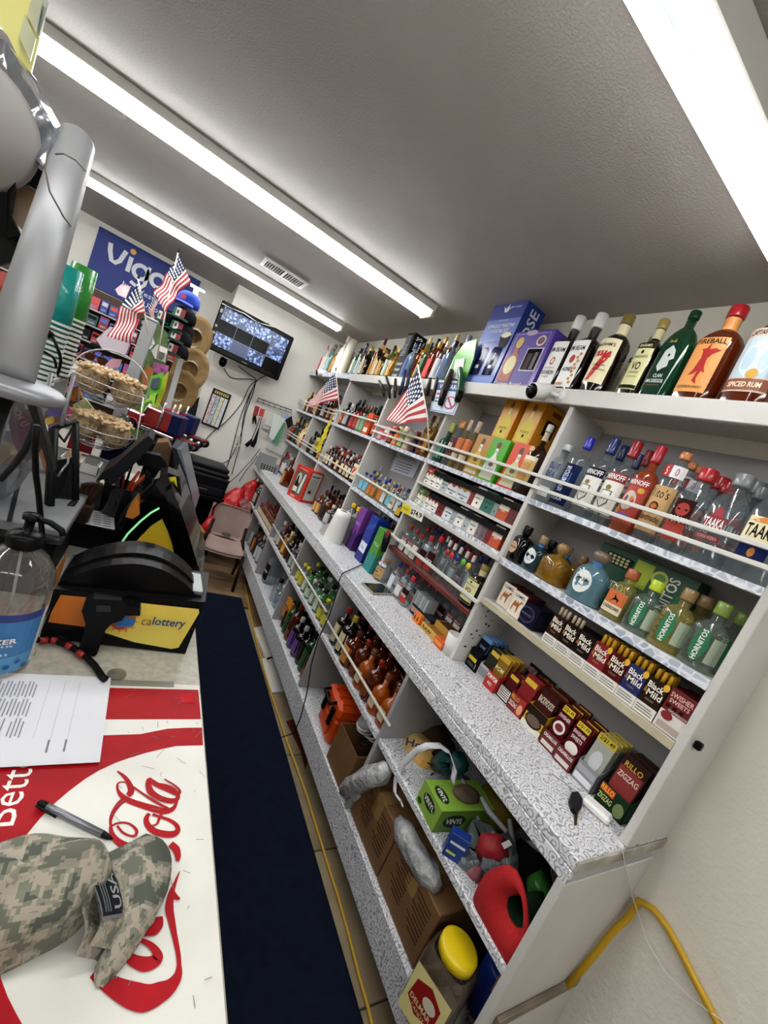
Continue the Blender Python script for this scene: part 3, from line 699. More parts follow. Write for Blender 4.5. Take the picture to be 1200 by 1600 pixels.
# ================================================================ top shelf
ZT = 1.975
TP = 'on the top shelf'
row(1.262, ZT, [(1.286,2.302,'bourbon'),(1.189,2.303,'honey'),(1.073,2.287,'seven'),(.936,2.259,'vo'),(.85,2.278,'scotch'),(.734,2.279,'cinnamon')], TP)
bottle('spicedrum', 1.262, .605, ZT, ZT + .32, TP)
bottle('vo', 1.35, 1.005, ZT, ZT + .27, 'behind the front row on the top shelf', desc='gold-capped whiskey bottle half hidden')
# tall blue cocktail kit carton with two windows
def kit():
    w, d, h = .232, .12, .42
    t = carton(w, d, h, M('#4a62b0', .3), [
        ('r', 0, 1, .78, 1, '#3a4a9a'), ('r', 0, 1, .52, .78, '#6a7fc4'), ('r', 0, 1, .0, .1, '#6f8ad2'),
        ('p', [(.42, .86), (.36, .93), (.45, .9), (.5, .96), (.52, .9), (.6, .93), (.5, .86)], W_), T('GREY GOOSE', .72, .91, .3, .018, W_),
        T('AND CAFFÉ', .5, .765, .28, .016, W_), T('ESPRESSO MARTINI', .5, .70, .78, .042, W_), T('COCKTAIL KIT', .5, .64, .58, .042, W_),
        ('r', .18, .5, .53, .535, '#c9d2ee'), ('r', .18, .5, .51, .515, '#c9d2ee'), ('e', .8, .57, .16, .05, '#cfc3b0'), ('p', [(.64, .57), (.96, .57), (.9, .44), (.72, .44)], '#2a2622'), ('e', .8, .58, .12, .03, '#e4dccb')],
        [('r', 0, 1, 0, 1, '#16408f')], [('r', 0, 1, 0, 1, '#2a50a0')])
    fn = lambda u, q, l: (w / 2 + .0008, u * d, q * h)
    v, f = text_mesh('GOOSE*'.strip('*'), True)        # runs up the side of the carton
    t.add([(w / 2 + .001, d * (.75 - .45 * p[1]), h * (.3 + .62 * p[0])) for p in v], f, '#dfe6f5')
    win = []
    for a in (.16, .57):
        m = MB(); m.art([('p', [(a, .12), (a + .3, .12), (a + .3, .42), (a + .25, .45), (a + .05, .45), (a, .42)], M('#101c52', .12))], lambda u, q, l: ((u - .5) * w, -.0012, q * h)); win.append(('window', m))
        m = MB(); m.art([('r', a + .1, a + .2, .13, .3, '#1d2438'), ('r', a + .13, a + .17, .3, .38, '#c9ced8'), ('r', a + .1, a + .2, .2, .24, '#dfe3ea')], lambda u, q, l: ((u - .5) * w, -.0016 - .0003 * l, q * h)); win.append(('bottle_print', m))
    return t, win
t, win = kit()
put('carton', t, 1.21, 1.69, ZT, 'tall blue cocktail kit carton with two arched windows', TP, 'box', parts=win)
def crown():
    w, d, h = .235, .1, .255
    t = carton(w, d, h, M('#5a3f9a', .3), [
        ('r', .08, .92, .06, .965, '#9d8ac9'), ('r', .095, .905, .07, .95, '#54399a'), ('r', .52, .92, .3, .7, '#cfc6e0'),
        ('e', .45, .97, .14, .05, '#b5a0c0'), ('e', .76, .82, .11, .09, '#d9cdb0'), ('e', .76, .82, .08, .065, '#7a3f6a'),
        ('p', [(.06, .1), (.38, .1), (.4, .5), (.3, .62), (.3, .72), (.18, .72), (.18, .62), (.04, .5)], '#a8522c'), ('e', .23, .4, .14, .17, '#e4d9a8'), ('e', .25, .8, .09, .1, '#cfae5a'), T('Crown Royal*', .38, .055, .72, .09, '#e8dcc0')], [('r', 0, 1, 0, 1, '#54399a')], [('r', 0, 1, 0, 1, '#6a50aa')])
    m = MB(); m.art([('r', .55, .89, .32, .68, M('#1a1216', .12))], lambda u, q, l: ((u - .5) * w, -.0026, q * h))
    g = MB(); g.art([('r', .6, .72, .33, .6, '#4a3038'), ('r', .76, .84, .33, .62, '#5a4048')], lambda u, q, l: ((u - .5) * w, -.003, q * h))
    return t, [('window', m), ('tumbler_print', g)]
t, win = crown()
put('carton', t, 1.212, 1.448, ZT, 'purple whisky gift carton with window', TP, 'box', parts=win)

# bay two, three and beyond on the top shelf
row(1.26, ZT, [(1.98,2.262,'whitecap'),(2.096,2.276,'brandy'),(2.205,2.266,'jwred'),(2.281,2.258,'jwblack'),(2.386,2.272,'jwgold')], TP)
row(1.30, ZT, [(2.774,2.302,'jwplat'),(2.708,2.29,'ggreen'),(2.604,2.249,'jwplat'),(2.517,2.255,'gbrown')], TP + ' at the back')
for y, k in ((2.31, 'jwgreen'), (2.215, 'jwred'), (2.13, 'jwplat'), (2.05, 'jwblue'), (2.4, 'jwblack'), (2.49, 'jwblue')):
    bottle(k, 1.24, y, ZT, ZT + .25, 'in the middle of the top shelf')
# tall thin whiskey carton, black, standing between the bottles
t = carton(.1, .1, .33, M('#141414', .35), [('r', .06, .94, .05, .95, '#1b1b1b')] + [('t', "WHISKEY*", .5, .1 + .12 * k, .8, .05, '#cfcfcf') for k in range(3)], [])
v, f = text_mesh("JACK DANIEL'S", True)
t.add([(.0508, .1 * (.8 - .6 * p[1]), .33 * (.05 + .9 * p[0])) for p in v], f, '#d9d9d6')
v, f = text_mesh("TENNESSEE", True)
t.add([(-.04 + .06 * (1 - p[1]), -.0012, .33 * (.5 + .45 * p[0])) for p in v], f, '#8f9296')
put('carton', t, 1.235, 2.615, ZT, 'tall black whiskey carton lettered in white', TP, 'box')
row(1.262, ZT, [(3.049,2.295,'gyellow'),(3.099,2.226,'ggold'),(3.245,2.241,'gbrown'),(3.379,2.273,'gblue'),(3.459,2.231,'ggreen')], TP)
bottle('jwplat', 1.27, 3.34, ZT, ZT + .2, TP)
row(1.262, ZT, [(3.897,2.36,'gwhite'),(4.012,2.277,'ggold'),(4.172,2.289,'gteal'),(4.322,2.301,'gwhite'),(4.39,2.29,'gpink'),(4.656,2.313,'gred'),(4.768,2.31,'gred')], TP + ' near the far end')
fill(1.345, ZT, 1.86, 3.2, ['jwred', 'jwblack', 'brandy', 'ggold', 'jwgreen', 'gbrown', 'jwgold', 'gyellow'], [.27, .285, .25, .29], 'at the back of the top shelf', None)
fill(1.255, ZT, 2.7, 3.1, ['jwgold', 'ggreen', 'gyellow', 'gbrown'], [.24, .26, .23], TP, None)
fill(1.35, ZT, 3.3, 4.2, ['gred', 'ggold', 'gwhite', 'gteal'], [.26, .28], 'at the far back of the top shelf', None)
# white paper tube
t = MB(); t.lathe([(.04, 0), (.04, .35), (.035, .35), (.035, .345), (.0005, .345)], M('#d9d6c8', .6), 32, smooth=False)
o = obj('paper_tube', t, None, (1.27,3.766,2.369)[:2] + (ZT,)); reg(o, 'tall off-white paper tube standing among bottles', TP, 'tube')
# green bag pinned over the fascia
t = MB()
P = [(1.19,1.888,2.183),(1.19,1.799,2.199),(1.19,1.756,2.1),(1.19,1.744,2.001),(1.19,1.769,1.977),(1.19,1.839,1.998),(1.19,1.914,2.037),(1.19,1.924,2.115)]
t.hull([(p[0] - .004, p[1], p[2]) for p in P], [(p[0] - .001, p[1], p[2]) for p in P], M('#63b53c', .35))
t2 = MB(); P = [(1.184,1.899,2.091),(1.184,1.82,2.097),(1.184,1.788,2.013),(1.184,1.788,1.983),(1.184,1.863,1.994)]
t2.hull([(p[0] - .002, p[1], p[2]) for p in P], [(p[0], p[1], p[2]) for p in P], M('#cfd6cc', .4))
o = obj('gift_bag', t); tag(o, 'bright green leaf-patterned bag hanging over the top shelf edge', 'bag'); obj('window', t2, o)

# smoking notice hanging from the fascia
P = [(1.178,1.967,1.966),(1.178,1.713,1.97),(1.178,1.694,1.804),(1.178,1.918,1.803)]
sg = MB(); sg.hull([(p[0] - .003, p[1], p[2]) for p in P], [(p[0], p[1], p[2]) for p in P], M('#c9d3e2', .4))
sign = obj('hanging_sign', sg); tag(sign, 'pale blue hanging tobacco age notice with red barred circle', 'sign')
def quad(P, k):
    a, b, c, d = [Vector(p) for p in P]
    def fn(u, q, l=0):
        p = (d * (1 - u) + c * u) * (1 - q) + (a * (1 - u) + b * u) * q
        return (p.x - k - .0003 * l, p.y, p.z)
    return fn
t = MB(); fn = quad(P, .0036)
t.art([('r', .04, .96, .03, .97, '#2e4f86'), ('r', .06, .94, .045, .955, '#c9d3e2'), ('r', .06, .94, .7, .955, '#2e4f86'), T('WE CARD*', .5, .83, .7, .14, '#dfe6f0'), ('r', .12, .28, .55, .62, '#c0392b'), ('r', .34, .5, .55, .62, '#c0392b'), ('r', .12, .5, .42, .46, '#5a6472'), ('r', .12, .5, .32, .36, '#5a6472'),
       ('e', .72, .34, .2, .2, '#b5272c'), ('e', .72, .34, .165, .165, '#c9d3e2'), ('p', [(.57, .48), (.61, .52), (.87, .2), (.83, .16)], '#b5272c')], fn)
obj('notice_print', t, sign)

# knives clipped along the fascia
def knife(P, r, hx, desc):
    t = MB(); n = len(P); t.tube(P, [r * (.35 + .65 * math.sin(PI * (i + .6) / (n + .2))) for i in range(n)], M(hx, .3), 8)
    o = obj('pocket_knife', t); h_ = MB(); h_.tube(P[-2:], [r * 1.0, r * .7], M('#1a1a1c', .35), 8); obj('handle', h_, o)
    tag(o, desc, 'knife', 'knives hanging on the top shelf edge')
KP = [[(1.17,2.672,1.936),(1.17,2.569,1.891),(1.17,2.505,1.842)], [(1.17,2.593,1.97),(1.17,2.482,1.901),(1.17,2.411,1.832)], [(1.17,2.443,1.958),(1.17,2.397,1.897),(1.17,2.348,1.841)], [(1.17,2.359,2.019),(1.17,2.324,1.93),(1.17,2.306,1.861)], [(1.17,2.313,2.032),(1.17,2.268,1.941),(1.17,2.251,1.873)], [(1.17,2.04,1.974),(1.17,2.022,1.926),(1.17,1.996,1.884)], [(1.17,1.975,1.983),(1.17,1.941,1.906),(1.17,1.922,1.857)]]
for i, P in enumerate(KP): knife(P, .011, ['#23232a', '#1c1c20', '#2b2522', '#22304a', '#202838', '#2a2a2c', '#3a332c'][i], 'dark folding knife hanging on the top shelf edge, %s from the far end' % ['first', 'second', 'third', 'fourth', 'fifth', 'sixth', 'seventh'][i])
knife([(1.165,1.796,2.034),(1.165,1.748,1.982),(1.165,1.713,1.919),(1.165,1.702,1.867)], .02, '#2c5a40', 'long green-handled knife hanging in front of the blue notice')
knife([(1.165,1.862,2.026),(1.165,1.854,1.968),(1.165,1.846,1.91),(1.165,1.828,1.838)], .02, '#4a4038', 'brown patterned knife hanging in front of the blue notice')

# ---- bullet camera on the fascia
cr = root('security_camera', (1.18,1.191,1.95)); tag(cr, 'white bullet security camera with black lens on the top shelf edge', 'camera')
t = MB()
Tm = Vector((-.88, -.02, -.35)).to_track_quat('Z', 'Y').to_matrix().to_4x4()
t.lathe([(.02, -.055), (.030, -.045), (.031, .045), (.03, .052)], M('#dcdcda', .35), 20, T=Tm); obj('housing', t, cr, (-.02, .015, 0))
t = MB(); t.lathe([(.0285, .052), (.026, .056), (.001, .056)], M('#0c0c0e', .12), 20, T=Tm); t.lathe([(.01, .056), (.008, .0585), (.001, .0585)], M('#2a2a30', .1), 12, T=Tm); obj('lens', t, cr, (-.02, .015, 0))
t = MB(); t.tube([(-.02, -.03, 0), (-.005, -.05, -.004), (.0, -.055, -.004)], .009, M('#d6d6d4', .4), 10); t.tube([(-.002, -.06, -.004), (.012, -.06, -.004)], .024, M('#d6d6d4', .4), 16); obj('wall_mount', t, cr)
# a second one at the far end
cr = root('security_camera', (1.175,3.987,1.96)); tag(cr, 'small white security camera under the far end of the top shelf', 'camera')
t = MB(); t.lathe([(.02, -.05), (.027, -.04), (.028, .05)], M('#d2d2d0', .35), 16, T=Tm); obj('housing', t, cr)
t = MB(); t.lathe([(.0275, .051), (.026, .055), (.001, .055)], M('#0c0c0e', .12), 16, T=Tm); obj('lens', t, cr)

# ================================================================ first bay (nearest)
P1 = 'on the nearest vodka shelf'
row(1.25, 1.565, [(1.055,1.794,'absolut'),(.979,1.834,'newams'),(.89,1.845,'smirblue'),(.815,1.849,'smirred'),(.74,1.847,'smirspicy'),(.667,1.841,'titos'),(.593,1.808,'popov'),(.512,1.812,'taaka')], P1)
bottle('taakagold', 1.25, .415, 1.565, 1.84, P1)
PB = 'at the back of the nearest vodka shelf'
row(1.345, 1.565, [(.913,1.855,'smirblue'),(.85,1.835,'smirblue'),(.826,1.854,'smirred'),(.689,1.848,'titos'),(.661,1.832,'titos'),(.599,1.817,'popov'),(.576,1.806,'popov'),(.518,1.826,'taaka'),(.5,1.816,'taaka')], PB)
P2 = 'on the nearest tequila shelf'
row(1.25, 1.325, [(1.05,1.468,'julioblack'),(.968,1.461,'juliosm'),(.882,1.464,'reposado'),(.748,1.493,'juliobig'),(.643,1.482,'cazadores'),(.572,1.482,'hornlime'),(.495,1.497,'horngold'),(.418,1.5,'hornclear')], P2)
for y, k, h in ((1.0, 'julioblack', .13), (.925, 'juliosm', .14), (.86, 'reposado', .13), (.8, 'reposado', .125), (.49, 'horngold', .17), (.405, 'hornclear', .17)):
    bottle(k, 1.345, y, 1.325, 1.325 + h, 'at the back of the nearest tequila shelf')
t = carton(.30, .07, .2, M('#1b5c43', .4), [('r', .1, .4, .72, .9, '#16382c'), ('r', .42, .6, .55, .95, '#b9cf3a'), ('e', .68, .8, .08, .12, '#cfd86a'), ('e', .68, .8, .055, .08, '#6fa04a'), T('HORNITOS*', .25, .42, .42, .14, W_), ('p', [(.85, .1), (.97, .1), (.97, .7), (.85, .7)], '#2a7a58')] + [('e', .14 + .05 * (k % 5), .76 + .05 * (k // 5), .02, .02, '#d9d6a0') for k in range(15)])
v, f = text_mesh('HORNITOS', True); t.add([(.3 * (.36 - .1 * p[1]), -.0016, .2 * (.05 + .85 * p[0])) for p in v], f, W_)
put('carton', t, 1.326, .665, 1.325, 'dark green tequila carton with lime print behind bottles', P2, 'box')
t = carton(.05, .06, .1, M('#8a3a22', .5)); put('carton', t, 1.335, .845, 1.325, 'small brown box behind the blue bottle', P2, 'box')

P3 = 'on the nearest cigar shelf'
def pack(w, d, h, base, front, side=(), top=()): return carton(w, d, h, M(base, .35), front, side, top)
camel = [('r', 0, 1, .0, 1, '#d9cfc0'), ('r', .05, .95, .04, .96, '#e6dccb'), T('CAMEL*', .5, .84, .8, .13, '#35305a'), ('p', [(.2, .2), (.26, .2), (.3, .42), (.55, .42), (.6, .2), (.67, .2), (.68, .48), (.78, .62), (.88, .64), (.82, .72), (.7, .68), (.6, .56), (.5, .66), (.42, .54), (.34, .66), (.25, .55), (.2, .4)], '#a8682c')]
ca = pack(.06, .1, .09, '#5a1c24', camel, [('r', .1, .9, .1, .9, '#4a1620')])
cam1 = ca.mesh()
put('cigarette_pack', cam1, 1.235, (1.235,.998,1.21)[1], 1.158, 'cream cigarette box with a camel, farther one', P3, 'box')
put('cigarette_pack', cam1, 1.215, (1.215,.924,1.196)[1], 1.158, 'cream cigarette box with a camel, nearer one', P3, 'box')
t = pack(.085, .1, .075, '#1c1a30', [('e', .5, .5, .38, .38, '#3a3a5a'), ('e', .5, .5, .32, .3, '#201e38'), T('BACKWOODS', .5, .5, .5, .1, '#8a8aa8')], [('r', .1, .9, .2, .8, '#2c2a40')])
put('cigar_tin', t, 1.215, .872, 1.158, 'dark blue cigar box with a round emblem', P3, 'box')
BMY = [.779, .730, .679, .625, .574, .522, .470, .418]
BMC = ['#3a221a', '#2c1a14', '#241a1c', '#8a1c22', '#571c1a', '#1c2a66', '#33221a']
bmn = ['dark brown', 'chocolate brown', 'black-brown', 'red', 'wine-red', 'navy blue', 'coffee brown']
for i in range(7):
    w = BMY[i] - BMY[i + 1] - .001; c = BMC[i]; h = .098
    t = pack(w, .1, h, c, [('r', 0, 1, 0, .3, '#e2ded6'), ('r', .08, .9, .06, .09, '#8a8680'), ('r', .08, .9, .13, .16, '#8a8680'), ('r', .08, .8, .2, .23, '#8a8680'),
        T('Black*', .5, .82, .76, .17, '#efe9dc'), T('&*', .14, .65, .16, .14, '#b07a3a'), T('Mild*', .58, .62, .7, .17, '#efe9dc'), T('CIGARS', .5, .44, .4, .05, '#b09a78')] + ([('e', .9, .95, .14, .1, '#e0b030')] if i > 2 else []), [('r', 0, 1, 0, 1, c)])
    y = (BMY[i] + BMY[i + 1]) / 2
    o = put('cigar_box', t, 1.208, y, 1.158, '%s cigar box with large white lettering' % bmn[i], P3, 'box', group='open cigar boxes on the cigar shelf')
    cg = MB(); cc = '#d9a92a' if i > 2 else '#cdbfa5'
    cgm = MB(); cgm.lathe([(.0052, 0), (.0052, .024), (.003, .027), (.0003, .027)], M(cc, .5), 6); cgm = cgm.mesh()
    for k in range(3 if i < 2 else (0 if i == 2 else 8)):
        q = obj('cigar_tip', cgm, None, (1.222 + .016 * (k // 3), y - w * .3 + w * .3 * (k % 3), 1.2568)); reg(q, 'cigar tip above the %s box' % bmn[i], 'on cigar shelf', 'cigar', 'cigars standing in their boxes')
t = pack(.06, .1, .105, '#6b141e', [('r', 0, 1, 0, .45, '#dfd8d2'), T('SWISHER*', .5, .86, .85, .12, '#e8b8b0'), T('SWEETS*', .5, .72, .75, .1, '#e8b8b0'), ('r', .1, .25, .54, .62, '#3a0a10'), ('r', .35, .5, .54, .62, '#3a0a10'), ('r', .6, .75, .54, .62, '#3a0a10'), T('CIGARILLOS*', .6, .5, .7, .05, '#dfd8d2'), ('e', .3, .36, .22, .1, '#8a1a26'), ('r', .1, .9, .05, .2, '#b9a9a0')], [('r', 0, 1, 0, 1, '#5a1018'), ('r', 0, 1, 0, .3, '#c9bdb5')])
put('cigar_box', t, 1.208, .386, 1.158, 'maroon and white cigarillo carton', P3, 'box')

# ---- trays of pouches on the worktop under the nearest shelves
PC = 'on the near end of the worktop'
ZC = .877
def pouch_tray(y0, y1, x, base, front, pouches, desc, pdesc, th=.1, ph=.125, d=.1, n=6, pf=(), band=None, open_h=.05, back=None):
    w = y0 - y1; yc = (y0 + y1) / 2
    r = root('display_tray', (x, yc, ZC), AISLE)
    t = MB(); bm = M(base, .4)
    t.box(-w / 2, w / 2, 0, .0015, 0, open_h, bm); t.box(-w / 2, w / 2, .0015, d, 0, .002, bm)
    for s in (-1, 1): t.prism([(0, 0), (d, 0), (d, th), (0, open_h)], -.0008, .0008, bm, T=Matrix.Translation((s * (w / 2 - .0008), 0, 0)) @ Matrix.Rotation(PI / 2, 4, 'Z'))
    t.art(list(front), lambda u, q, l: ((u - .5) * w, -.0006 - .0002 * l, q * open_h))
    obj('tray_box', t, r)
    if back:
        t = MB(); t.box(-w / 2, w / 2, d - .002, d, 0, th + .045, M(back[0], .4)); t.art(back[1], lambda u, q, l: ((u - .5) * w, d - .003 - .0002 * l, th + q * .045)); obj('header_card', t, r)
    reg(r, desc, PC, 'tray')
    for k in range(n):
        c = pouches[k % len(pouches)]; hh = ph - .002 * (k % 2)
        t = MB(); t.bbox(-w * .44, w * .44, -.003, .003, 0, hh, M(c, .3), .0015)
        t.art(list(pf) or [('r', .1, .9, .78, .92, '#d9b53a')], lambda u, q, l: ((u - .5) * w * .88, -.0034 - .0002 * l, q * hh))
        yy = .008 + (d - .02) * k / max(n - 1, 1)
        o = obj('cigarillo_pouch', t, None, (x + yy, yc, ZC + .003), rot=(-math.radians(8), 0, AISLE))
        reg(o, pdesc, 'in the tray', 'pouch', 'cigarillo pouches in display trays')
sw = lambda c, tx: [('r', 0, 1, 0, 1, c), T(tx + '*', .5, .75, .85, .2, W_), ('r', .1, .9, .12, .4, '#d6d0c8')]
pouch_tray(1.055, .995, 1.262, '#17171c', sw('#17171c', ''), ['#4a6a9a', '#30486e', '#5478a8'], 'black pouch tray with yellow band', 'black and blue cigarillo pouch', ph=.135, open_h=.075, n=7,
           pf=[('r', 0, 1, .88, 1, '#6f9ac8'), ('r', 0, 1, .45, .88, '#1a1c24'), T('GAME*', .5, .68, .6, .08, '#8aa4c4')], th=.1)
t = carton(.044, .004, .05, M('#1b1b20', .3), [('r', 0, 1, .5, .8, '#d9c52a'), ('r', .1, .9, .1, .3, '#4a4a52')]); put('price_card', t, 1.256, 1.025, .885, 'black card with yellow band on the pouch tray', PC, 'card')
pouch_tray(.993, .935, 1.268, '#b9b9bc', [('r', .1, .9, .2, .8, '#8f8f96')], ['#3a3a30', '#8a7a2a'], 'grey empty-looking pouch tray', 'olive and gold cigarillo pouch', n=5, ph=.12)
pouch_tray(.932, .878, 1.25, '#b3231f', [('r', 0, 1, 0, 1, '#b3231f'), T('POM POM*', .5, .75, .9, .28, W_), T('RED', .5, .35, .4, .18, W_)], ['#8a6a1a', '#c9922a', '#6b2a1a'], 'bright red pouch tray with white lettering', 'gold and brown cigarillo pouch', n=8, open_h=.06, ph=.13, pf=[('r', 0, 1, .85, 1, '#c9a02a'), T('POM*', .5, .6, .8, .12, '#e8d8b0')])
pouch_tray(.875, .822, 1.268, '#2a1a1c', [('r', .05, .95, .1, .9, '#e8e4dc')] + [('r', .1, .9, .2 + .15 * k, .26 + .15 * k, '#2a2a2a') for k in range(5)], ['#5a1f22', '#7a2a2a'], 'dark tray with white warning panel', 'wine-brown cigarillo pouch', n=4, ph=.1, back=('#2c1416', [T('SWEETLEAF*', .4, .5, .7, .5, '#a89090')]))
pouch_tray(.818, .752, 1.262, '#a81f22', [('r', 0, .55, 0, 1, '#7a1418'), T('RILLO*', .3, .78, .5, .26, '#e8a02a'), T('ZIGZAG*', .3, .4, .5, .26, '#efe6d6'), ('e', .78, .4, .16, .3, '#d9a07a')], ['#8a1c20', '#a8302a', '#4a1a14'], 'red tray with orange and white lettering', 'dark red cigarillo pouch', n=5, ph=.135, open_h=.06, back=('#2a2420', [T('2/$1.49*', .6, .5, .6, .6, '#b59a3a')]))
pouch_tray(.745, .668, 1.258, '#d2ad1e', [('r', 0, 1, .62, 1, '#2a1a14'), ('r', 0, 1, 0, .25, '#e2dccf'), ('e', .5, .45, .42, .3, '#2a1c16'), ('e', .5, .45, .36, .22, '#6b5a4a')], ['#3a1c16', '#59241c', '#7a4a22'], 'yellow and black tray with oval picture', 'dark pouch with red and white arc lettering', n=5, ph=.14, open_h=.075,
           pf=[('r', .05, .95, .5, .95, '#4a1a1c'), T('BACKWOODS*', .5, .72, .85, .16, '#d9c9b5'), ('e', .5, .25, .3, .15, '#c9a01e')])
pouch_tray(.66, .604, 1.252, '#6b1620', sw('#6b1620', 'CIGARILLOS'), ['#57121c', '#701a24'], 'maroon and white tray, farther of two', 'maroon pouch with white oval, yellow price', n=5, ph=.145, open_h=.05,
           pf=[('r', .1, .9, .84, .97, '#d9c52a'), T('2/$1.49*', .5, .905, .7, .08, K_), T('SWISHER*', .5, .74, .8, .08, '#e6d0cc'), ('e', .5, .5, .4, .14, '#e4dcd6'), ('e', .5, .5, .28, .08, '#7a1a26')])
pouch_tray(.6, .542, 1.245, '#6b1620', sw('#6b1620', 'CIGARILLOS'), ['#57121c', '#701a24'], 'maroon and white tray, nearer of two', 'maroon pouch with yellow price strip', n=5, ph=.14, open_h=.05,
           pf=[('r', .1, .9, .84, .97, '#d9c52a'), T('2/$1.99*', .5, .905, .7, .08, K_), T('SWISHER*', .5, .74, .8, .08, '#e6d0cc'), T('SWEETS*', .5, .62, .7, .08, '#e6d0cc'), ('e', .5, .4, .4, .12, '#e4dcd6')])
pouch_tray(.536, .474, 1.25, '#8f9094', [('r', .08, .92, .12, .42, '#e0e0e2'), ('r', .08, .92, .55, .85, '#aaaaae')], ['#a7a89f', '#8f9088'], 'silver grey pouch tray', 'silver pouch with yellow price strip', n=7, ph=.15, open_h=.06,
           pf=[('r', 0, 1, .86, 1, '#c9b32a'), T('2/$1.49*', .5, .93, .8, .09, K_), ('e', .5, .5, .3, .2, '#c9c9cc')])
pouch_tray(.462, .385, 1.255, '#1c3a24', [('r', .0, .5, .62, .95, '#c0481e'), T('RILLO*', .25, .79, .45, .24, '#f0c02a'), T('ZIGZAG*', .28, .4, .5, .26, '#c9cf8a'), ('e', .78, .4, .17, .32, '#7a8a5a')], ['#5a1c1c', '#2a2420', '#7a2222'], 'dark green and orange pouch tray', 'dark red pouch with gold lettering', n=6, ph=.15, open_h=.06,
           pf=[('r', 0, 1, 0, 1, '#33201c'), ('r', .05, .95, .3, .8, '#8a2420'), T('RILLO*', .5, .86, .7, .1, '#d9a62a'), T('ZIGZAG*', .5, .66, .8, .1, '#e0cfc0')], back=('#1a1a18', [T('4/$1.49*', .6, .5, .6, .5, '#b5942a')]))

# keys and charger
kr = root('car_key', (1.154,.45,.877)); tag(kr, 'black car key on a steel ring lying near the worktop end', 'key')
t = MB(); a = Vector((1.154,.45,.877)); Tk = Matrix.Translation(-a)
t.slab([p[:2] for p in [(1.167,.478,.885),(1.194,.477,.885),(1.185,.456,.885),(1.147,.434,.885),(1.11,.424,.885),(1.112,.439,.885),(1.131,.46,.885)]], .8782, .8885, M('#18181a', .3), T=Tk); obj('key_head', t, kr)
t = MB(); t.slab([p[:2] for p in [(1.116,.431,.88),(1.13,.429,.88),(1.086,.403,.88),(1.077,.404,.88)]], .8784, .881, M('#8a7a5a', .35, 1), T=Tk); obj('blade', t, kr)
t = MB(); c = Vector((1.194,.483,.879)) - a; t.tube([(c.x + .012 * math.cos(k * PI / 8), c.y + .012 * math.sin(k * PI / 8), .002) for k in range(16)], .001, M('#b5b5b8', .25, 1), 6, closed=True); obj('key_ring', t, kr)
t = MB(); t.tube([Vector(p) - a for p in [(1.197,.495,.878),(1.192,.515,.878),(1.18,.528,.878),(1.173,.545,.878)]], .0015, M('#9a9a9c', .3, 1), 5); obj('chain', t, kr)
t = MB(); a = Vector((1.204,.425,.877)); t.bbox(-.02, .02, -.035, .035, 0, .02, M('#e6e4e2', .3), .006); o = obj('charger_plug', t, None, (a.x, a.y, .8776), .25)
tag(o, 'white phone charger block on the near end of the worktop', 'charger')
t = MB(); t.tube([a + Vector((0, -.035, .01))] + [(1.181,.37,.885),(1.156,.327,.885)] + [(1.285,.325,.775),(1.374,.325,.701)] + [(1.385,.262,.642),(1.385,.207,.626),(1.385,.153,.637),(1.385,.099,.663),(1.385,.066,.67)], .0012, M('#e0dedb', .4), 6)
o = obj('charging_cable', t); tag(o, 'thin white charging cable hanging off the worktop past the end panel', 'cable')

# ================================================================ second bay
Q1 = 'on the second bay tequila shelf'
row(1.25, 1.565, [(1.768,1.781,'greentall'),(1.694,1.801,'winelabel'),(1.637,1.815,'orangelabel'),(1.573,1.814,'orangelabel'),(1.171,1.855,'darkrum')], Q1)
row(1.34, 1.565, [(1.826,1.804,'gteal'),(1.902,1.778,'gteal')], 'at the back of the second bay')
def patron(hx, lab, w=.106, h=.19, col='#d9d2c0', bot='#e0d8b8'):
    return carton(w, .1, h, M(hx, .3), [('e', .5, .82, .13, .1, '#8a5a3c'), ('e', .5, .84, .09, .07, '#6b3f26'), ('r', .42, .58, .6, .76, W_), T('H', .5, .68, .1, .1, K_),
        ('p', [(.15, .06), (.85, .06), (.87, .38), (.7, .5), (.58, .6), (.42, .6), (.3, .5), (.13, .38)], bot), ('e', .5, .38, .13, .05, '#7a6a4a'), T('PATRÓN*', .5, .27, .5, .06, '#4a3a2a'), ('r', .12, .88, .04, .12, col)], [('r', .1, .9, .1, .9, hx)])
for hx, y, dsc, bt in (('#b58a3c', 1.457, 'tan-gold tequila gift box', '#d9b84a'), ('#4fae1e', 1.352, 'bright green tequila gift box', '#dfe2dc'), ('#d9481a', 1.221, 'orange-red tequila gift box', '#cfd09a')):
    put('carton', patron(hx, '', bot=bt), 1.215, y, 1.565, dsc, Q1, 'box')
ycm = carton(.098, .13, .19, M('#d99a1c', .3), [('e', .5, .85, .12, .09, '#7a5a3a'), ('r', .43, .57, .62, .78, '#e6dca0'), ('p', [(.12, .06), (.88, .06), (.88, .42), (.62, .62), (.38, .62), (.12, .42)], '#d9c23a'), T('PATRÓN*', .5, .3, .5, .07, '#5a4a1a'), ('e', .5, .2, .06, .04, K_)], [('p', [(.3, .35), (.8, .35), (.8, .7), (.3, .7)], '#2a1c16'), T('AÑEJO', .55, .55, .3, .08, '#b58a3a'), ('r', .4, .85, .82, .92, '#8a4a1a')]).mesh()
put('carton', ycm, 1.262, 1.435, 1.7565, 'golden yellow tequila box stacked on the tan box', Q1, 'box')
put('carton', ycm, 1.262, 1.302, 1.7565, 'golden yellow tequila box stacked above the green box', Q1, 'box')
t = carton(.09, .09, .185, M('#b5851c', .4)); tm_ = t.mesh()
for y in (1.435, 1.302): put('carton', tm_, 1.318, y, 1.566, 'plain dark gold box behind the coloured gift boxes', Q1, 'box')

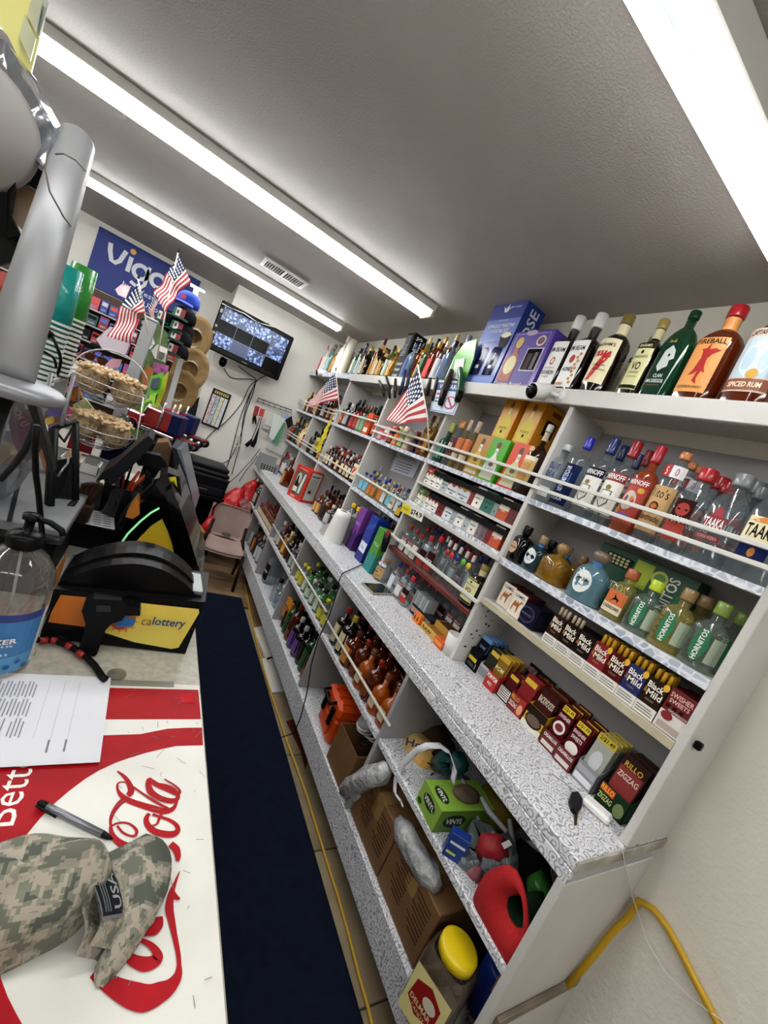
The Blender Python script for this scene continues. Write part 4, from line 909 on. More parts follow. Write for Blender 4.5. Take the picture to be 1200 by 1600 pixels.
# cigarette packs
def cig(w, h, c1, c2, txt, dark='#3a3a3a', style=0):
    fr = [('r', 0, 1, 0, 1, c2)]
    if style == 0: fr += [('p', [(0, 1), (1, 1), (1, .55), (.75, .68), (.5, .48), (.25, .68), (0, .55)], c1), ('r', .2, .8, .78, .83, '#e6e0d4'), T(txt + '*', .5, .3, .8, .1, dark), ('r', .35, .65, .1, .16, dark)]
    elif style == 1: fr += [('r', 0, 1, .62, 1, c1), T(txt + '*', .5, .45, .8, .1, dark), ('e', .5, .22, .1, .06, dark)]
    else: fr += [('r', 0, 1, 0, .45, c1), T(txt + '*', .5, .75, .8, .14, dark), T('RED', .5, .4, .4, .08, W_)]
    return carton(w, .07, h, M(c1, .35), fr, [('r', 0, 1, 0, 1, c1)])
def packs(z, L, place, y0):
    y = y0
    for w, h, c1, c2, tx, st, ds in L:
        put('cigarette_pack', cig(w, h, c1, c2, tx, '#f0ece4' if st == 3 else '#3a3a3a', st % 3), 1.222, y - w / 2, z, ds, place, 'box', group='cigarette packs in the second bay'); y -= w + .001
PK1 = 'on the upper cigarette shelf'
packs(1.445, [(.05, .085, '#b02024', '#eae4da', 'Marlboro', 0, 'red and white cigarette pack'), (.05, .085, '#9a8a3a', '#efeae0', 'Marlboro', 0, 'gold and white cigarette pack'), (.05, .085, '#8f9698', '#efeae4', 'Marlboro', 0, 'silver and white cigarette pack'), (.05, .08, '#3a4a44', '#b5bcbc', 'Menthol', 1, 'dark grey-green cigarette pack'),
    (.085, .08, '#a8282c', '#d6d9dc', 'Marlboro', 0, 'wide red and silver cigarette carton'), (.085, .078, '#b08a3a', '#d0d4da', 'Marlboro', 0, 'wide gold and silver cigarette carton'), (.03, .085, '#8a1a22', '#8a1a22', '', 1, 'narrow dark red pack seen from its side'), (.055, .09, '#e6e0da', '#efe9e2', 'SPIRIT', 1, 'white cigarette pack with small emblem'),
    (.07, .09, '#1c6b5c', '#1c6b5c', 'Newport', 1, 'teal green cigarette pack'), (.03, .085, '#2a4a44', '#8a9a96', '', 1, 'narrow dark green pack with barcode'), (.055, .088, '#c2562a', '#e8d8c4', '24/7', 2, 'orange and white pack marked 24/7'), (.024, .085, '#7a1a26', '#7a1a26', '', 1, 'maroon pack seen from its side'), (.024, .085, '#6b1622', '#6b1622', '', 1, 'maroon pack seen from its side')], PK1, 1.772)
put('cigarette_pack', cig(.05, .03, '#b02024', '#c9302e', '', '#ffffff', 1), 1.25, 1.745, 1.532, 'red cigarette carton lying on top of the packs', PK1, 'box')
packs(1.335, [(.05, .08, '#6b7a3a', '#efeae0', 'Marlboro', 0, 'olive and white cigarette pack'), (.035, .08, '#4a5a3a', '#c9c9b5', '', 1, 'narrow olive pack'), (.055, .08, '#a82428', '#efeae4', 'Marlboro', 0, 'red and white cigarette pack, farther'), (.055, .08, '#b02428', '#efeae4', 'Marlboro', 0, 'red and white cigarette pack, nearer'), (.055, .08, '#7a1420', '#7a1420', 'Pall Mall', 1, 'maroon cigarette pack'),
    (.06, .078, '#c9ced2', '#d9dde0', 'L&M', 1, 'pale grey cigarette pack'), (.035, .075, '#aab2b8', '#aab2b8', '', 1, 'narrow blue-grey pack'), (.055, .088, '#e2dfda', '#e9e6e0', 'SPIRIT', 1, 'white cigarette pack'), (.04, .08, '#9a9fa4', '#b5babd', '', 1, 'grey cigarette pack'), (.05, .085, '#dedad6', '#e6e2dd', 'SPIRIT', 1, 'white pack with black print'), (.03, .08, '#8a7a80', '#8a7a80', '', 1, 'mauve-grey pack edge'), (.03, .08, '#75656c', '#75656c', '', 1, 'dark mauve pack edge'), (.03, .08, '#8a1a22', '#8a1a22', '', 1, 'dark red pack edge'), (.055, .088, '#c2562a', '#e8d8c4', '24/7', 2, 'orange and white pack marked 24/7')], 'on the lower cigarette shelf', 1.772)
# yellow and white price tag at the bay corner
P = [(1.176,1.791,1.306),(1.176,1.589,1.32),(1.176,1.576,1.274),(1.176,1.776,1.263)]
t = MB(); t.hull([(p[0] - .002, p[1], p[2]) for p in P], [(p[0], p[1], p[2]) for p in P], M('#e2dfd4', .4)); o = obj('price_tag', t); tag(o, 'yellow and white price tag on the shelf corner below the cigarettes', 'sign')
t = MB(); t.art([('r', 0, .42, 0, 1, '#d9c92a'), T('VODKA', .2, .5, .3, .3, '#3a3a1a'), T('$74.9*', .7, .5, .5, .65, K_)], quad(P, .0026)); obj('price_print', t, o)

V4 = 'on the small vodka shelf'
row(1.235, 1.068, [(1.797,1.214,'vtito'),(1.714,1.223,'vsmir'),(1.653,1.22,'vsmir'),(1.6,1.216,'vtaaka'),(1.526,1.235,'vpopov'),(1.46,1.258,'vpopov'),(1.394,1.266,'vwhite'),(1.355,1.266,'vwhite'),(1.312,1.266,'vwhite'),(1.267,1.267,'vwhite'),(1.223,1.265,'vwhite'),(1.144,1.258,'vo')], V4)
fill(1.30, 1.068, 1.12, 1.75, ['vwhite', 'vsmir', 'vblue', 'vpopov', 'vsmir', 'vtaaka'], [.19, .18, .2, .19], 'at the back of the small vodka shelf', None)
fill(1.36, 1.068, 1.12, 1.75, ['vsmir', 'vpopov', 'vblue'], [.2, .19, .2], 'against the back of the small vodka shelf', None)
DOTS = [(1.214,1.365,1.216),(1.214,1.33,1.215),(1.214,1.294,1.219),(1.214,1.25,1.221),(1.214,1.213,1.218)]
for p, hx, n in zip(DOTS, ('#b5202a', '#d9302a', '#2a2a8a', '#6fbf3a', '#e0c02a'), ('red', 'bright red', 'blue', 'green', 'yellow')):
    t = MB(); t.lathe([(.014, 0), (.014, .002), (.001, .002)], M(hx, .4), 16, T=Matrix.Translation(p) @ Matrix.Rotation(-PI / 2, 4, 'Y')); o = obj('fruit_label', t); tag(o, 'round %s fruit label on a slim vodka bottle' % n, 'label', 'fruit labels on slim bottles')
V5 = 'on the worktop under the red-brown board'
row(1.222, ZC, [(1.768,.996,'titos'),(1.652,1.03,'vblue'),(1.573,1.032,'vsmir')], V5)
bottle('vpopov', 1.215, 1.50, ZC, ZC + .15, V5)
fill(1.29, ZC, 1.38, 1.74, ['vsmir', 'vsmir', 'vpopov', 'vsmir', 'silvercap'], [.155, .15, .15], 'on the worktop behind the small vodkas', None)
fill(1.35, ZC, 1.15, 1.74, ['vpopov', 'vsmir', 'vsmir'], [.155, .16], 'at the wall behind the small vodkas', None)
for k in range(6):
    t = carton(.016, .06, .105, M(['#8f9294', '#a3a6a8'][k % 2], .35)); put('silver_sleeve', t, 1.225, 1.452 - k * .019, ZC, 'grey narrow sleeve box', V5, 'box', group='grey sleeves beside the small vodkas')
# matches, lighter box, number card, candles
t = carton(.16, .1, .045, M('#26262a', .5), [('r', 0, 1, .3, .8, '#8a8a8c'), ('e', .1, .5, .05, .3, '#d9822a')], top=[('r', .05, .95, .1, .9, '#3a3a40')]); put('storage_tray', t, 1.22, 1.36, ZC, 'flat dark grey tray of lighters', V5, 'tray')
t = carton(.05, .02, .045, M('#e07a1e', .4), [T('6 6*', .5, .5, .7, .5, K_)]); put('number_card', t, 1.185, 1.335, ZC, 'small orange folded card marked 6 6', V5, 'card')
t = carton(.11, .07, .03, M('#c9a24a', .4), [T('RAW*', .4, .5, .6, .5, '#3a2414')], top=[('r', .05, .95, .1, .9, '#8f6a2a')]); put('paper_box', t, 1.19, 1.24, ZC, 'tan rolling paper box', V5, 'box')
t = carton(.1, .07, .03, M('#b58a3a', .4), top=[('r', .1, .9, .1, .9, '#5a3a1c')]); put('paper_box', t, 1.235, 1.22, .908, 'brown rolling paper box on the tan one', V5, 'box')
t = carton(.06, .05, .035, M('#cf5a1e', .4), [('r', .1, .9, .3, .7, '#e09a3a')]); put('lighter_box', t, 1.18, 1.15, ZC, 'small orange box beside the white cup', V5, 'box')
t = carton(.12, .06, .05, M('#1c1c1e', .5), [('r', .1, .8, .2, .8, '#8a2a1e')], top=[('r', .1, .9, .1, .9, '#33302e')]); put('lighter_tray', t, 1.30, 1.25, ZC, 'black tray with red and orange packets', V5, 'tray')
t = MB(); t.lathe([(.03, 0), (.036, .085), (.034, .085), (.028, .004), (.001, .004)], M('#d9d6d2', .4), 20); o = obj('plastic_cup', t, None, (1.215, 1.108, .8776)); reg(o, 'white plastic cup beside the bay upright', 'on the worktop', 'cup')

# ================================================================ third bay
R1 = 'on the third bay upper shelf'
SM = [('#c9566a', '#e8c9cc'), ('#d9d4d0', '#c2506a'), ('#2a2a30', '#c9562a'), ('#d96a2a', '#e0b070'), ('#6f8a4a', '#c9cf9a'), ('#c9a88a', '#e4d4c4'), ('#2a3050', '#7a2a3a'), ('#5a2020', '#8a3a2a')]
for i in range(8):
    for j in range(2):
        c, l = SM[(i + j * 3) % 8]; nm = 'tin%d%d' % (i, j)
        kind('k' + nm, .033, .11, M(c, .35), l, l, e=3, d=.028, sh=.7, nk=.6, caph=.18, soft=.06, desc=['rose', 'white and pink', 'black and orange', 'orange', 'olive green', 'beige', 'navy', 'dark red'][(i + j * 3) % 8] + ' small canned cocktail bottle')
        bottle('k' + nm, 1.235 + .08 * j, 2.43 - i * .07, 1.565, 1.66 + .01 * (i % 3) + .03 * j, R1)
row(1.25, 1.565, [(1.964,1.799,'ggold'),(1.912,1.798,'jwgold')], R1)
bottle('ggold', 1.33, 1.86, 1.565, 1.8, R1 + ' at the back')
R2 = 'on the third bay flask shelf'
row(1.32, 1.22, [(2.653,1.412,'silvercap'),(2.577,1.414,'silvercap'),(2.501,1.412,'silvercap'),(2.419,1.412,'silvercap')], R2 + ' at the back')
fill(1.232, 1.22, 2.2, 2.47, ['bluecap2', 'bluecap2', 'bluecap', 'bluecap'], [.125], R2, None)
fill(1.232, 1.22, 1.81, 2.2, ['yellowsm', 'silvercap', 'vtaaka', 'bluecap', 'silvercap', 'bluecap2', 'silvercap'], [.15, .135, .14], R2, None)
fill(1.285, 1.22, 1.81, 2.46, ['silvercap', 'yellowsm', 'bluecap', 'silvercap'], [.155, .15], 'in the third bay flask shelf middle row', None)
P = [(1.392,2.438,1.556),(1.392,2.127,1.567),(1.392,2.135,1.433),(1.392,2.426,1.414)]
t = MB(); t.hull([(p[0] - .001, p[1], p[2]) for p in P], [(p[0] + .001, p[1], p[2]) for p in P], M('#c9ccd6', .5)); o = obj('warning_sign', t); tag(o, 'pale warning notice on the back wall of the third bay', 'sign')
t = MB(); t.art([T('WARNING*', .5, .8, .7, .15, '#3a3f4a'), ('r', .1, .9, .66, .68, '#5a606c')] + [('r', .15, .8, .5 - .13 * k, .54 - .13 * k, '#6a707c') for k in range(4)] + [('p', [(.02, .7), (.08, .7), (.05, .8)], K_)], quad(P, .0018)); obj('notice_print', t, o)
t = carton(.06, .03, .17, M('#a81f24', .4)); put('carton', t, 1.31, 1.835, 1.225, 'bright red flat carton leaning at the side', R2, 'box')
bottle('jaeger', 1.215, 1.83, 1.22, 1.31, R2)
RC = 'on the worktop in the third bay'
row(1.30, ZC, [(2.595,1.084,'berry'),(2.476,1.107,'berry')], RC)
row(1.22, ZC, [(2.376,1.128,'steel'),(2.29,1.129,'steel')], RC)
def tallbox(c1, c2, w, h, txt='', extra=()):
    return carton(w, w, h, M(c1, .3), [('p', [(0, 0), (1, 0), (1, .35), (.6, .5), (.4, .3), (0, .45)], c2)] + ([T(txt, .5, .62, .7, .06, '#dcd6ea')] if txt else []) + list(extra), [('p', [(0, 0), (1, 0), (1, .3), (.5, .5), (0, .35)], c2)])
put('carton', tallbox('#80489a', '#4a2470', .085, .27, 'CIROC'), 1.2, 2.20, ZC, 'tall violet and purple gift box', RC, 'box')
put('carton', tallbox('#1c1a2a', '#14121f', .07, .26, 'CIROC'), 1.23, 2.105, ZC, 'tall blue-black gift box', RC, 'box')
put('carton', tallbox('#1f3f9a', '#182e80', .09, .275, '', [('r', .1, .95, .2, .42, '#d6dde6'), T('Skyy*', .5, .3, .4, .08, '#4a6aa8'), ('p', [(0, .65), (1, .8), (1, .9), (0, .7)], '#2f56b5')]), 1.185, 2.01, ZC, 'tall royal blue gift box, white patch', RC, 'box')
put('carton', tallbox('#1a1c20', '#3a3226', .05, .25, 'REMY'), 1.23, 1.925, ZC, 'narrow black gift box', RC, 'box')
put('carton', tallbox('#5a9a3c', '#2e8a8a', .085, .25, 'TEA'), 1.175, 1.868, ZC, 'tall green and teal gift box', RC, 'box')
fill(1.33, ZC, 1.83, 2.3, ['slimblack', 'purple', 'winered', 'slimblack'], [.27, .28], 'behind the gift boxes on the worktop', None)
# stun-gun torch hanging on the upright
t = MB(); Pk = [(1.165,1.795,1.131),(1.165,1.779,1.089),(1.165,1.765,1.031)]; t.tube(Pk, [.017, .02, .014], M('#1a1a1c', .35), 10); o = obj('flashlight', t); tag(o, 'black handheld torch with a red and yellow tag hanging at the upright', 'torch')
t = MB(); t.hull([(1.155,1.8,1.141),(1.155,1.762,1.148),(1.155,1.763,1.108),(1.155,1.801,1.1)], [(1.16,1.808,1.139),(1.16,1.769,1.147),(1.16,1.77,1.106),(1.16,1.809,1.098)], M('#b5281e', .4)); obj('tag_card', t, o)

# ================================================================ fourth bay
D1 = 'on the fourth bay upper shelf'
fill(1.24, 1.565, 2.52, 3.22, ['blackorange', 'darkbrown', 'darkbrown', 'palegreen', 'palegreen', 'redfruit', 'redfruit', 'slimblack', 'jwplat'], [.19, .2, .17, .17, .17, .18, .18, .21], D1, None)
fill(1.31, 1.565, 2.52, 3.22, ['greenwine', 'winered', 'greenwine', 'greenwine', 'darkbrown', 'slimamber', 'slimamber', 'slimamber', 'slimblack'], [.26, .25, .25, .24, .22, .22, .22, .23], 'at the back of the fourth bay upper shelf', None)
t = carton(.075, .05, .15, M('#d85a24', .4), [('r', .1, .9, .1, .3, '#efe4d8'), ('r', .3, .7, .5, .8, '#b54a1c')]); put('carton', t, 1.2, 2.64, 1.567, 'bright orange carton at the shelf front', D1, 'box')
D2 = 'on the fourth bay lower shelf'
fill(1.225, 1.23, 2.62, 3.23, ['whiskysm3', 'whiskysm', 'whiskysm', 'whiskysm2', 'whiskysm', 'whiskysm2', 'whiskysm3'], [.15, .155, .16], D2, None)
fill(1.275, 1.23, 2.64, 3.23, ['whiskysm2', 'whiskysm2', 'whiskysm', 'whiskysm3'], [.175, .17], 'in the second row of the fourth bay', None)
fill(1.33, 1.23, 2.52, 3.23, ['whiskysm3', 'whiskysm2', 'whiskysm'], [.185, .19], 'at the back of the fourth bay lower shelf', None)
bottle('sevensm', 1.245, 2.555, 1.23, 1.47, D2)
D3 = 'on the worktop in the fourth bay'
fill(1.215, ZC, 2.53, 2.98, ['darkbrown', 'jwplat', 'jwblack', 'darkbrown', 'slimamber', 'slimamber'], [.14, .15, .2, .2, .16, .15], D3, None)
fill(1.285, ZC, 2.53, 3.1, ['winered', 'winered', 'winered', 'slimamber', 'winered', 'slimamber'], [.19, .18], D3 + ' at the back', None)
fill(1.345, ZC, 2.53, 3.15, ['slimblack', 'darkbrown'], [.22, .2], D3 + ' against the wall', None)
# ---- red gift box with window, amber jug, paper roll
def redbox():
    w, d, h = .17, .15, .27
    t = carton(w, d, h, M('#c8301c', .35), [('t', 'NAPOLEON*', .5, .93, .55, .04, '#f0d8cc'), ('t', 'BRANDY*', .4, .06, .3, .05, '#f0e8dc')],
        [('r', .12, .9, .08, .95, '#c9c6c0'), ('r', .2, .8, .82, .86, '#4a4a4a')] + [('r', .2, .75, .3 + .06 * k, .32 + .06 * k, '#9a968f') for k in range(8)] + [('r', .3, .5, .3, .4, '#33302e')])
    m = MB(); fn = lambda u, q, l: ((u - .5) * w, -.0012 - .0003 * l, q * h)
    m.art([('r', .14, .86, .14, .86, M('#6a6a62', .15)), ('e', .4, .62, .16, .18, '#c9c6b8'), ('p', [(.25, .16), (.5, .16), (.5, .45), (.42, .55), (.38, .7), (.3, .7), (.28, .5)], '#26241f'), ('r', .24, .52, .2, .36, '#d9d6c4'), ('p', [(.6, .2), (.75, .2), (.8, .8), (.7, .82), (.62, .5)], '#dedbd2')], fn)
    return t, [('window', m)]
t, win = redbox()
o = put('carton', t, 1.10, 3.20, ZC, 'red gift box with clear window and bottle inside', 'on the worktop', 'box', rz=AISLE + .45, parts=win)
bottle('amberlow', 1.12, 3.62, ZC, ZC + .24, 'on the worktop beside the red box', desc='big amber jug-shaped bottle with orange cap')
b_ = bpy.data.objects; JUG = MB()
t = MB(); t.lathe([(.053, 0), (.053, .17), (.05, .172), (.02, .172), (.018, .166), (.018, 0)], M('#dedbd6', .75), 28, caps=False)
rr = root('paper_roll', (1.12, 2.27, .8776)); tag(rr, 'white paper towel roll standing on the worktop edge', 'paper roll')
rb = MB(); rb.lathe([(.062, 0), (.06, .06), (.052, .16), (.046, .2), (.02, .2), (.018, .19), (.017, .02)], M('#dedbd6', .75, bump=(60, .2, .002)), 28, caps=False); obj('roll', rb, rr)
t = MB(); t.lathe([(.0195, .0), (.0195, .201), (.0175, .201), (.0175, 0)], M('#8a6a4a', .8), 20, caps=False); obj('core', t, rr)
t = MB(); P = [(-.05, .02, .10), (-.075, .06, .06), (-.07, .09, .01), (-.03, .1, .002), (-.01, .06, .05)]; t.add(P, [(0, 1, 4), (1, 2, 3), (1, 3, 4)], M('#e0ddd8', .7)); obj('loose_sheet', t, rr)
# smartphone and its black cable
P = [(1.047,1.647,.878),(1.2,1.697,.878),(1.21,1.59,.878),(1.063,1.542,.878)]
ph = root('smartphone', (1.128,1.619,.878)); tag(ph, 'smartphone lying face up on the worktop edge', 'phone')
a = Vector((1.128,1.619,.878)); t = MB(); t.slab([(p[0], p[1]) for p in P], .8782, .8855, M('#a79c8c', .3), T=Matrix.Translation(-a)); obj('phone_body', t, ph)
t = MB(); c = Vector((sum(p[0] for p in P) / 4, sum(p[1] for p in P) / 4)); t.slab([((p[0] - c.x) * .9 + c.x, (p[1] - c.y) * .9 + c.y) for p in P], .8856, .8862, M('#20332f', .1), T=Matrix.Translation(-a)); obj('screen', t, ph)
t = MB(); t.tube([(1.757,2.479,.884),(1.548,2.33,.884),(1.409,2.184,.884),(1.216,1.964,.884),(1.049,1.796,.884),(.965,1.711,.884)] + [(.985,1.751,.833),(.985,1.72,.78)] + [(.96,1.658,.685),(.96,1.662,.54),(.96,1.625,.42),(.96,1.562,.324),(.96,1.522,.213),(.96,1.517,.128)] + [(.946,1.585,.04)], .0028, M('#141414', .5), 6)
o = obj('power_cable', t); tag(o, 'thin black cable running over the worktop edge to the floor', 'cable')

# ================================================================ fifth bay, at the corner
E1_ = 'on the corner bay upper shelf'
fill(1.24, 1.565, 3.28, 4.38, ['whitecap', 'slimamber', 'slimblack', 'slimamber', 'darkbrown', 'whitecap', 'slimblack', 'winered', 'cream', 'slimamber', 'winered', 'darkbrown', 'cream', 'winered', 'cream'], [.2, .21, .22, .21], E1_, None)
fill(1.32, 1.565, 3.3, 4.38, ['darkbrown', 'slimblack', 'winered', 'darkbrown'], [.24, .26], E1_ + ' at the back', None)
E2_ = 'on the corner bay lower shelf'
fill(1.24, 1.23, 3.28, 3.78, ['jwgold', 'whiskysm3', 'slimblack', 'jwplat', 'slimblack', 'darkbrown'], [.17, .2, .21], E2_, None)
fill(1.31, 1.23, 3.3, 3.78, ['slimblack', 'darkbrown', 'slimblack'], [.26, .25], E2_ + ' at the back', None)
fill(1.24, 1.23, 3.83, 4.40, ['jwred', 'cream', 'cream', 'slimamber', 'slimblack', 'greenwine', 'slimblack'], [.2, .28, .24, .23, .27], E2_, None)
E3_ = 'on the worktop at the corner'
fill(1.25, ZC, 3.3, 3.78, ['slimblack', 'slimblack', 'darkbrown'], [.2, .22], E3_, None)
fill(1.25, ZC, 3.84, 4.38, ['gred', 'winered', 'winered', 'jwplat', 'whitecap'], [.24, .22], E3_, None)
# yellow air fresheners hanging at the upright
for k in range(5):
    c = (1.17,3.21,1.495); t = MB(); t.prism([(-.03, 0), (-.012, .05), (0, .03), (.014, .05), (.03, .005), (0, -.03)], 0, .006, M('#cfc23a', .4))
    o = obj('air_freshener', t, None, (1.172, 3.27 + .012 * (k % 2), 1.53 - .055 * k), AISLE + .2 * (k % 3)); tag(o, 'yellow hanging car air freshener on the upright, %s from the top' % ['first', 'second', 'third', 'fourth', 'fifth'][k], 'air freshener', 'yellow air fresheners at the corner bay')
t = carton(.09, .03, .1, M('#cdb92a', .4), [('r', .2, .8, .3, .7, '#7a6a1a')]); put('snack_bag', t, 1.175, 3.37, 1.3, 'yellow packet hanging on the corner bay rail', E2_, 'bag')

# ================================================================ low shelves
# nearest lower bay
L1 = 'in the nearest low compartment'
MS = .5475; BS = .224
def sack(name, pts, r, m, desc, cat, place, parts=()):
    """soft lumpy shape: rings of varying radius along a path"""
    t = MB(); n = len(pts); N = 14; v = []; f = []
    for i, (p, rr) in enumerate(zip(pts, r)):
        d = Vector(pts[min(i + 1, n - 1)]) - Vector(pts[max(i - 1, 0)]); d.normalize(); a = d.orthogonal().normalized(); b = d.cross(a)
        for k in range(N):
            q = rr * (1 + .13 * math.sin(k * 2.3 + i * 1.7) + .07 * math.sin(k * 5 + i)); v.append(Vector(p) + a * q * math.cos(2 * PI * k / N) + b * q * math.sin(2 * PI * k / N))
    for i in range(n - 1):
        for k in range(N): f.append((i * N + k, i * N + (k + 1) % N, (i + 1) * N + (k + 1) % N, (i + 1) * N + k))
    f.append(tuple(range(N))[::-1]); f.append(tuple((n - 1) * N + k for k in range(N)))
    t.add(v, f, m, True); o = obj(name, t)
    for q, me in parts: obj(q, me, o)
    return reg(o, desc, place, cat)
PLW = M('#c9c9c9', .3, bump=(28, .9, .02), var=(14, '#8f8f90', .7))
sack('rice_bag', [(1.16,1.062,.498),(1.16,1.022,.499),(1.16,.957,.51),(1.16,.904,.518),(1.16,.882,.513)], [.03, .07, .085, .07, .03], M('#cf9a3a', .4, bump=(22, .8, .02), var=(6, '#e4cf8c', .8)), 'yellow and cream plastic sack', 'bag', 'on the nearest middle shelf')
t = MB(); v, f = text_mesh('Ho', True); fn = quad([(1.068,.978,.6),(1.068,.9,.65),(1.068,.896,.622),(1.068,.967,.576)], .001); t.add([fn(*p) for p in v], f, '#26306a'); o = b_['rice_bag']; obj('lettering', t, o)
t = MB(); hp = [(1,.826,.495),(1,.872,.484),(1,.891,.516),(1,.892,.586),(1,.867,.662),(1,.836,.71)] + [(1.06,.839,.707),(1.06,.793,.72),(1.06,.753,.704),(1.06,.741,.668)]
vv = []; ff = []
for i, p in enumerate(hp):
    vv += [(p[0], p[1], p[2]), (p[0] + .006, p[1], p[2] + .0), (p[0] + .006, p[1] - .02, p[2] - .006), (p[0], p[1] - .02, p[2] - .006)]
for i in range(len(hp) - 1):
    for k in range(4): ff.append((i * 4 + k, i * 4 + (k + 1) % 4, i * 4 + 4 + (k + 1) % 4, i * 4 + 4 + k))
t.add(vv, ff, M('#cfcfd2', .35), True); o = obj('bag_strap', t); tag(o, 'curved white plastic band looping over the yellow sack', 'strap')
sack('cloth_bag', [(1.26,1.142,.551),(1.26,1.059,.531),(1.26,.985,.509),(1.26,.927,.493)], [.05, .08, .085, .05], M('#4a3626', .7, bump=(20, .5, .01)), 'dark brown cloth bag at the back', 'bag', L1)
sack('power_tool', [(1.16,.893,.56),(1.16,.848,.619),(1.16,.81,.651),(1.16,.78,.66)], [.02, .04, .038, .02], M('#14595a', .4), 'teal power tool with black grip', 'tool', L1)
t = MB(); t.tube([(1.16,.916,.578),(1.16,.892,.624),(1.16,.848,.651),(1.16,.819,.642)], .012, M('#141414', .5), 8); obj('grip', t, b_['power_tool'])
t = MB(); t.tube([(1.13,.874,.578),(1.13,.898,.565),(1.13,.9,.535),(1.13,.871,.531),(1.13,.855,.564)], .0025, M('#141414', .5), 5); obj('hand_strap', t, b_['power_tool'])
sack('cloth_bundle', [(1.22,.862,.533),(1.22,.809,.542),(1.22,.75,.526),(1.22,.694,.517)], [.03, .05, .055, .04], M('#3a3f5a', .7, var=(30, '#9a9aa8', .5)), 'dark blue patterned cloth bundle', 'bundle', L1)
for i, P in enumerate(([(1.15,.763,.632),(1.15,.707,.612),(1.15,.651,.596)], [(1.12,.66,.676),(1.12,.62,.669),(1.12,.55,.679)], [(1.2,.6,.655),(1.2,.568,.622),(1.2,.546,.603)])):
    t = MB(); t.tube(P, [.006, .009, .006], M('#9a9aa0', .5), 8); o = obj('stiff_cord', t); tag(o, '%s stiff white cord among the bags of the nearest low compartment' % ['long', 'thicker bent', 'short upright'][i], 'cord')  # these are stiff cords lying among the bags
sack('snack_bag', [(1.26,.743,.614),(1.26,.698,.605),(1.26,.64,.601),(1.26,.605,.592)], [.03, .05, .055, .03], M('#4a3c1a', .4, var=(14, '#7a6a22', .7)), 'dark olive crinkled bag at the back', 'bag', L1)
# vinyl glove box
def frame_box(name, A, Bv, Cv, Dv, m):
    """solid from corner A with three edge vectors"""
    A, e1, e2, e3 = Vector(A), Vector(Bv), Vector(Cv), Vector(Dv)
    t = MB(); v = [A + e1 * i + e2 * j + e3 * k for k in (0, 1) for j in (0, 1) for i in (0, 1)]
    t.add(v, [(0, 2, 3, 1), (4, 5, 7, 6), (0, 1, 5, 4), (2, 6, 7, 3), (0, 4, 6, 2), (1, 3, 7, 5)], m)
    return t
g = root('glove_box', (1.003, .726, .5485), AISLE - .08); tag(g, 'light green carton of vinyl gloves on the nearest middle shelf', 'box')
w_, d_, h_ = .108, .22, .075
t = carton(w_, d_, h_, M('#84a840', .35), [('r', 0, 1, 0, 1, '#8fae50'), ('e', .5, .6, .3, .25, '#33402a'), T('VINYL*', .5, .6, .5, .22, W_), ('e', .15, .2, .1, .12, '#2a5a2a')], [('r', 0, 1, 0, 1, '#6f9438'), ('e', .3, .5, .2, .3, '#33402a'), T('VINYL*', .3, .5, .3, .25, W_)], [('r', .0, 1, .0, 1, '#8fb548'), ('e', .5, .15, .3, .09, '#33402a'), T('VINYL*', .5, .15, .45, .08, W_)])
obj('carton_body', t, g, (0, -.0, 0)); t = MB(); t.lathe([(.035, h_ + .001), (.03, h_ + .012), (.012, h_ + .016), (.001, h_ + .012)], M('#6b5a48', .7, bump=(40, .8, .01)), 12, T=Matrix.Translation((0, .13, 0)) @ Matrix.Scale(1.5, 4, (0, 1, 0))); obj('gloves', t, g)
t = carton(.055, .03, .075, M('#1c3f8a', .4), [('r', .1, .9, .6, .7, '#d9e0e8'), ('r', .1, .6, .2, .3, '#c9d86a')], [('r', .2, .8, .2, .8, '#dfe4ea')]); o = put('tool_pack', t, 1.012, .592, MS, 'small blue and lime packet', 'on the nearest middle shelf', 'box', rz=AISLE + .8)
sack('cap_bag', [(1.12,.622,.485),(1.12,.595,.504),(1.12,.565,.57),(1.12,.529,.605),(1.12,.5,.632)], [.03, .075, .085, .07, .03], M('#3c4a4a', .25, bump=(18, .9, .02), var=(9, '#8a8f92', .6)), 'clear plastic bag of grey and red caps', 'bag', 'on the nearest middle shelf')
sack('fabric_cap', [(1.09,.566,.585),(1.09,.55,.628),(1.09,.529,.66)], [.02, .04, .025], M('#9a1c26', .6, bump=(20, .3, .01)), 'crimson fabric cap with a white tag', 'cap', 'on the nearest middle shelf')
t = MB(); t.hull([(1.04,.509,.702),(1.04,.497,.729),(1.04,.485,.728),(1.04,.496,.7)], [(1.045,.512,.698),(1.045,.5,.725),(1.045,.487,.724),(1.045,.498,.696)], M('#c9c9c9', .5)); obj('paper_tag', t, b_['fabric_cap'])
sack('cloth_pack', [(1.07,.579,.551),(1.07,.555,.543),(1.07,.531,.532)], [.02, .035, .02], M('#b5838a', .5, var=(30, '#8a2a30', .8)), 'pink and white striped packet', 'bag', 'on the nearest middle shelf')
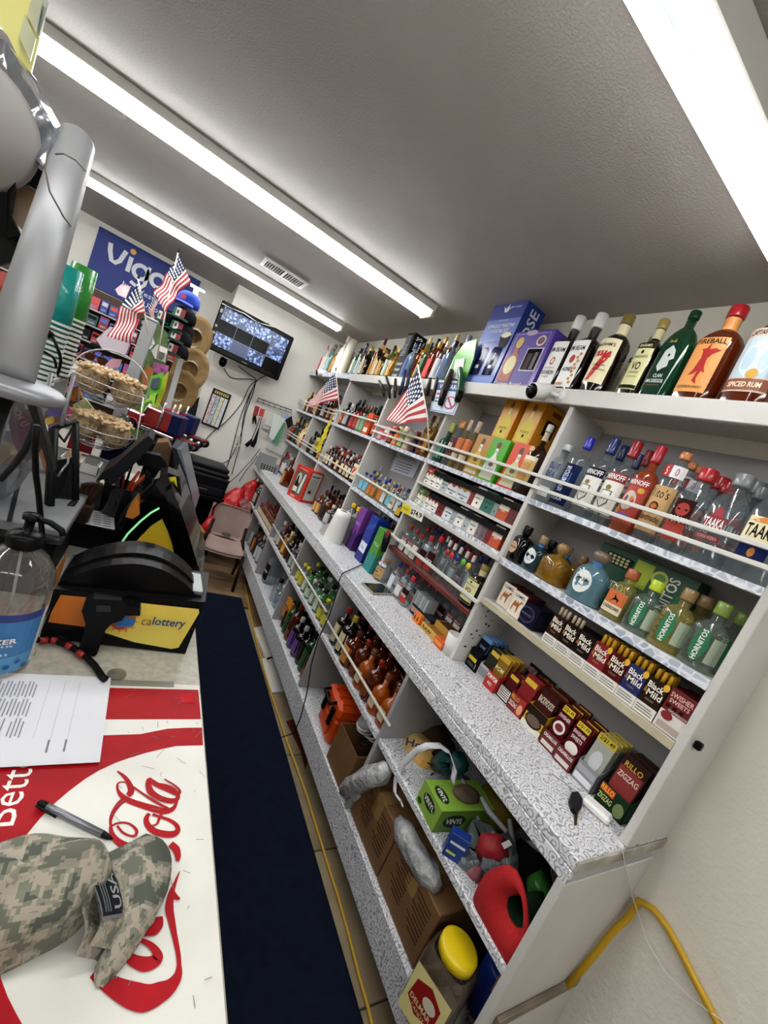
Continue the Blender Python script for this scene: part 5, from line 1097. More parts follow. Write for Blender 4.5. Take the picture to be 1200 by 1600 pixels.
# red felt hat with green band
t = MB(); P = [(1.01,.494,.637),(1.01,.472,.686),(1.01,.449,.715),(1.01,.422,.713),(1.01,.39,.693),(1.01,.366,.663),(1.01,.344,.621),(1.01,.34,.581),(1.01,.345,.54),(1.01,.376,.523),(1.01,.412,.515),(1.01,.451,.517),(1.01,.481,.535),(1.01,.498,.563)]
hole = [(1.01,.412,.676),(1.01,.398,.688),(1.01,.38,.67),(1.01,.367,.638),(1.01,.382,.619),(1.01,.404,.616),(1.01,.422,.629),(1.01,.426,.649)]
outer = [Vector(p) for p in P]; cen = sum(outer, Vector()) / len(outer); n = 24
def ringpts(Q, c):
    out = []
    for k in range(n):
        a = 2 * PI * k / n; d = Vector((0, math.cos(a), math.sin(a))); best = 0
        for i in range(len(Q)):
            p, q = Q[i] - c, Q[(i + 1) % len(Q)] - c; e = q - p; den = d.y * e.z - d.z * e.y
            if abs(den) < 1e-9: continue
            s = (p.y * e.z - p.z * e.y) / den; u = (p.y * d.z - p.z * d.y) / den
            if s > 0 and -.001 <= u <= 1.001: best = max(best, s)
        out.append(c + d * best)
    return out
hc = sum([Vector(p) for p in hole], Vector()) / len(hole)
RO = ringpts(outer, hc); RI = ringpts([Vector(p) for p in hole], hc)
v = []; f = []
for k in range(n):
    a, b2 = RO[k], RI[k]; m_ = (a + b2) / 2
    v += [a, m_ + Vector((-.008, 0, 0)), b2 + Vector((.004, 0, 0)), b2 + Vector((.012, 0, 0)), m_ + Vector((-.002, 0, 0)), a + Vector((.008, 0, 0))]
for k in range(n):
    for j in range(6): f.append((k * 6 + j, ((k + 1) % n) * 6 + j, ((k + 1) % n) * 6 + (j + 1) % 6, k * 6 + (j + 1) % 6))
RF = M('#b01218', .85, bump=(90, .3, .003)); t.add(v, f, RF, True)
o = obj('felt_hat', t); tag(o, 'bright red wide felt hat standing on edge at the shelf front', 'hat')
t = MB(); cr_ = []; ff = []
for j, (dx, s) in enumerate(((.006, 1.02), (.05, .95), (.09, .8), (.1, .3))):
    for k in range(n): q = hc + (RI[k] - hc) * s; cr_.append((q.x + dx, q.y, q.z))
for j in range(3):
    for k in range(n): ff.append((j * n + k, j * n + (k + 1) % n, (j + 1) * n + (k + 1) % n, (j + 1) * n + k))
ff.append(tuple(3 * n + k for k in range(n))); t.add(cr_, ff, M('#1f3a28', .8), True); obj('crown', t, o)
sack('green_bag', [(1.13,.449,.636),(1.13,.43,.65),(1.13,.413,.649),(1.13,.4,.628)], [.01, .035, .04, .02], M('#2f6b22', .35, bump=(14, .6, .02)), 'green plastic bag behind the end panel', 'bag', L1)
sack('dark_bag', [(1.25,.574,.558),(1.25,.505,.553),(1.25,.44,.527)], [.05, .07, .05], M('#1d1a1c', .6), 'black bag in the shadow at the back', 'bag', L1)
# bottom: cardboard boxes, rolls, jar
CB = M('#87643e', .7, var=(5, '#775634', .5));
def cardbox(x0, x1, y0, y1, z0, z1, desc, place, lines=True, top=True):
    r = root('cardboard_box', ((x0 + x1) / 2, (y0 + y1) / 2, z0)); X, Y, Z = (x1 - x0) / 2, (y1 - y0) / 2, z1 - z0
    t = MB(); t.bbox(-X, X, -Y, Y, 0, Z, CB, .003); obj('box_body', t, r)
    t = MB(); t.box(-X - .0006, X, -.025, .025, Z + .0002, Z + .0009, M('#9a7d52', .25)); t.box(-X - .0009, -X - .0002, -.025, .025, Z * .6, Z, M('#9a7d52', .25)); obj('packing_tape', t, r)
    if lines:
        t = MB()
        for k in range(9):
            for j in range(2):
                a = -Y * .8 + j * Y * .85; b2 = a + Y * (.62 - .1 * (k % 3)); t.box(-X - .0009, -X - .0002, a, b2, Z * .82 - k * Z * .07, Z * .84 - k * Z * .07, M('#4a3420', .7))
        obj('printed_text', t, r)
    return reg(r, desc, place, 'box')
LB = 'in the nearest bottom compartment'
cardbox(1.015, 1.33, .545, .785, BS, .415, 'brown cardboard box with printed columns, nearer', LB)
cardbox(1.015, 1.33, .79, 1.025, BS, .41, 'brown cardboard box with printed columns, farther', LB)
sack('plastic_roll', [(1.03,.821,.415),(1.03,.779,.418),(1.03,.706,.42),(1.03,.638,.428),(1.03,.597,.438)], [.02, .033, .036, .034, .015], PLW, 'long roll wrapped in white plastic', 'roll', 'on the cardboard boxes')
sack('wrapped_bundle', [(1,1.088,.249),(1,1.055,.308),(1,.999,.405),(1,.944,.48),(1,.933,.513)], [.02, .035, .038, .035, .02], PLW, 'silvery white plastic bundle sticking out', 'bundle', 'at the second low divider')
sack('plastic_bag', [(1.03,1.058,.232),(1.03,1.043,.268),(1.03,1.017,.317)], [.015, .03, .02], PLW, 'crumpled white bag hanging under the bundle', 'bag', 'at the second low divider')
jr = root('plastic_jar', (1.008, .462, BS), AISLE + .3); jr.scale = (.86, .86, .84); tag(jr, 'square clear plastic jar with yellow lid and cream label', 'jar')
t = MB(); k = BK['vodkabig']
for z0, z1 in ((0, .2),):
    pr = [(0, .95), (.01, 1), (.19, 1), (.215, .9), (.225, .8)]; n = 20; v = []; f = []
    for z, s_ in pr:
        for i in range(n):
            an = 2 * PI * (i + .5) / n; ca, sa = math.cos(an), math.sin(an); v.append((.075 * s_ * math.copysign(abs(ca) ** .55, ca), .075 * s_ * math.copysign(abs(sa) ** .55, sa), z))
    for r_ in range(len(pr) - 1):
        for i in range(n): f.append((r_ * n + i, r_ * n + (i + 1) % n, (r_ + 1) * n + (i + 1) % n, (r_ + 1) * n + i))
    f.append(tuple(range(n))[::-1]); t.add(v, f, G('#8a7a68', .25, '#cfc4b8'), True)
obj('jar_body', t, jr)
t = MB(); t.lathe([(.052, .222), (.058, .226), (.058, .252), (.05, .257), (.001, .257)], M('#d9bf1c', .35), 28); obj('lid', t, jr)
t = MB(); t.art([('r', 0, 1, 0, 1, '#e2d69a'), ('p', [(.1, .35), (.4, .2), (.85, .35), (.85, .75), (.5, .9), (.15, .75)], '#9a1c1c'), ('e', .6, .6, .18, .12, '#d9d2c0'), T('DELMAR*', .45, .42, .6, .1, '#e8d8a0'), T('CANDY', .45, .3, .4, .07, '#e8d8a0')], lambda u, q, l: ((u - .5) * .125, -.0765 - .0003 * l, .01 + q * .165)); obj('label', t, jr)
t = MB(); t.lathe([(.05, 0), (.055, .01), (.055, .14), (.045, .15), (.001, .152)], M('#1a3f9a', .4), 20); o = obj('storage_tub', t, None, (1.19, .42, BS + .0005)); tag(o, 'blue round tub behind the yellow-lidded jar', 'tub')
cardbox(1.10, 1.38, .363, .375, BS, .47, 'thin sheet of brown cardboard against the end panel', LB, lines=False)
sack('white_bottle', [(1.08,.452,.184),(1.08,.45,.222),(1.08,.445,.264)], [.03, .05, .03], M('#c4c6cc', .35), 'white plastic container beside the jar', 'container', LB)
t = MB(); t.lathe([(.05, 0), (.055, .02), (.055, .24), (.03, .26), (.001, .26)], M('#26181e', .3), 20); o = obj('dark_jar', t, None, (1.24, .52, BS + .0005)); tag(o, 'dark round jar behind the yellow-lidded jar', 'jar')

# ---- second low compartment: orange case, boxes of cables; bottles above
L2 = 'in the second bottom compartment'
cardbox(1.15, 1.38, 1.36, 1.56, BS, .50, 'plain brown cardboard box at the back', L2, lines=False)
cc = root('tool_case', (1.03, 1.43, BS + .002), AISLE - .1); reg(cc, 'bright orange plastic tool case with black latches', L2, 'case')
OR = M('#d9541a', .35)
t = MB(); t.bbox(-.09, .09, 0, .2, 0, .12, OR, .012); t.bbox(-.055, .055, -.008, .0, .02, .1, OR, .004); obj('case_body', t, cc)
t = MB(); t.bbox(-.095, .095, -.005, .205, .122, .19, OR, .015)
for s in (-1, 0, 1): t.bbox(s * .055 - .014, s * .055 + .014, .01, .19, .188, .197, OR, .003)
obj('lid', t, cc)
for s in (-1, 1): t = MB(); t.bbox(s * .05 - .014, s * .05 + .014, -.02, -.006, .075, .16, M('#161616', .4), .004); obj('latch', t, cc)
t = MB(); t.tube([(-.05, -.01, .185), (-.05, -.04, .175), (.05, -.04, .175), (.05, -.01, .185)], .008, M('#161616', .4), 8); obj('handle', t, cc)
ob = root('open_box', (1.12, 1.19, BS)); reg(ob, 'open brown cardboard box full of coiled cables', L2, 'box')
t = MB(); X, Y, Z = .115, .09, .17
t.box(-X, X, -Y, Y, 0, .003, CB); t.box(-X, -X + .003, -Y, Y, .003, Z, CB); t.box(X - .003, X, -Y, Y, .003, Z, CB); t.box(-X + .003, X - .003, -Y, -Y + .003, .003, Z, CB); t.box(-X + .003, X - .003, Y - .003, Y, .003, Z, CB); obj('box_body', t, ob)
random.seed(3)
for k in range(9):
    t = MB(); R_0 = .03 + .012 * random.random(); cx, cy = random.uniform(-.05, .05), random.uniform(-.035, .035); tl = random.uniform(-.5, .5)
    pts = [(cx + R_0 * math.cos(a * PI / 8), cy + R_0 * .8 * math.sin(a * PI / 8), .165 + .008 * k / 2 + tl * R_0 * math.cos(a * PI / 8 + k)) for a in range(16)]
    t.tube(pts, .0045, M(['#e0ddd8', '#1d1d1f', '#b5b2ac'][k % 3], .4), 6, closed=True); o = obj('cable_coil', t, None, (1.12, 1.19, BS + .02)); reg(o, ['white', 'black', 'grey'][k % 3] + ' coiled cable in the open box', L2, 'cable', 'coiled cables in the open cardboard box')
sack('plastic_bag', [(1.06, 1.24, .41), (1.09, 1.23, .44), (1.13, 1.21, .46), (1.17, 1.2, .45)], [.02, .04, .045, .02], PLW, 'crumpled white plastic bag on the cables', 'bag', L2)

def block(x0, y0, y1, z, L, place, dx=.078, rows=4):
    """rows of bottles going back from the front edge"""
    for j in range(rows):
        ks, hs = L[min(j, len(L) - 1)]
        fill(x0 + dx * j, z, y0, y1, ks, hs, place if j == 0 else '%s row ' % ['first', 'second', 'third', 'fourth'][j] + place, None)
M1 = 'on the second middle shelf'
block(1.045, 1.06, 1.72, MS, [(['honeyw', 'honeyw', 'copper', 'honeyw', 'copper', 'amberlow', 'gbrown', 'maroon'], [.17, .175, .18, .18, .18, .17, .2, .2]), (['blackcap', 'copper', 'blackcap', 'copper', 'copper', 'copper', 'maroon', 'maroon'], [.19, .2, .19]), (['blackcap', 'copper', 'maroon', 'maroon'], [.22, .21]), (['blackcap', 'maroon'], [.22, .23])], M1, .08)
M2 = 'on the third middle shelf'
block(1.045, 1.755, 2.38, MS, [(['limecap', 'limecap', 'glassgreen', 'glassgreen', 'glasspale', 'glassgreen'], [.13, .12, .14]), (['glassgreen', 'limecap', 'glassgreen', 'glassgreen', 'glasspale', 'glassgreen'], [.15, .14]), (['glasspale', 'glassgreen', 'glasspale'], [.18, .17]), (['glassgreen', 'glasspale', 'greenwine', 'glasspale'], [.21, .22])], M2, .088)
M3 = 'on the fourth middle shelf'
block(1.045, 2.42, 3.08, MS, [(['maroon', 'jwplat', 'slimblack', 'darkbrown', 'jwgold', 'blackcap'], [.17, .18, .17]), (['slimblack', 'darkbrown', 'jwplat', 'winered', 'winered'], [.2, .19]), (['winered', 'darkbrown', 'winered'], [.21, .22]), (['winered', 'slimblack'], [.24])], M3, .088)
# miniature bottles in a cardboard rack
M4 = 'on the fifth middle shelf'
for j in range(5):
    for k in range(15):
        kd = 'mini'; bottle('mini', 1.03 + .045 * j, 3.125 + .044 * k, MS, MS + .10 + .035 * (j % 2), '%s row ' % ['first', 'second', 'third', 'fourth', 'fifth'][j] + M4, group='miniature bottles on the fifth middle shelf')
fill(1.26, MS, 3.12, 3.78, ['glassgreen', 'ggold', 'gred'], [.22], M4 + ' at the back', None)
M5 = 'on the last middle shelf'
block(1.045, 3.82, 4.38, MS, [(['winered', 'darkbrown', 'jwplat'], [.2, .21]), (['winered', 'slimblack'], [.23])], M5, .1, rows=3)
# bottom row
B3_ = 'in the third bottom compartment'
block(1.06, 1.76, 2.38, BS, [(['copper', 'greenwine', 'slimblack', 'purple', 'purple'], [.2, .24, .22, .19]), (['silvertop', 'silvertop', 'silvertop', 'silvertop', 'silvertop'], [.24]), (['silvertop', 'slimblack'], [.26])], B3_, .1, rows=3)
t = carton(.1, .02, .13, M('#d98f2a', .4), [('r', .1, .9, .55, .62, '#5a3a1a'), ('r', .1, .9, .4, .45, '#5a3a1a')]); put('carton', t, 1.04, 2.33, BS + .05, 'orange-yellow card leaning on the bottles', B3_, 'card')
B4_ = 'in the fourth bottom compartment'
fill(1.07, BS, 2.43, 2.78, ['vodkawht', 'vodkawht', 'vodkamid'], [.17], B4_, None)
fill(1.17, BS, 2.43, 2.9, ['vodkamid', 'vodkamid', 'vodkawht'], [.2], B4_ + ' in the second row', None)
fill(1.28, BS, 2.43, 3.05, ['vodkamid', 'vodkawht'], [.24], B4_ + ' at the back', None)
bottle('vodkabig', 1.08, 2.96, BS, BS + .28, B4_)
B5_ = 'in the fifth bottom compartment'
block(1.07, 3.12, 3.78, BS, [(['amberlow', 'slimblack', 'jwplat', 'jwplat', 'slimblack'], [.22, .26, .25]), (['slimamber', 'winered', 'slimamber'], [.27]), (['slimblack', 'winered'], [.28])], B5_, .1, rows=3)
B6_ = 'in the last bottom compartment'
block(1.07, 3.82, 4.38, BS, [(['darkbrown', 'winered', 'jwplat'], [.25])], B6_, .1, rows=2)

# ---- runner mat, cords and cardboard on the floor
t = MB(); t.bbox(.3, .965, .12, 3.05, 0, .012, M('#0f1524', .95, bump=(240, .6, .003), var=(30, '#151d30', .5)), .004); o = obj('floor_mat', t); tag(o, 'long dark navy rubber-backed runner mat on the floor behind the counter', 'mat')
t = MB(); t.tube([Vector((p[0], p[1], .008)) for p in [(1.045,3.421,.008),(1.022,3.12,.008),(.996,2.766,.008),(.986,2.437,.008),(.978,2.164,.008),(.979,1.935,.008),(.985,1.761,.008),(.989,1.587,.008),(.999,1.435,.008),(1.006,1.284,.008),(1.006,1.125,.008),(1.005,1,.008),(1.007,.89,.008),(1.003,.775,.008),(.996,.675,.008),(.994,.601,.008),(.989,.554,.008),(.984,.51,.008)]], .006, M('#b5912a', .45), 8); o = obj('extension_cord', t); tag(o, 'yellow extension cord running along the floor beside the plinth', 'cord')
y_ = YE - .012
t = MB(); t.tube([(1.30, y_ + .002, .42), (1.34, y_ - .002, .52), (1.365, y_ - .004, .60), (1.382, y_ - .01, .64)] + [(1.392,.312,.699),(1.392,.281,.713),(1.392,.247,.709),(1.392,.213,.696),(1.392,.175,.677),(1.392,.14,.661),(1.392,.099,.643),(1.392,.062,.629)], .0085, M('#cda516', .45), 10); o = obj('yellow_cable', t); tag(o, 'thick yellow cord bent over the wall beside the shelving end', 'cord')
CBF = M('#8f7350', .75, var=(6, '#7a6040', .5))
for i, (P, z, m, d) in enumerate((([(.989,3.14,.02),(1.095,3.261,.02),(1.088,2.657,.02),(1.021,2.606,.02)], .006, CBF, 'flattened brown cardboard strip on the floor, farthest'), ([(.985,2.614,.02),(1.077,2.671,.02),(1.077,2.293,.02),(1.016,2.249,.02)], .012, M('#cfcbc2', .6), 'white folded box lying by the plinth, farther'), ([(.975,2.256,.02),(1.069,2.299,.02),(1.059,1.964,.02),(.985,1.947,.02)], .012, M('#c9c5bd', .6), 'white folded box lying by the plinth, nearer'))):
    t = MB(); t.slab([p[:2] for p in P], .0005, .0005 + z, m); o = obj('flat_carton', t); tag(o, d, 'cardboard')
t = MB(); t.slab([p[:2] for p in [(1.022,1.737,.01),(1.096,1.763,.01),(1.073,1.485,.01),(1.043,1.431,.01),(1.049,1.544,.01)]], .0004, .003, M('#5a2c20', .6)); o = obj('paper_scrap', t); tag(o, 'dark brown scrap beside the plinth on the tiles', 'scrap')

# ================================================================ checkout side
BK_ = '#121214'
def ext(t, P, dv, m):
    """outline P given real depth along dv"""
    dv = Vector(dv); t.hull([Vector(p) for p in P], [Vector(p) + dv for p in P], m); return t
def single(name, t, label, cat, group=None, kind=None): return tag(obj(name, t), label, cat, group, kind)

# ---- service counter
sc = root('service_counter', (.28, .1, 0)); tag(sc, 'long speckled off-white service counter with the till machines on it', 'counter')
SPK = M('#c4c0b2', .4, var=(60, '#a9a598', .55))
t = MB(); t.bbox(-1.5, 0, -.35, 2.7, .765, .7985, SPK, .003); obj('worktop', t, sc)
t = MB(); t.box(-1.48, -.02, -.33, 2.68, .0, .764, M('#77736c', .6)); obj('cabinet_body', t, sc)

# ---- printed sheet with the red and white soft drink lettering
ps = root('printed_panel', (0, .5, .799)); tag(ps, 'red and white soft drink advertising panel lying on the service counter', 'panel')
Tp = Matrix.Translation((0, -.5, -.799)); ZP = .8
WH = M('#dcdad3', .32, var=(7, '#d2d0c8', .4)); RD = M('#b01522', .5, var=(30, '#a31420', .3)); RD.node_tree.nodes['Principled BSDF'].inputs['Specular IOR Level'].default_value = .15
t = MB(); t.box(-.5, .276, .02, .925, .7992, ZP, WH, T=Tp); obj('white_sheet', t, ps)
def flat(P, m, z, T_=Tp):
    t.add([(p[0], p[1], z) for p in P], [tuple(range(len(P)))], m, T=T_)
t = MB()
flat([(-.5, .905)] + [(-.085,.889,.8),(.084,.899,.8),(.273,.909,.8),(.274,.812,.8),(.091,.806,.8),(-.062,.805,.8)] + [(-.5, .86)], RD, ZP + .0004)
flat([(-.5, .83)] + [(-.007,.763,.8),(.096,.765,.8),(.155,.768,.8),(.206,.783,.8),(.241,.786,.8),(.275,.787,.8),(.274,.738,.8),(.246,.738,.8),(.221,.737,.8),(.192,.729,.8),(.167,.721,.8),(.144,.712,.8),(.119,.7,.8),(.096,.685,.8),(.078,.669,.8),(.059,.647,.8),(.043,.625,.8),(.031,.603,.8),(.021,.58,.8),(.018,.552,.8),(.016,.523,.8),(.016,.493,.8),(.019,.465,.8),(.027,.438,.8),(.038,.412,.8),(.048,.395,.8),(.059,.379,.8),(.07,.364,.8),(.085,.344,.8)] + [(-.5, .3)], RD, ZP + .0004)
obj('red_field', t, ps)
t = MB()
v, f = text_mesh('Better'); a = (.004,.607,.8);
t.add([(a[0] - .002 - .04 * p[1], a[1] - .012 + .15 * p[0], ZP + .0008) for p in v], f, M('#dcdad3', .3), T=Tp); obj('lettering', t, ps)
STR = [
 ([(.124,.682,.8),(.138,.667,.8),(.148,.646,.8),(.148,.636,.8),(.144,.632,.8)], [2, 6, 9, 10, 8]),
 ([(.143,.656,.8),(.133,.659,.8),(.127,.655,.8),(.129,.642,.8),(.138,.629,.8),(.15,.62,.8),(.168,.611,.8),(.186,.603,.8),(.202,.597,.8),(.214,.599,.8),(.22,.607,.8),(.223,.617,.8)], [2, 2, 3, 4, 8, 9, 10, 11, 10, 8, 5, 3]),
 ([(.143,.627,.8),(.133,.617,.8),(.126,.602,.8),(.124,.589,.8),(.126,.58,.8),(.133,.583,.8),(.144,.583,.8),(.154,.578,.8),(.162,.568,.8),(.161,.56,.8),(.154,.56,.8),(.143,.567,.8),(.134,.579,.8)], [9, 8, 6, 4, 3, 3, 3, 3, 4, 4, 3, 3, 3]),
 ([(.125,.579,.8),(.128,.567,.8),(.135,.556,.8),(.147,.546,.8),(.163,.538,.8)], [4, 6, 8, 10, 9]),
 ([(.179,.595,.8),(.175,.587,.8),(.177,.576,.8),(.187,.564,.8),(.202,.557,.8),(.216,.555,.8),(.223,.56,.8),(.221,.57,.8),(.21,.58,.8),(.196,.587,.8),(.184,.593,.8)], [5, 7, 8, 9, 10, 10, 8, 6, 5, 4, 4]),
 ([(.2,.597,.8),(.195,.586,.8),(.191,.575,.8),(.183,.573,.8)], [4, 4, 3, 2]),
 ([(.152,.647,.8),(.166,.634,.8),(.181,.621,.8),(.195,.61,.8),(.208,.601,.8)], [3, 3, 4, 4, 4]),
 ([(.175,.663,.8),(.175,.65,.8),(.18,.635,.8),(.193,.623,.8),(.208,.616,.8),(.22,.616,.8),(.224,.624,.8),(.216,.639,.8),(.201,.648,.8),(.186,.651,.8)], [5, 9, 10, 9, 9, 8, 6, 5, 4, 4]),
 ([(.174,.662,.8),(.192,.647,.8),(.209,.637,.8),(.223,.628,.8),(.227,.634,.8),(.218,.646,.8),(.201,.66,.8)], [8, 8, 8, 7, 4, 3, 2]),
 ([(.212,.539,.8),(.22,.53,.8),(.223,.519,.8),(.222,.511,.8)], [9, 10, 8, 5]),
 ([(.225,.495,.8),(.219,.481,.8),(.213,.465,.8),(.211,.448,.8),(.214,.432,.8),(.218,.413,.8),(.222,.394,.8),(.223,.381,.8),(.221,.37,.8),(.212,.362,.8),(.2,.359,.8),(.186,.358,.8),(.172,.364,.8),(.157,.373,.8),(.143,.383,.8),(.128,.396,.8)], [1, 4, 8, 10, 8, 6, 5, 5, 10, 15, 20, 23, 22, 18, 14, 10]),
 ([(.225,.457,.8),(.218,.462,.8),(.213,.47,.8)], [2, 7, 7]),
 ([(.161,.405,.8),(.171,.397,.8),(.183,.391,.8),(.193,.391,.8),(.198,.394,.8),(.195,.402,.8),(.187,.411,.8),(.176,.418,.8)], [8, 11, 14, 13, 11, 8, 6, 4]),
 ([(.198,.44,.8),(.197,.431,.8),(.192,.426,.8),(.185,.425,.8),(.175,.425,.8)], [8, 12, 13, 9, 7])]
def smooth(P, W_, k=4):
    Q = []; WW = []
    for i in range(len(P) - 1):
        p0 = Vector(P[max(i - 1, 0)]); p1 = Vector(P[i]); p2 = Vector(P[i + 1]); p3 = Vector(P[min(i + 2, len(P) - 1)])
        for j in range(k):
            s = j / k; Q.append(.5 * ((2 * p1) + (p2 - p0) * s + (2 * p0 - 5 * p1 + 4 * p2 - p3) * s * s + (3 * p1 - p0 - 3 * p2 + p3) * s ** 3)); WW.append(W_[i] * (1 - s) + W_[i + 1] * s)
    Q.append(Vector(P[-1])); WW.append(W_[-1]); return Q, WW
t = MB()
for n_, (P, wd) in enumerate(STR):
    Q, WW = smooth(P, wd); vv = []
    for i, q in enumerate(Q):
        d = Q[min(i + 1, len(Q) - 1)] - Q[max(i - 1, 0)]; d.z = 0; d.normalize(); nrm = Vector((-d.y, d.x, 0)) * (WW[i] * .00055)
        z = ZP + .0008 + .0001 * n_; vv += [(q.x + nrm.x, q.y + nrm.y, z), (q.x - nrm.x, q.y - nrm.y, z)]
    t.add(vv, [(2 * i, 2 * i + 1, 2 * i + 3, 2 * i + 2) for i in range(len(Q) - 1)], RD, T=Tp)
o = obj('script_lettering', t, ps); o['label'] = 'flowing red script lettering of the drink name'
t = MB(); random.seed(11)
for k in range(46):
    x = random.uniform(.12, .27); y = random.uniform(.22, .9); a = random.uniform(0, 3.1); L_ = random.uniform(.002, .012); w = .0004
    c, s_ = math.cos(a), math.sin(a); t.add([(x - c * L_ - s_ * w, y - s_ * L_ + c * w, ZP + .0025), (x + c * L_ - s_ * w, y + s_ * L_ + c * w, ZP + .0025), (x + c * L_ + s_ * w, y + s_ * L_ - c * w, ZP + .0025), (x - c * L_ + s_ * w, y - s_ * L_ - c * w, ZP + .0025)], [(0, 1, 2, 3)], M('#77736c', .6), T=Tp)
o = obj('scratch', t, ps); o['kind'] = 'stuff'
t = MB(); t.box(*[q for q in (.232, .262, .862, .893)], ZP + .0006, ZP + .0012, M('#c02030', .12), T=Tp); obj('red_tape', t, ps)

# ---- papers
PPR = M('#d6d6da', .6)
pr = root('paper_stack', (0, .75, .8028)); tag(pr, 'stack of printed white forms lying at the back of the red panel', 'paper')
A = Vector((.086,.923,.803)); B_ = Vector((.094,.698,.803)); e = (B_ - A).normalized(); e2 = Vector((e.y, -e.x, 0))
if e2.x > 0: e2 = -e2
for k in range(3):
    sh = .003 * k; t = MB(); c0 = A + e2 * 0 + e * (-sh) - Vector((0, .75, .8028)); L1_ = (B_ - A).length
    P = [c0, c0 + e * (L1_ + .002 * k), c0 + e * (L1_ + .002 * k) + e2 * .279, c0 + e2 * .279]
    t.slab([(p.x, p.y) for p in P], .0006 * (3 - k), .0006 * (3 - k) + .0005, PPR); obj('sheet', t, pr)
t = MB(); random.seed(5)
def pline(u0, u1, w0, w1, m='#6a6a70'):       # u along e (paper width), w along e2
    p = [c0_ + e * u0 + e2 * w0, c0_ + e * u1 + e2 * w0, c0_ + e * u1 + e2 * w1, c0_ + e * u0 + e2 * w1]; t.add([(q.x, q.y, .0031) for q in p], [(0, 1, 2, 3)], m)
c0_ = A - Vector((0, .75, .8028))
for k in range(24):
    for j in range(3 - (k % 5 == 4)): pline(.02 + .05 * j + .008 * (k % 3 == 0), .066 + .05 * j - .004 * (k % 2), .125 + .0056 * k, .1271 + .0056 * k, '#8a8a90')
for k in range(3): pline(.015 + .1 * 0, .17, .055 + .025 * k, .0555 + .025 * k, '#9a9a9e')
for k in range(2): pline(.172, .2, .055 + .025 * k, .058 + .025 * k, '#77777c')
pl = obj('printed_text', t, pr)

# ---- ballpoint pen
a = Vector((.022,.625,.807)); b2 = Vector((.13,.556,.803)); d = b2 - a
pn = root('pen', a); tag(pn, 'silver and black click pen on the white disc of the panel', 'pen')
t = MB(); t.tube([d * .12, d * .3, d * .86], .0048, M('#8a8d92', .3, .6), 12); obj('barrel', t, pn)
t = MB(); t.tube([d * .86, d * .95, d], [.0048, .0032, .0008], M('#19191b', .35), 12); obj('tip', t, pn)
t = MB(); t.tube([Vector((0, 0, 0)), d * .03, d * .12], [.002, .0046, .0048], M('#19191b', .35), 12); obj('end_cap', t, pn)
t = MB(); n_ = Vector((-d.y, d.x, 0)).normalized(); t.tube([d * .02 - n_ * .0065 + Vector((0, 0, .001)), d * .3 - n_ * .0075], .0016, M('#19191b', .35), 6); obj('clip', t, pn)

# ---- ruler, coin-like clear disc
t = MB(); P = [(-.082,.916,.8),(.218,.932,.8),(.218,.913,.8),(-.078,.901,.8)]; t.slab([p[:2] for p in P], .8005, .8015, M('#8f8d86', .3, .3)); single('ruler', t, 'grey metal ruler lying along the back of the red panel', 'ruler')
t = MB(); a = (.096,.941,.8); t.lathe([(.017, 0), (.019, .003), (.019, .005), (.015, .006), (.001, .005)], G('#a8a49a', .25, '#d2cfc8'), 24, T=Matrix.Translation((a[0], a[1], .8005))); single('clear_disc', t, 'small round clear plastic disc on the off-white counter', 'disc')

# ---- camouflage cap
cm_, nt, bs = node_mat('digital_camouflage'); L = nt.links.new
tc = nt.nodes.new('ShaderNodeTexCoord'); sn = nt.nodes.new('ShaderNodeVectorMath'); sn.operation = 'SNAP'; sn.inputs[1].default_value = (.0042, .0042, .0042)
nz = nt.nodes.new('ShaderNodeTexNoise'); nz.inputs['Scale'].default_value = 27; nz.inputs['Detail'].default_value = 2.5
rp = nt.nodes.new('ShaderNodeValToRGB'); rp.color_ramp.interpolation = 'CONSTANT'; er = rp.color_ramp
er.elements[0].position = 0; er.elements[0].color = lin('#565a50'); er.elements[1].position = .44; er.elements[1].color = lin('#7c7d6e')
q_ = er.elements.new(.5); q_.color = lin('#a39a8c'); q_ = er.elements.new(.56); q_.color = lin('#8c877a'); q_ = er.elements.new(.6); q_.color = lin('#6b6d60')
wv = nt.nodes.new('ShaderNodeTexNoise'); wv.inputs['Scale'].default_value = 600; bp = nt.nodes.new('ShaderNodeBump'); bp.inputs['Strength'].default_value = .3; bp.inputs['Distance'].default_value = .001
L(tc.outputs['Object'], sn.inputs[0]); L(sn.outputs[0], nz.inputs['Vector']); L(nz.outputs['Fac'], rp.inputs['Fac']); L(rp.outputs['Color'], bs.inputs['Base Color'])
L(tc.outputs['Object'], wv.inputs['Vector']); L(wv.outputs['Fac'], bp.inputs['Height']); L(bp.outputs['Normal'], bs.inputs['Normal']); bs.inputs['Roughness'].default_value = .9
hc_ = Vector((.026, .468, .8012)); cp = root('military_cap', hc_); tag(cp, 'grey-green digital camouflage patrol cap with a dark flag patch', 'cap')
t = MB(); n = 40; v = []; f = []
pr_ = [(.086, 0), (.091, .006), (.091, .018), (.089, .03), (.092, .045), (.09, .062), (.083, .076), (.066, .086), (.04, .09), (.012, .089)]
for j, (r_, z) in enumerate(pr_):
    for i in range(n):
        an = 2 * PI * i / n; rr = r_ * (1 + .035 * math.sin(3 * an + .7 + j * .25) + .02 * math.sin(7 * an + j * .5)); zz = z * (1 + .1 * math.sin(2 * an + 1.2)) + (.003 * math.sin(5 * an) if j > 4 else 0)
        v.append((rr * 1.02 * math.cos(an), rr * .6 * math.sin(an), zz))
for j in range(len(pr_) - 1):
    for i in range(n): f.append((j * n + i, j * n + (i + 1) % n, (j + 1) * n + (i + 1) % n, (j + 1) * n + i))
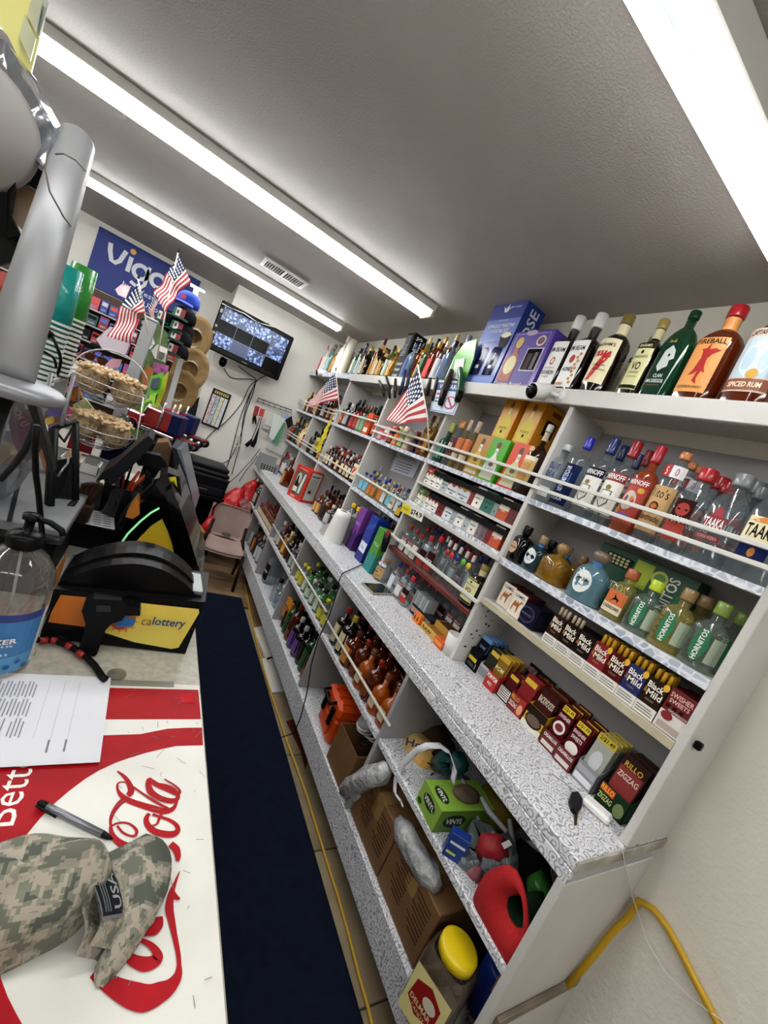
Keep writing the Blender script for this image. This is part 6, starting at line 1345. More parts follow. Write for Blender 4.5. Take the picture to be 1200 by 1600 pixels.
f.append(tuple(range(n))[::-1]); f.append(tuple((len(pr_) - 1) * n + i for i in range(n))); t.add(v, f, cm_, True); obj('crown', t, cp)
inn = [(.118,.528,.81), (.127,.502,.824), (.138,.468,.83), (.143,.438,.828), (.137,.412,.822), (.127,.397,.813), (.13,.385,.805)]
mid = [(.145,.538,.813), (.157,.504,.834), (.168,.468,.842), (.167,.434,.841), (.158,.409,.834), (.144,.391,.822), (.133,.38,.806)]
out = [(.175,.557,.806), (.196,.534,.818), (.207,.499,.824), (.202,.456,.824), (.185,.426,.818), (.165,.399,.81), (.139,.378,.803)]
def curve(P, k=3): return smooth(P, [1] * len(P), k)[0]
I_, M__, O_ = curve(inn), curve(mid), curve(out); v = []; f = []; m_ = len(I_)
for dz in (0, -.0035):
    for Cc in (I_, M__, O_): v += [tuple(p - hc_ + Vector((0, 0, dz))) for p in Cc]
for i in range(m_ - 1):
    f += [(i, i + 1, m_ + i + 1, m_ + i), (m_ + i, m_ + i + 1, 2 * m_ + i + 1, 2 * m_ + i)]
    k = 3 * m_; f += [(k + m_ + i, k + m_ + i + 1, k + i + 1, k + i), (k + 2 * m_ + i, k + 2 * m_ + i + 1, k + m_ + i + 1, k + m_ + i), (2 * m_ + i, 2 * m_ + i + 1, k + 2 * m_ + i + 1, k + 2 * m_ + i)]
t = MB(); t.add(v, f, cm_, True); o = obj('brim', t, cp)
t = MB()
for k in (.3, .55, .8): t.tube([tuple(a * (1 - k) + b2 * k - hc_ + Vector((0, 0, .0008 + .006 * math.sin(PI * k)))) for a, b2 in zip(M__, O_)][2:-2], .0005, M('#5c5d50', .8), 4)
# front wall of the crown with the patch sewn on it
FA = smooth([(.059,.457,.876), (.07,.463,.878), (.09,.456,.875), (.105,.436,.87), (.117,.411,.86), (.113,.401,.84)], [1] * 6)[0]
FB = smooth([(.08,.491,.858), (.095,.49,.855), (.12,.48,.848), (.136,.454,.843), (.145,.426,.836), (.138,.402,.824)], [1] * 6)[0]
FC = smooth([(.099,.516,.83), (.113,.515,.828), (.132,.495,.832), (.145,.46,.834), (.15,.429,.83), (.144,.4,.818)], [1] * 6)[0]
v = [tuple(p - hc_) for Cc in (FA, FB, FC) for p in Cc] + [tuple(p - hc_ - Vector((.012, 0, .012))) for Cc in (FA, FB, FC) for p in Cc]; m_ = len(FA); f = []
for j in range(2):
    for i in range(m_ - 1): q = j * m_ + i; f += [(q, q + 1, q + m_ + 1, q + m_), (q + 4 * m_, q + 4 * m_ + 1, q + 3 * m_ + 1, q + 3 * m_)]
t = MB(); t.add(v, f, cm_, True); obj('front_panel', t, cp)
def onp(u, q, l=0):
    x = (1.2 + 14.8 * (1 - u)); i = min(int(x), m_ - 2); r_ = x - i; a = FA[i].lerp(FA[i + 1], r_); b_ = FB[i].lerp(FB[i + 1], r_); return tuple(b_.lerp(a, q) - hc_ + Vector((.0012, .0, .0018 + .0005 * l)))
t = MB(); t.art([('r', 0, 1, 0, 1, M('#77797a', .8)), ('r', .03, .97, .06, .94, M('#2e3136', .85))] + [('r', .05, .95, .12 + .115 * k, .17 + .115 * k, M('#6b6e72', .8)) for k in range(7)] + [('r', .04, .46, .07, .52, M('#26282c', .85)), ('t', 'USA*', .25, .3, .38, .34, M('#9a9c9e', .8))], onp, 14)
o = obj('flag_patch', t, cp); o['label'] = 'dark grey subdued flag patch lettered USA'

# ---- sanitizer pump bottle
sb = root('sanitizer_bottle', (-.135, .955, .7998), .1); tag(sb, 'big clear pump bottle of hand sanitizer with blue label', 'bottle')
t = MB(); t.lathe([(.06, 0), (.068, .008), (.068, .19), (.064, .215), (.045, .245), (.026, .258), (.024, .27)], G('#bcb8b6', .1, '#dedcda'), 28); obj('bottle_body', t, sb)
t = MB(); t.lathe([(.027, .262), (.029, .266), (.029, .285), (.018, .292), (.008, .292), (.008, .315), (.014, .318), (.014, .328), (.001, .33)], M('#141416', .3), 20); t.tube([(0, 0, .323), (.03, -.012, .323), (.05, -.02, .315), (.055, -.022, .305)], .006, M('#141416', .3), 8); obj('pump', t, sb)
t = MB(); t.tube([(0, 0, .01), (.01, 0, .14), (0, 0, .26)], .0025, M('#c9c9c9', .3), 6); obj('dip_tube', t, sb)
t = MB()
def cyl(a0, a1, z0, z1, r0=.0687): return lambda u, q, l: ((r0 + .0003 * l) * math.cos(a0 + (a1 - a0) * u), (r0 + .0003 * l) * math.sin(a0 + (a1 - a0) * u), z0 + (z1 - z0) * q)
t.art([('r', 0, 1, 0, 1, '#3f7fb5'), ('r', 0, 1, .88, 1, '#2a3f86'), ('r', 0, 1, .0, .28, '#5a9ac4')] + [('e', .1 + .09 * k, .06 + .06 * (k % 3), .03, .035, '#255a9a') for k in range(10)] + [T('HAND', .42, .68, .2, .07, W_), T('SANITIZER*', .5, .58, .5, .085, W_), T('KILLS 99.9%', .6, .5, .25, .04, W_), T('VITAMINS A & B', .55, .36, .3, .04, W_)], cyl(-PI * .95, -PI * .12, .02, .15), 16)
t.art([('r', 0, 1, 0, 1, '#dcdad8')] + [('r', .15, .85, .3 + .04 * k, .315 + .04 * k, '#77777a') for k in range(15)] + [('e', .4, .1, .2, .05, '#8a4a2a')], cyl(-PI * .12, PI * .06, .022, .148), 4); obj('label', t, sb)

# ---- lottery ticket checker: black box, arched lid, yellow front
y0 = 1.049
lt = root('lottery_terminal', (.08, y0, .8)); tag(lt, 'black lottery ticket machine with arched lid and yellow front', 'machine')
t = MB(); t.hull([(-.15, 0, .006), (.166, 0, -.001 + .001), (.166, 0, .158), (-.153, 0, .13)], [(-.15, .18, .006), (.19, .19, .006), (.19, .19, .158), (-.15, .18, .14)], M('#151517', .35)); obj('machine_body', t, lt)
arc = [(-.15 + .30 * k / 14, .135 + (.075 * math.sin(PI * k / 14) ** .8) + .018 * k / 14) for k in range(15)]
t = MB(); t.prism([(-.15, .125)] + arc + [(.15, .14)], .02, .17, M('#0f0f11', .32)); obj('arched_lid', t, lt)
t = MB(); t.prism([(p[0] * .98, p[1] + .008) for p in arc] + [(p[0] * .9, p[1] - .012) for p in arc[::-1]], .07, .12, M('#18181a', .25), smooth=False); obj('feed_roller', t, lt)
t = MB(); t.bbox(.13, .16, .03, .14, .158, .172, M('#8d9092', .3, .5), .003); obj('release_button', t, lt)
t = MB(); fn = lambda u, q, l: (-.15 + .316 * u, -.0012 - .0004 * l, .003 + (.128 + .026 * u) * q)
YL = M('#d9c24a', .3, var=(6, '#e0cf6a', .5)); t.art([('p', [(.02, .55), (.04, .9), (.27, .9), (.27, .32), (.02, .35)], '#c8741c'), ('p', [(.27, .9), (.97, .87), (.985, .8), (.93, .1), (.88, .06), (.6, .12), (.27, .32)], YL)]
   + [('p', [(.47 + .085 * math.cos(a), .52 + .19 * math.sin(a)) for a in [k * PI / 12 + (.0) for k in range(24)]], '#d98a20')] + [('p', [(.47 + .075 * math.cos(k * PI / 6 - .12), .52 + .17 * math.sin(k * PI / 6 - .12)), (.47 + .11 * math.cos(k * PI / 6), .52 + .25 * math.sin(k * PI / 6)), (.47 + .075 * math.cos(k * PI / 6 + .12), .52 + .17 * math.sin(k * PI / 6 + .12))], '#d98a20') for k in range(12)]
   + [('e', .46, .5, .06, .14, '#b5401c'), ('p', [(.43, .42), (.5, .42), (.55, .46), (.55, .6), (.5, .6), (.5, .66), (.43, .66)], '#2f78b5'), T('ca', .63, .55, .07, .11, '#8a5a2a'), T('lottery*', .79, .57, .24, .2, '#234a86')], fn)
o = obj('front_panel', t, lt); o['label'] = 'orange and yellow front panel with sun emblem and blue lettering'
# ---- barcode scanner leaning on it
bs_ = root('barcode_scanner', (.059,1.01,.805)); tag(bs_, 'black pistol grip barcode scanner leaning on the yellow machine front', 'scanner'); a0_ = Vector((.059,1.01,.805))
def loc(P): return [Vector(p) - a0_ for p in P]
t = MB(); ext(t, loc([(-.009,1,.914),(-.009,1,.935),(.004,1,.947),(.058,1,.954),(.075,1,.941),(.1,1,.938),(.106,1,.922),(.076,1,.917),(.073,1,.903),(.056,1,.893),(.048,1,.874),(.048,1,.84),(.048,1,.81),(.045,1,.803),(.016,1,.806),(.009,1,.817),(.01,1,.851),(.006,1,.884)]), (0, .035, 0), M('#151517', .4)); obj('scanner_body', t, bs_)
t = MB(); ext(t, loc([(.014,.998,.934),(.041,.998,.937),(.045,.998,.923),(.018,.998,.918)]), (0, .003, 0), M('#3a3a3d', .4)); obj('trigger', t, bs_)
CBL = M('#131315', .45)
t = MB(); t.tube([(-.075,1.029,.812),(-.041,1.036,.812),(-.007,1.017,.812),(.021,.993,.812),(.049,.955,.812),(.069,.917,.812),(.076,.91,.812)], .007, CBL, 8)
o = single('scanner_cable', t, 'thick black cable with red bands curving in front of the yellow machine', 'cable')
t = MB(); P = [(-.066,1.027,.812),(-.053,1.032,.812),(-.047,1.034,.812),(-.035,1.034,.812),(-.015,1.023,.812),(-.004,1.012,.812),(.011,.998,.812),(.023,.985,.812),(.038,.966,.812)];
for i in range(0, 8, 2): t.tube(P[i:i + 2], .0078, M('#9a1c22', .4), 8)
q = obj('red_band', t, o); q['kind'] = 'stuff'
t = MB(); t.tube([(-.092,1.175,.815),(-.069,1.112,.815),(-.04,1.058,.815),(-.009,1.025,.815),(.028,.983,.815),(.06,.934,.815),(.073,.901,.815)], .0032, CBL, 6); single('thin_cable', t, 'thin black cable lying over the thick banded one', 'cable')

# ---- lottery sales terminal behind it
tm2 = root('sales_terminal', (.1, 1.40, .8)); tag(tm2, 'black lottery sales terminal with green light strip and yellow side picture', 'machine'); b0 = Vector((.1, 1.40, .8))
def rel(P, o_): return [Vector(p) - o_ for p in P]
GL = M('#08080a', .14, coat=.35)
t = MB(); ext(t, rel([(-.004,1.4,.794),(.009,1.4,.922),(.014,1.4,.967),(.028,1.4,1.021),(.044,1.4,1.069),(.058,1.4,1.119),(.066,1.4,1.162),(.084,1.4,1.175),(.118,1.4,1.126),(.202,1.4,.97),(.252,1.4,.875),(.229,1.4,.821)], b0), (0, .12, 0), GL); obj('side_housing', t, tm2)
t = MB(); ext(t, rel([(.055,1.396,.914),(.072,1.396,.963),(.089,1.396,1.004),(.111,1.396,1.034),(.138,1.396,1),(.163,1.396,.961),(.2,1.396,.886)], b0), (0, .003, 0), M('#b0b53a', .3, var=(11, '#c9a02a', .35))); obj('side_picture', t, tm2)
t = MB(); t.tube(rel([(.026,1.392,.921),(.036,1.392,.964),(.057,1.392,1.013),(.076,1.392,1.047),(.093,1.392,1.068)], b0), .0028, M('#8fd99a', .3, emit=.3), 6); obj('light_strip', t, tm2)
t = MB(); ext(t, rel([(.012,1.46,.903),(.003,1.46,.959),(.012,1.46,1.006),(.034,1.46,1.067),(.051,1.46,1.108),(.067,1.46,1.132),(.085,1.46,1.097),(.079,1.46,1.027),(.053,1.46,.951)], b0), (0, .1, 0), M('#1c1c1e', .5)); obj('printer_cover', t, tm2)
t = MB(); ext(t, rel([(.015,1.385,1.016),(.018,1.385,1.042),(.028,1.385,1.081),(.039,1.385,1.062),(.048,1.385,1.035),(.036,1.385,1.016)], b0), (0, .072, 0), M('#b5762a', .4)); obj('orange_badge', t, tm2)
t = MB(); ext(t, rel([(.092,1.37,1.126),(.104,1.37,1.147),(.141,1.37,1.099),(.202,1.37,1.005),(.251,1.37,.925),(.287,1.37,.873),(.254,1.37,.866),(.214,1.37,.916),(.153,1.37,1.014)], b0), (.02, .30, .02), GL); obj('display_screen', t, tm2)
t = MB(); ext(t, rel([(.058,1.46,1.099),(.066,1.46,1.147),(.086,1.46,1.169),(.121,1.46,1.166),(.161,1.46,1.076),(.143,1.46,1.059),(.096,1.46,1.06)], b0), (0, .09, 0), M('#1a1a1c', .45)); obj('hinge_cover', t, tm2)
t = MB(); ext(t, rel([(.094,1.455,1.156),(.112,1.455,1.164),(.14,1.455,1.099),(.118,1.455,1.094)], b0), (0, .003, 0), M('#d9cf2a', .4)); o = obj('yellow_sticker', t, tm2)
t = MB(); ext(t, rel([(.035,1.5,1.08),(.029,1.5,1.139),(.044,1.5,1.129),(.087,1.5,1.058),(.083,1.5,1.034),(.062,1.5,1.055)], b0), (0, .05, 0), M('#101012', .2)); obj('paper_guide', t, tm2)

def slab_thing(name, P, dv, m, label, cat):
    t = MB(); ext(t, P, dv, m); return single(name, t, label, cat)
DG = M('#26272b', .3, bump=(40, .15, .001))
slab_thing('till_monitor', [(-.097,1.62,1.032),(-.088,1.62,1.068),(-.063,1.62,1.1),(-.01,1.62,1.214),(.003,1.62,1.235),(.022,1.62,1.226),(.021,1.62,1.202),(-.02,1.62,1.099),(-.042,1.62,1.051),(-.054,1.62,1.027),(-.068,1.62,1.051)], (.0, .2, .0), DG, 'dark flat till monitor seen edge-on, tilted, above the pencil cup', 'monitor')
o = slab_thing('till_monitor', [(.086,1.75,1.203),(.107,1.75,1.201),(.163,1.75,1.12),(.212,1.75,1.04),(.242,1.75,.979),(.22,1.75,.955),(.189,1.75,.991),(.129,1.75,1.108)], (.02, .24, .0), M('#33353b', .3), 'upright dark monitor seen edge-on beside the printer', 'monitor')
t = MB(); ext(t, [(.104,1.745,1.201),(.119,1.745,1.204),(.24,1.745,.991),(.24,1.745,.977),(.211,1.745,1.041),(.162,1.745,1.121)], (.03, .24, 0), M('#6b6f7a', .2)); obj('screen', t, o)
slab_thing('curved_mount', [(-.014,1.7,1.124),(.013,1.7,1.159),(.058,1.7,1.166),(.086,1.7,1.146),(.109,1.7,1.1),(.098,1.7,1.078),(.079,1.7,1.097),(.042,1.7,1.12),(.004,1.7,1.106)], (0, .05, 0), M('#1a1a1c', .5), 'curved black monitor arm behind the lottery terminal', 'arm')
# pencil cup
pc = root('pencil_cup', (-.015, 1.72, .905)); tag(pc, 'round black mesh pencil cup holding orange scissors', 'cup')
t = MB(); t.lathe([(.052, 0), (.064, .11), (.066, .112), (.066, .114), (.062, .114), (.05, .004), (.001, .004)], G('#3a3a3c', .75, '#8a8a8c', .5), 24); obj('mesh_body', t, pc)
t = MB(); t.tube([(.065 * math.cos(k * PI / 12), .065 * math.sin(k * PI / 12), .114) for k in range(24)], .0025, M('#2a2a2c', .3, .6), 6, closed=True); obj('rim', t, pc)
for i, (x, y, c, r_, hh) in enumerate(((.02, 0, '#c94a1e', .006, .17), (.035, .01, '#c94a1e', .006, .16), (0, .02, '#16161a', .004, .18), (-.02, .01, '#16161a', .004, .17), (-.01, -.02, '#a82a2a', .004, .16), (.04, .03, '#8a3a2a', .004, .15))):
    t = MB(); t.tube([(0, 0, .01), (x * .8, y, hh * .7), (x * 1.4, y * 1.3, hh)], [r_ * .7, r_, r_ * .8], M(c, .4), 8); o = obj(['scissors', 'scissors', 'marker', 'marker', 'marker', 'marker'][i], t, None, (-.015, 1.72, .912)); tag(o, ['orange scissor handle in the pencil cup, nearer', 'orange scissor handle in the pencil cup, farther', 'tall black marker in the pencil cup', 'shorter black marker at the cup centre', 'red marker in the pencil cup', 'brown-red marker leaning out of the pencil cup'][i], 'stationery')
slab_thing('till_machine', [(-.124,1.597,.8),(.066,1.597,.8),(.101,2.147,.8),(-.116,2.039,.8)], (0, 0, .1), M('#17171a', .5), 'low black till housing under the pencil cup', 'till')
t = MB(); P = [(-.114,1.689,.902),(-.019,1.716,.902),(0,1.56,.902),(-.098,1.553,.902)]; t.slab([p[:2] for p in P], .9015, .903, M('#d2d2d4', .5)); o = single('notice_sheet', t, 'small white printed sheet under the brown clay holder', 'paper')
t = MB()
fnz = lambda u, q, l: (P[3][0] * (1 - u) * (1 - q) + P[2][0] * u * (1 - q) + P[1][0] * u * q + P[0][0] * (1 - u) * q, P[3][1] * (1 - u) * (1 - q) + P[2][1] * u * (1 - q) + P[1][1] * u * q + P[0][1] * (1 - u) * q, .9034)
t.art([('r', .06 + .3 * i, .28 + .3 * i, .08 + .15 * k, .12 + .15 * k, '#4a4a50') for i in range(3) for k in range(6)], fnz); obj('printed_text', t, o)
# brown clay hand figure
hf = root('clay_figure', (-.105, 1.56, .9035)); tag(hf, 'dark brown carved hand-shaped figure on a cylindrical base', 'figurine')
BRN = M('#3f2f25', .45, bump=(60, .5, .004)); t = MB(); t.lathe([(.022, 0), (.028, .006), (.03, .04), (.032, .06), (.028, .066), (.001, .066)], BRN, 18); obj('base', t, hf)
t = MB()
for k, (dx, hh) in enumerate(((-.016, .1), (-.005, .115), (.006, .125), (.016, .13))): t.tube([(dx * .8, 0, .06), (dx, .0, .09), (dx + .008 * k * .4, -.004, .115 + hh * .1), (dx + .012, -.012, .1 + hh * .35)], [.009, .0085, .0075, .006], BRN, 8)
obj('fingers', t, hf)

# ---- raised display counter behind the till
GT = M('#7c7d7f', .5, var=(8, '#6b6c6e', .5));
rc = root('display_counter', (-.5, 1.24, .8)); tag(rc, 'raised grey wood-look counter top behind the black tills', 'counter')
t = MB(); t.bbox(-.7, .40, -.02, .85, .17, .198, GT, .003); obj('grey_top', t, rc)
t = MB(); t.box(-.69, .39, 0, .84, 0, .169, M('#141416', .6)); obj('counter_body', t, rc)
t = MB(); P = [(-.293,1.621,1),(-.284,1.635,1),(-.204,1.209,1),(-.213,1.206,1)]; t.slab([p[:2] for p in P], .9985, .9995, M('#17171a', .7)); o = single('dark_strip', t, 'dark strip across the grey counter top', 'strip')
# black open display frame
fr = root('card_display', (-.138,1.416,.944)); tag(fr, 'empty black plastic display frame standing on the grey counter', 'display'); f0 = Vector((-.138,1.416,.944))
F0 = rel([(-.153,1.367,.944),(-.217,1.444,1.197),(-.184,1.511,1.224),(-.118,1.438,1.011)], f0)
def bar(a, b2, w, m): t = MB(); t.tube([a, b2], w, m, 4); return t
for nm, a, b2, w in (('side_bar', F0[0], F0[1], .012), ('side_bar', F0[2], F0[3], .009), ('top_bar', F0[1], F0[2], .009), ('bottom_bar', F0[3], F0[0], .009)): obj(nm, bar(a, b2, w, M('#1b1c1e', .5)), fr)
t = MB(); ext(t, rel([(-.158,1.428,.94),(-.194,1.474,1.102),(-.164,1.517,1.114),(-.127,1.477,1)], f0), (0, .01, 0), M('#202124', .35)); obj('back_plate', t, fr)
t = MB(); t.tube(rel([(-.173,1.422,1.072),(-.169,1.434,1.094),(-.163,1.445,1.112),(-.167,1.45,1.129)], f0), .003, M('#b5b5b8', .25, .8), 6); obj('wire_hook', t, fr)
t = MB(); t.tube(rel([(-.215,1.453,1.192),(-.188,1.457,1.167),(-.183,1.496,1.207)], f0), .004, M('#17181a', .5), 6); obj('cross_wire', t, fr)
# black monitor arm and cables at the left
slab_thing('angled_support', [(-.249,1.13,1.333),(-.239,1.124,1.333),(-.224,1.115,1.338),(-.206,1.133,1.291),(-.171,1.147,1.214),(-.152,1.163,1.162),(-.16,1.167,1.154),(-.191,1.16,1.219),(-.221,1.141,1.283),(-.234,1.12,1.325)], (.0, .03, 0), M('#2b2c2e', .4), 'black angled metal support arm under the silver pole', 'arm')
t = MB(); t.tube([(-.179,1.02,1.282),(-.174,1.033,1.234),(-.164,1.054,1.177),(-.155,1.099,1.116),(-.145,1.141,1.05),(-.131,1.18,.972)], .006, CBL, 8); single('black_cable', t, 'black cable hanging down over the grey counter at the left', 'cable')
t = MB(); t.tube([(-.246,1.21,1.093),(-.231,1.207,1.134),(-.219,1.207,1.183),(-.216,1.212,1.228),(-.221,1.219,1.26)], .007, M('#2a2b2e', .4), 8); single('bent_tube', t, 'dark bent tube crossing the clear plastic bin', 'tube')
t = MB(); ext(t, [(-.232,1.243,.984),(-.215,1.232,.976),(-.176,1.209,.982),(-.104,1.189,.984),(-.097,1.184,.976),(-.144,1.21,.96),(-.181,1.208,.959),(-.221,1.231,.948)], (0, .06, 0), M('#2d2e31', .3)); single('black_till', t, 'black till edge behind the sanitizer pump', 'till')
for i, P in enumerate(([(-.224,1.284,.895),(-.2,1.272,.915),(-.163,1.251,.92),(-.131,1.228,.898),(-.097,1.197,.829)], [(-.212,1.271,.858),(-.19,1.251,.887),(-.168,1.238,.892),(-.151,1.224,.868)], [(-.197,1.268,.817),(-.191,1.268,.846),(-.171,1.258,.86)])):
    t = MB(); t.tube(smooth(P, [1] * len(P), 4)[0], .005, CBL, 8); single('black_cable', t, ['long black cable looping behind the sanitizer bottle', 'short black cable arc beside the pump head', 'small black cable curl at the left edge'][i], 'cable')
slab_thing('orange_card', [(-.086,1.3,.775),(-.101,1.318,.833),(-.096,1.38,.874),(-.092,1.373,.84)], (0, .01, 0), M('#b5702a', .5), 'small orange card behind the sanitizer bottle', 'card')

# ---- silver pole with flange
pb = Vector((-.159,.672,1.401)); pt_ = Vector((-.251,1.071,1.788)) - pb; po = root('silver_pole', pb); tag(po, 'thick brushed silver pole rising from a round flange', 'pole')
SV = M('#9c9c9e', .4, .25); t = MB(); t.tube([(0, 0, 0), pt_ * .99, pt_ * .995, pt_ * 1.0, pt_ * 1.0005], [.0275, .0275, .0275, .0268, .02], SV, 32); obj('tube', t, po)
t = MB(); t.lathe([(.06, -.014), (.062, -.01), (.062, -.003), (.055, .002), (.034, .004), (.026, .005)], M('#85868a', .4, .4), 36); obj('flange', t, po)
t = MB(); t.lathe([(.05, .802 - pb.z), (.05, .812 - pb.z), (.014, .816 - pb.z), (.014, -.0145)], M('#2b2c2e', .4), 16); obj('lower_stem', t, po)
t = MB(); t.tube([Vector(p) - pb for p in [(-.246,.964,1.726),(-.233,.95,1.73),(-.215,.939,1.728),(-.199,.934,1.72)]], .0012, M('#6b6257', .6), 5); obj('wire_turn', t, po)
t = MB(); t.tube([(-.214,.808,1.685),(-.21,.802,1.664),(-.197,.79,1.64),(-.175,.786,1.618),(-.171,.806,1.616)] + [(-.261,1.248,1.676),(-.35,1.66,1.697),(-.415,1.936,1.697)], .0012, M('#5a5248', .6), 5); single('thin_wire', t, 'thin wire hanging past the silver pole', 'wire')
# cups on a clear shelf
sh = root('display_shelf', (-.305,1.573,1.304)); tag(sh, 'pale rounded display shelf carrying the stacks of cups', 'shelf'); s0 = Vector((-.305,1.573,1.304))
zc = (-.305,1.573,1.304)[2]
t = MB(); t.slab([(p[0] - s0.x, p[1] - s0.y) for p in [(-.301,1.144,1.29), (-.288,1.341,1.29), (-.29,1.522,1.29), (-.302,1.907,1.29), (-.342,2.439,1.29), (-.387,2.791,1.29), (-.446,2.972,1.29), (-.605,2.932,1.29), (-.54,1.938,1.29)]], -.012, .0, M('#a8a6a2', .35), T=Matrix.Translation((0, 0, 1.29 - s0.z))); obj('shelf_board', t, sh)
for i, (a, b2) in enumerate((((-.255,1.43,1.343), (-.237,1.396,1.192)), ((-.214,1.466,1.355), (-.202,1.437,1.213)))):
    t = MB(); t.tube([Vector(a) - s0, Vector(b2) - s0], .005, M('#9a9a9c', .3, .3), 6); obj('support', t, sh)
def cupstack(base, top, r, c1, desc, n):
    a = Vector(base); b2 = a + Vector((0, 0, top)); r_ = root('cup_stack', a); tag(r_, desc, 'cups', 'stacks of disposable cups'); h_ = (b2 - a).length
    t = MB(); pf = []
    for k in range(n):
        z = h_ * .55 * k / n; pf += [(r * .9, z), (r * .9, z + h_ * .55 / n * .45), (r, z + h_ * .55 / n * .5), (r, z + h_ * .55 / n * .95)]
    t.lathe(pf + [(r * .85, h_ * .55)], M('#d6d6d2', .4), 24, smooth=False); t2 = MB()
    obj('cup_rims', t, r_)
    for k in range(n): t2.lathe([(r * .93, h_ * .55 * (k + .05) / n), (r * .93, h_ * .55 * (k + .42) / n)], M(c1[1], .4), 24, caps=False)
    o = obj('rim_stripes', t2, r_); o['kind'] = 'stuff'
    t = MB(); t.lathe([(r * 1.0, h_ * .5), (r * .82, h_), (r * .7, h_ * 1.0), (.001, h_)], M(c1[0], .22, bump=(45, .5, .006)), 24); obj('top_cup', t, r_)
    return r_
cupstack((-.304,1.529,1.291), 0.33, .045, ('#1f9a93', '#2a6a68'), 'stack of striped cups with a glossy teal cup wrapped on top', 13)
g_ = cupstack((-.332,1.884,1.291), .38, .046, ('#3c8f3c', '#3a4a36'), 'stack of striped cups under a green cup', 13)
t = MB(); fnl = quad([(-.351,1.57,1.411),(-.297,1.584,1.412),(-.286,1.562,1.31),(-.332,1.521,1.323)], 0)
t.add([(p[0], p[1] - .012, p[2]) for p in [(-.354,1.583,1.41),(-.289,1.544,1.414),(-.278,1.522,1.311),(-.343,1.562,1.313)]], [(0, 1, 2, 3)], M('#d4d6d6', .4)); o = single('barcode_label', t, 'white barcode label on the wrapped cups', 'label')
t = MB(); Pq = [Vector((p[0], p[1] - .0135, p[2])) for p in [(-.354,1.583,1.41),(-.289,1.544,1.414),(-.278,1.522,1.311),(-.343,1.562,1.313)]]
fq = lambda u, q, l: tuple((Pq[3] * (1 - u) + Pq[2] * u) * (1 - q) + (Pq[0] * (1 - u) + Pq[1] * u) * q)
t.art([('r', .1 + .05 * k, .12 + .05 * k + .012 * (k % 3), .35, .75, '#2a2a2c') for k in range(10)] + [('r', .72, .97, .1, .9, '#2f5aa8'), ('r', .1, .6, .15, .2, '#3a3a3c'), ('r', .1, .6, .25, .28, '#3a3a3c')], fq); obj('barcode_print', t, o)
t = MB(); t.tube(smooth([(-.303,1.358,1.456),(-.28,1.343,1.448),(-.257,1.328,1.439),(-.235,1.311,1.416),(-.225,1.324,1.389),(-.229,1.357,1.353)], [1] * 6, 4)[0], [.0035] * 21, CBL, 8); t.tube([(-.282,1.342,1.448),(-.257,1.325,1.439)], .009, M('#1a1a1c', .4), 8); single('plug_cable', t, 'black cable with a ferrite lump hanging over the cups', 'cable')
t = MB(); t.tube(smooth([(-.313,1.358,1.415),(-.295,1.345,1.401),(-.264,1.326,1.397),(-.241,1.334,1.389),(-.232,1.337,1.369)], [1] * 5, 4)[0], .003, CBL, 8); single('plug_cable', t, 'thinner black cable crossing the barcode label', 'cable')

# clear bin with a printed bag at far left
bn = root('clear_bin', (-.238,1.252,1.167)); tag(bn, 'clear plastic bin holding a grey printed bag at the left edge', 'bin'); q0 = Vector((-.238,1.252,1.167))
t = MB(); ext(t, rel([(-.333,1.256,1.283),(-.265,1.219,1.312),(-.241,1.221,1.266),(-.213,1.24,1.196),(-.223,1.255,1.097),(-.241,1.278,1.025),(-.279,1.274,.997)], q0), (0, .12, .0), G('#8a8c90', .1, '#cfd2d6')); obj('bin_wall', t, bn)
t = MB(); ext(t, rel([(-.297,1.321,1.232),(-.297,1.329,1.287),(-.275,1.316,1.291),(-.232,1.304,1.228),(-.229,1.307,1.178),(-.237,1.315,1.121),(-.265,1.314,1.162)], q0), (0, .05, 0), M('#4c5268', .5, var=(12, '#6a6d7c', .5))); obj('printed_bag', t, bn)
t = MB(); v, f = text_mesh('MICH. U'); Qa = [Vector(p) - q0 for p in [(-.288,1.301,1.25),(-.277,1.295,1.259),(-.236,1.265,1.228),(-.248,1.27,1.213)]]
t.add([tuple((Qa[0] * (1 - p[0]) + Qa[3] * p[0]) * (1 - p[1]) + (Qa[1] * (1 - p[0]) + Qa[2] * p[0]) * p[1]) for p in v], f, M('#b5b58a', .5)); obj('lettering', t, bn)
slab_thing('paper_bag', [(-.357,1.57,1.08),(-.32,1.548,1.083),(-.303,1.535,1.064),(-.321,1.541,1.03),(-.343,1.554,1.024)], (0, .05, 0), M('#a89878', .7), 'crumpled tan paper at the left edge', 'paper')
slab_thing('napkin_pile', [(-.355,1.677,1.014),(-.33,1.666,1.043),(-.309,1.653,1.037),(-.294,1.641,1.023),(-.315,1.65,.996),(-.35,1.67,.987)], (0, .05, 0), M('#b39a78', .7), 'tan folded napkins on the grey counter', 'napkins')
slab_thing('orange_folder', [(-.301,1.719,1.117),(-.293,1.716,1.129),(-.241,1.673,1.052),(-.212,1.658,.997),(-.231,1.657,.991),(-.281,1.699,1.065)], (0, .04, 0), M('#8a5a2a', .6), 'orange-brown folders standing behind the support arm', 'folder')
slab_thing('green_cloth', [(-.298,1.753,.966),(-.281,1.747,.995),(-.23,1.712,.97),(-.241,1.718,.965),(-.278,1.739,.953)], (0, .06, 0), M('#2a8a3a', .5), 'bright green plastic sheet on the grey counter', 'sheet')

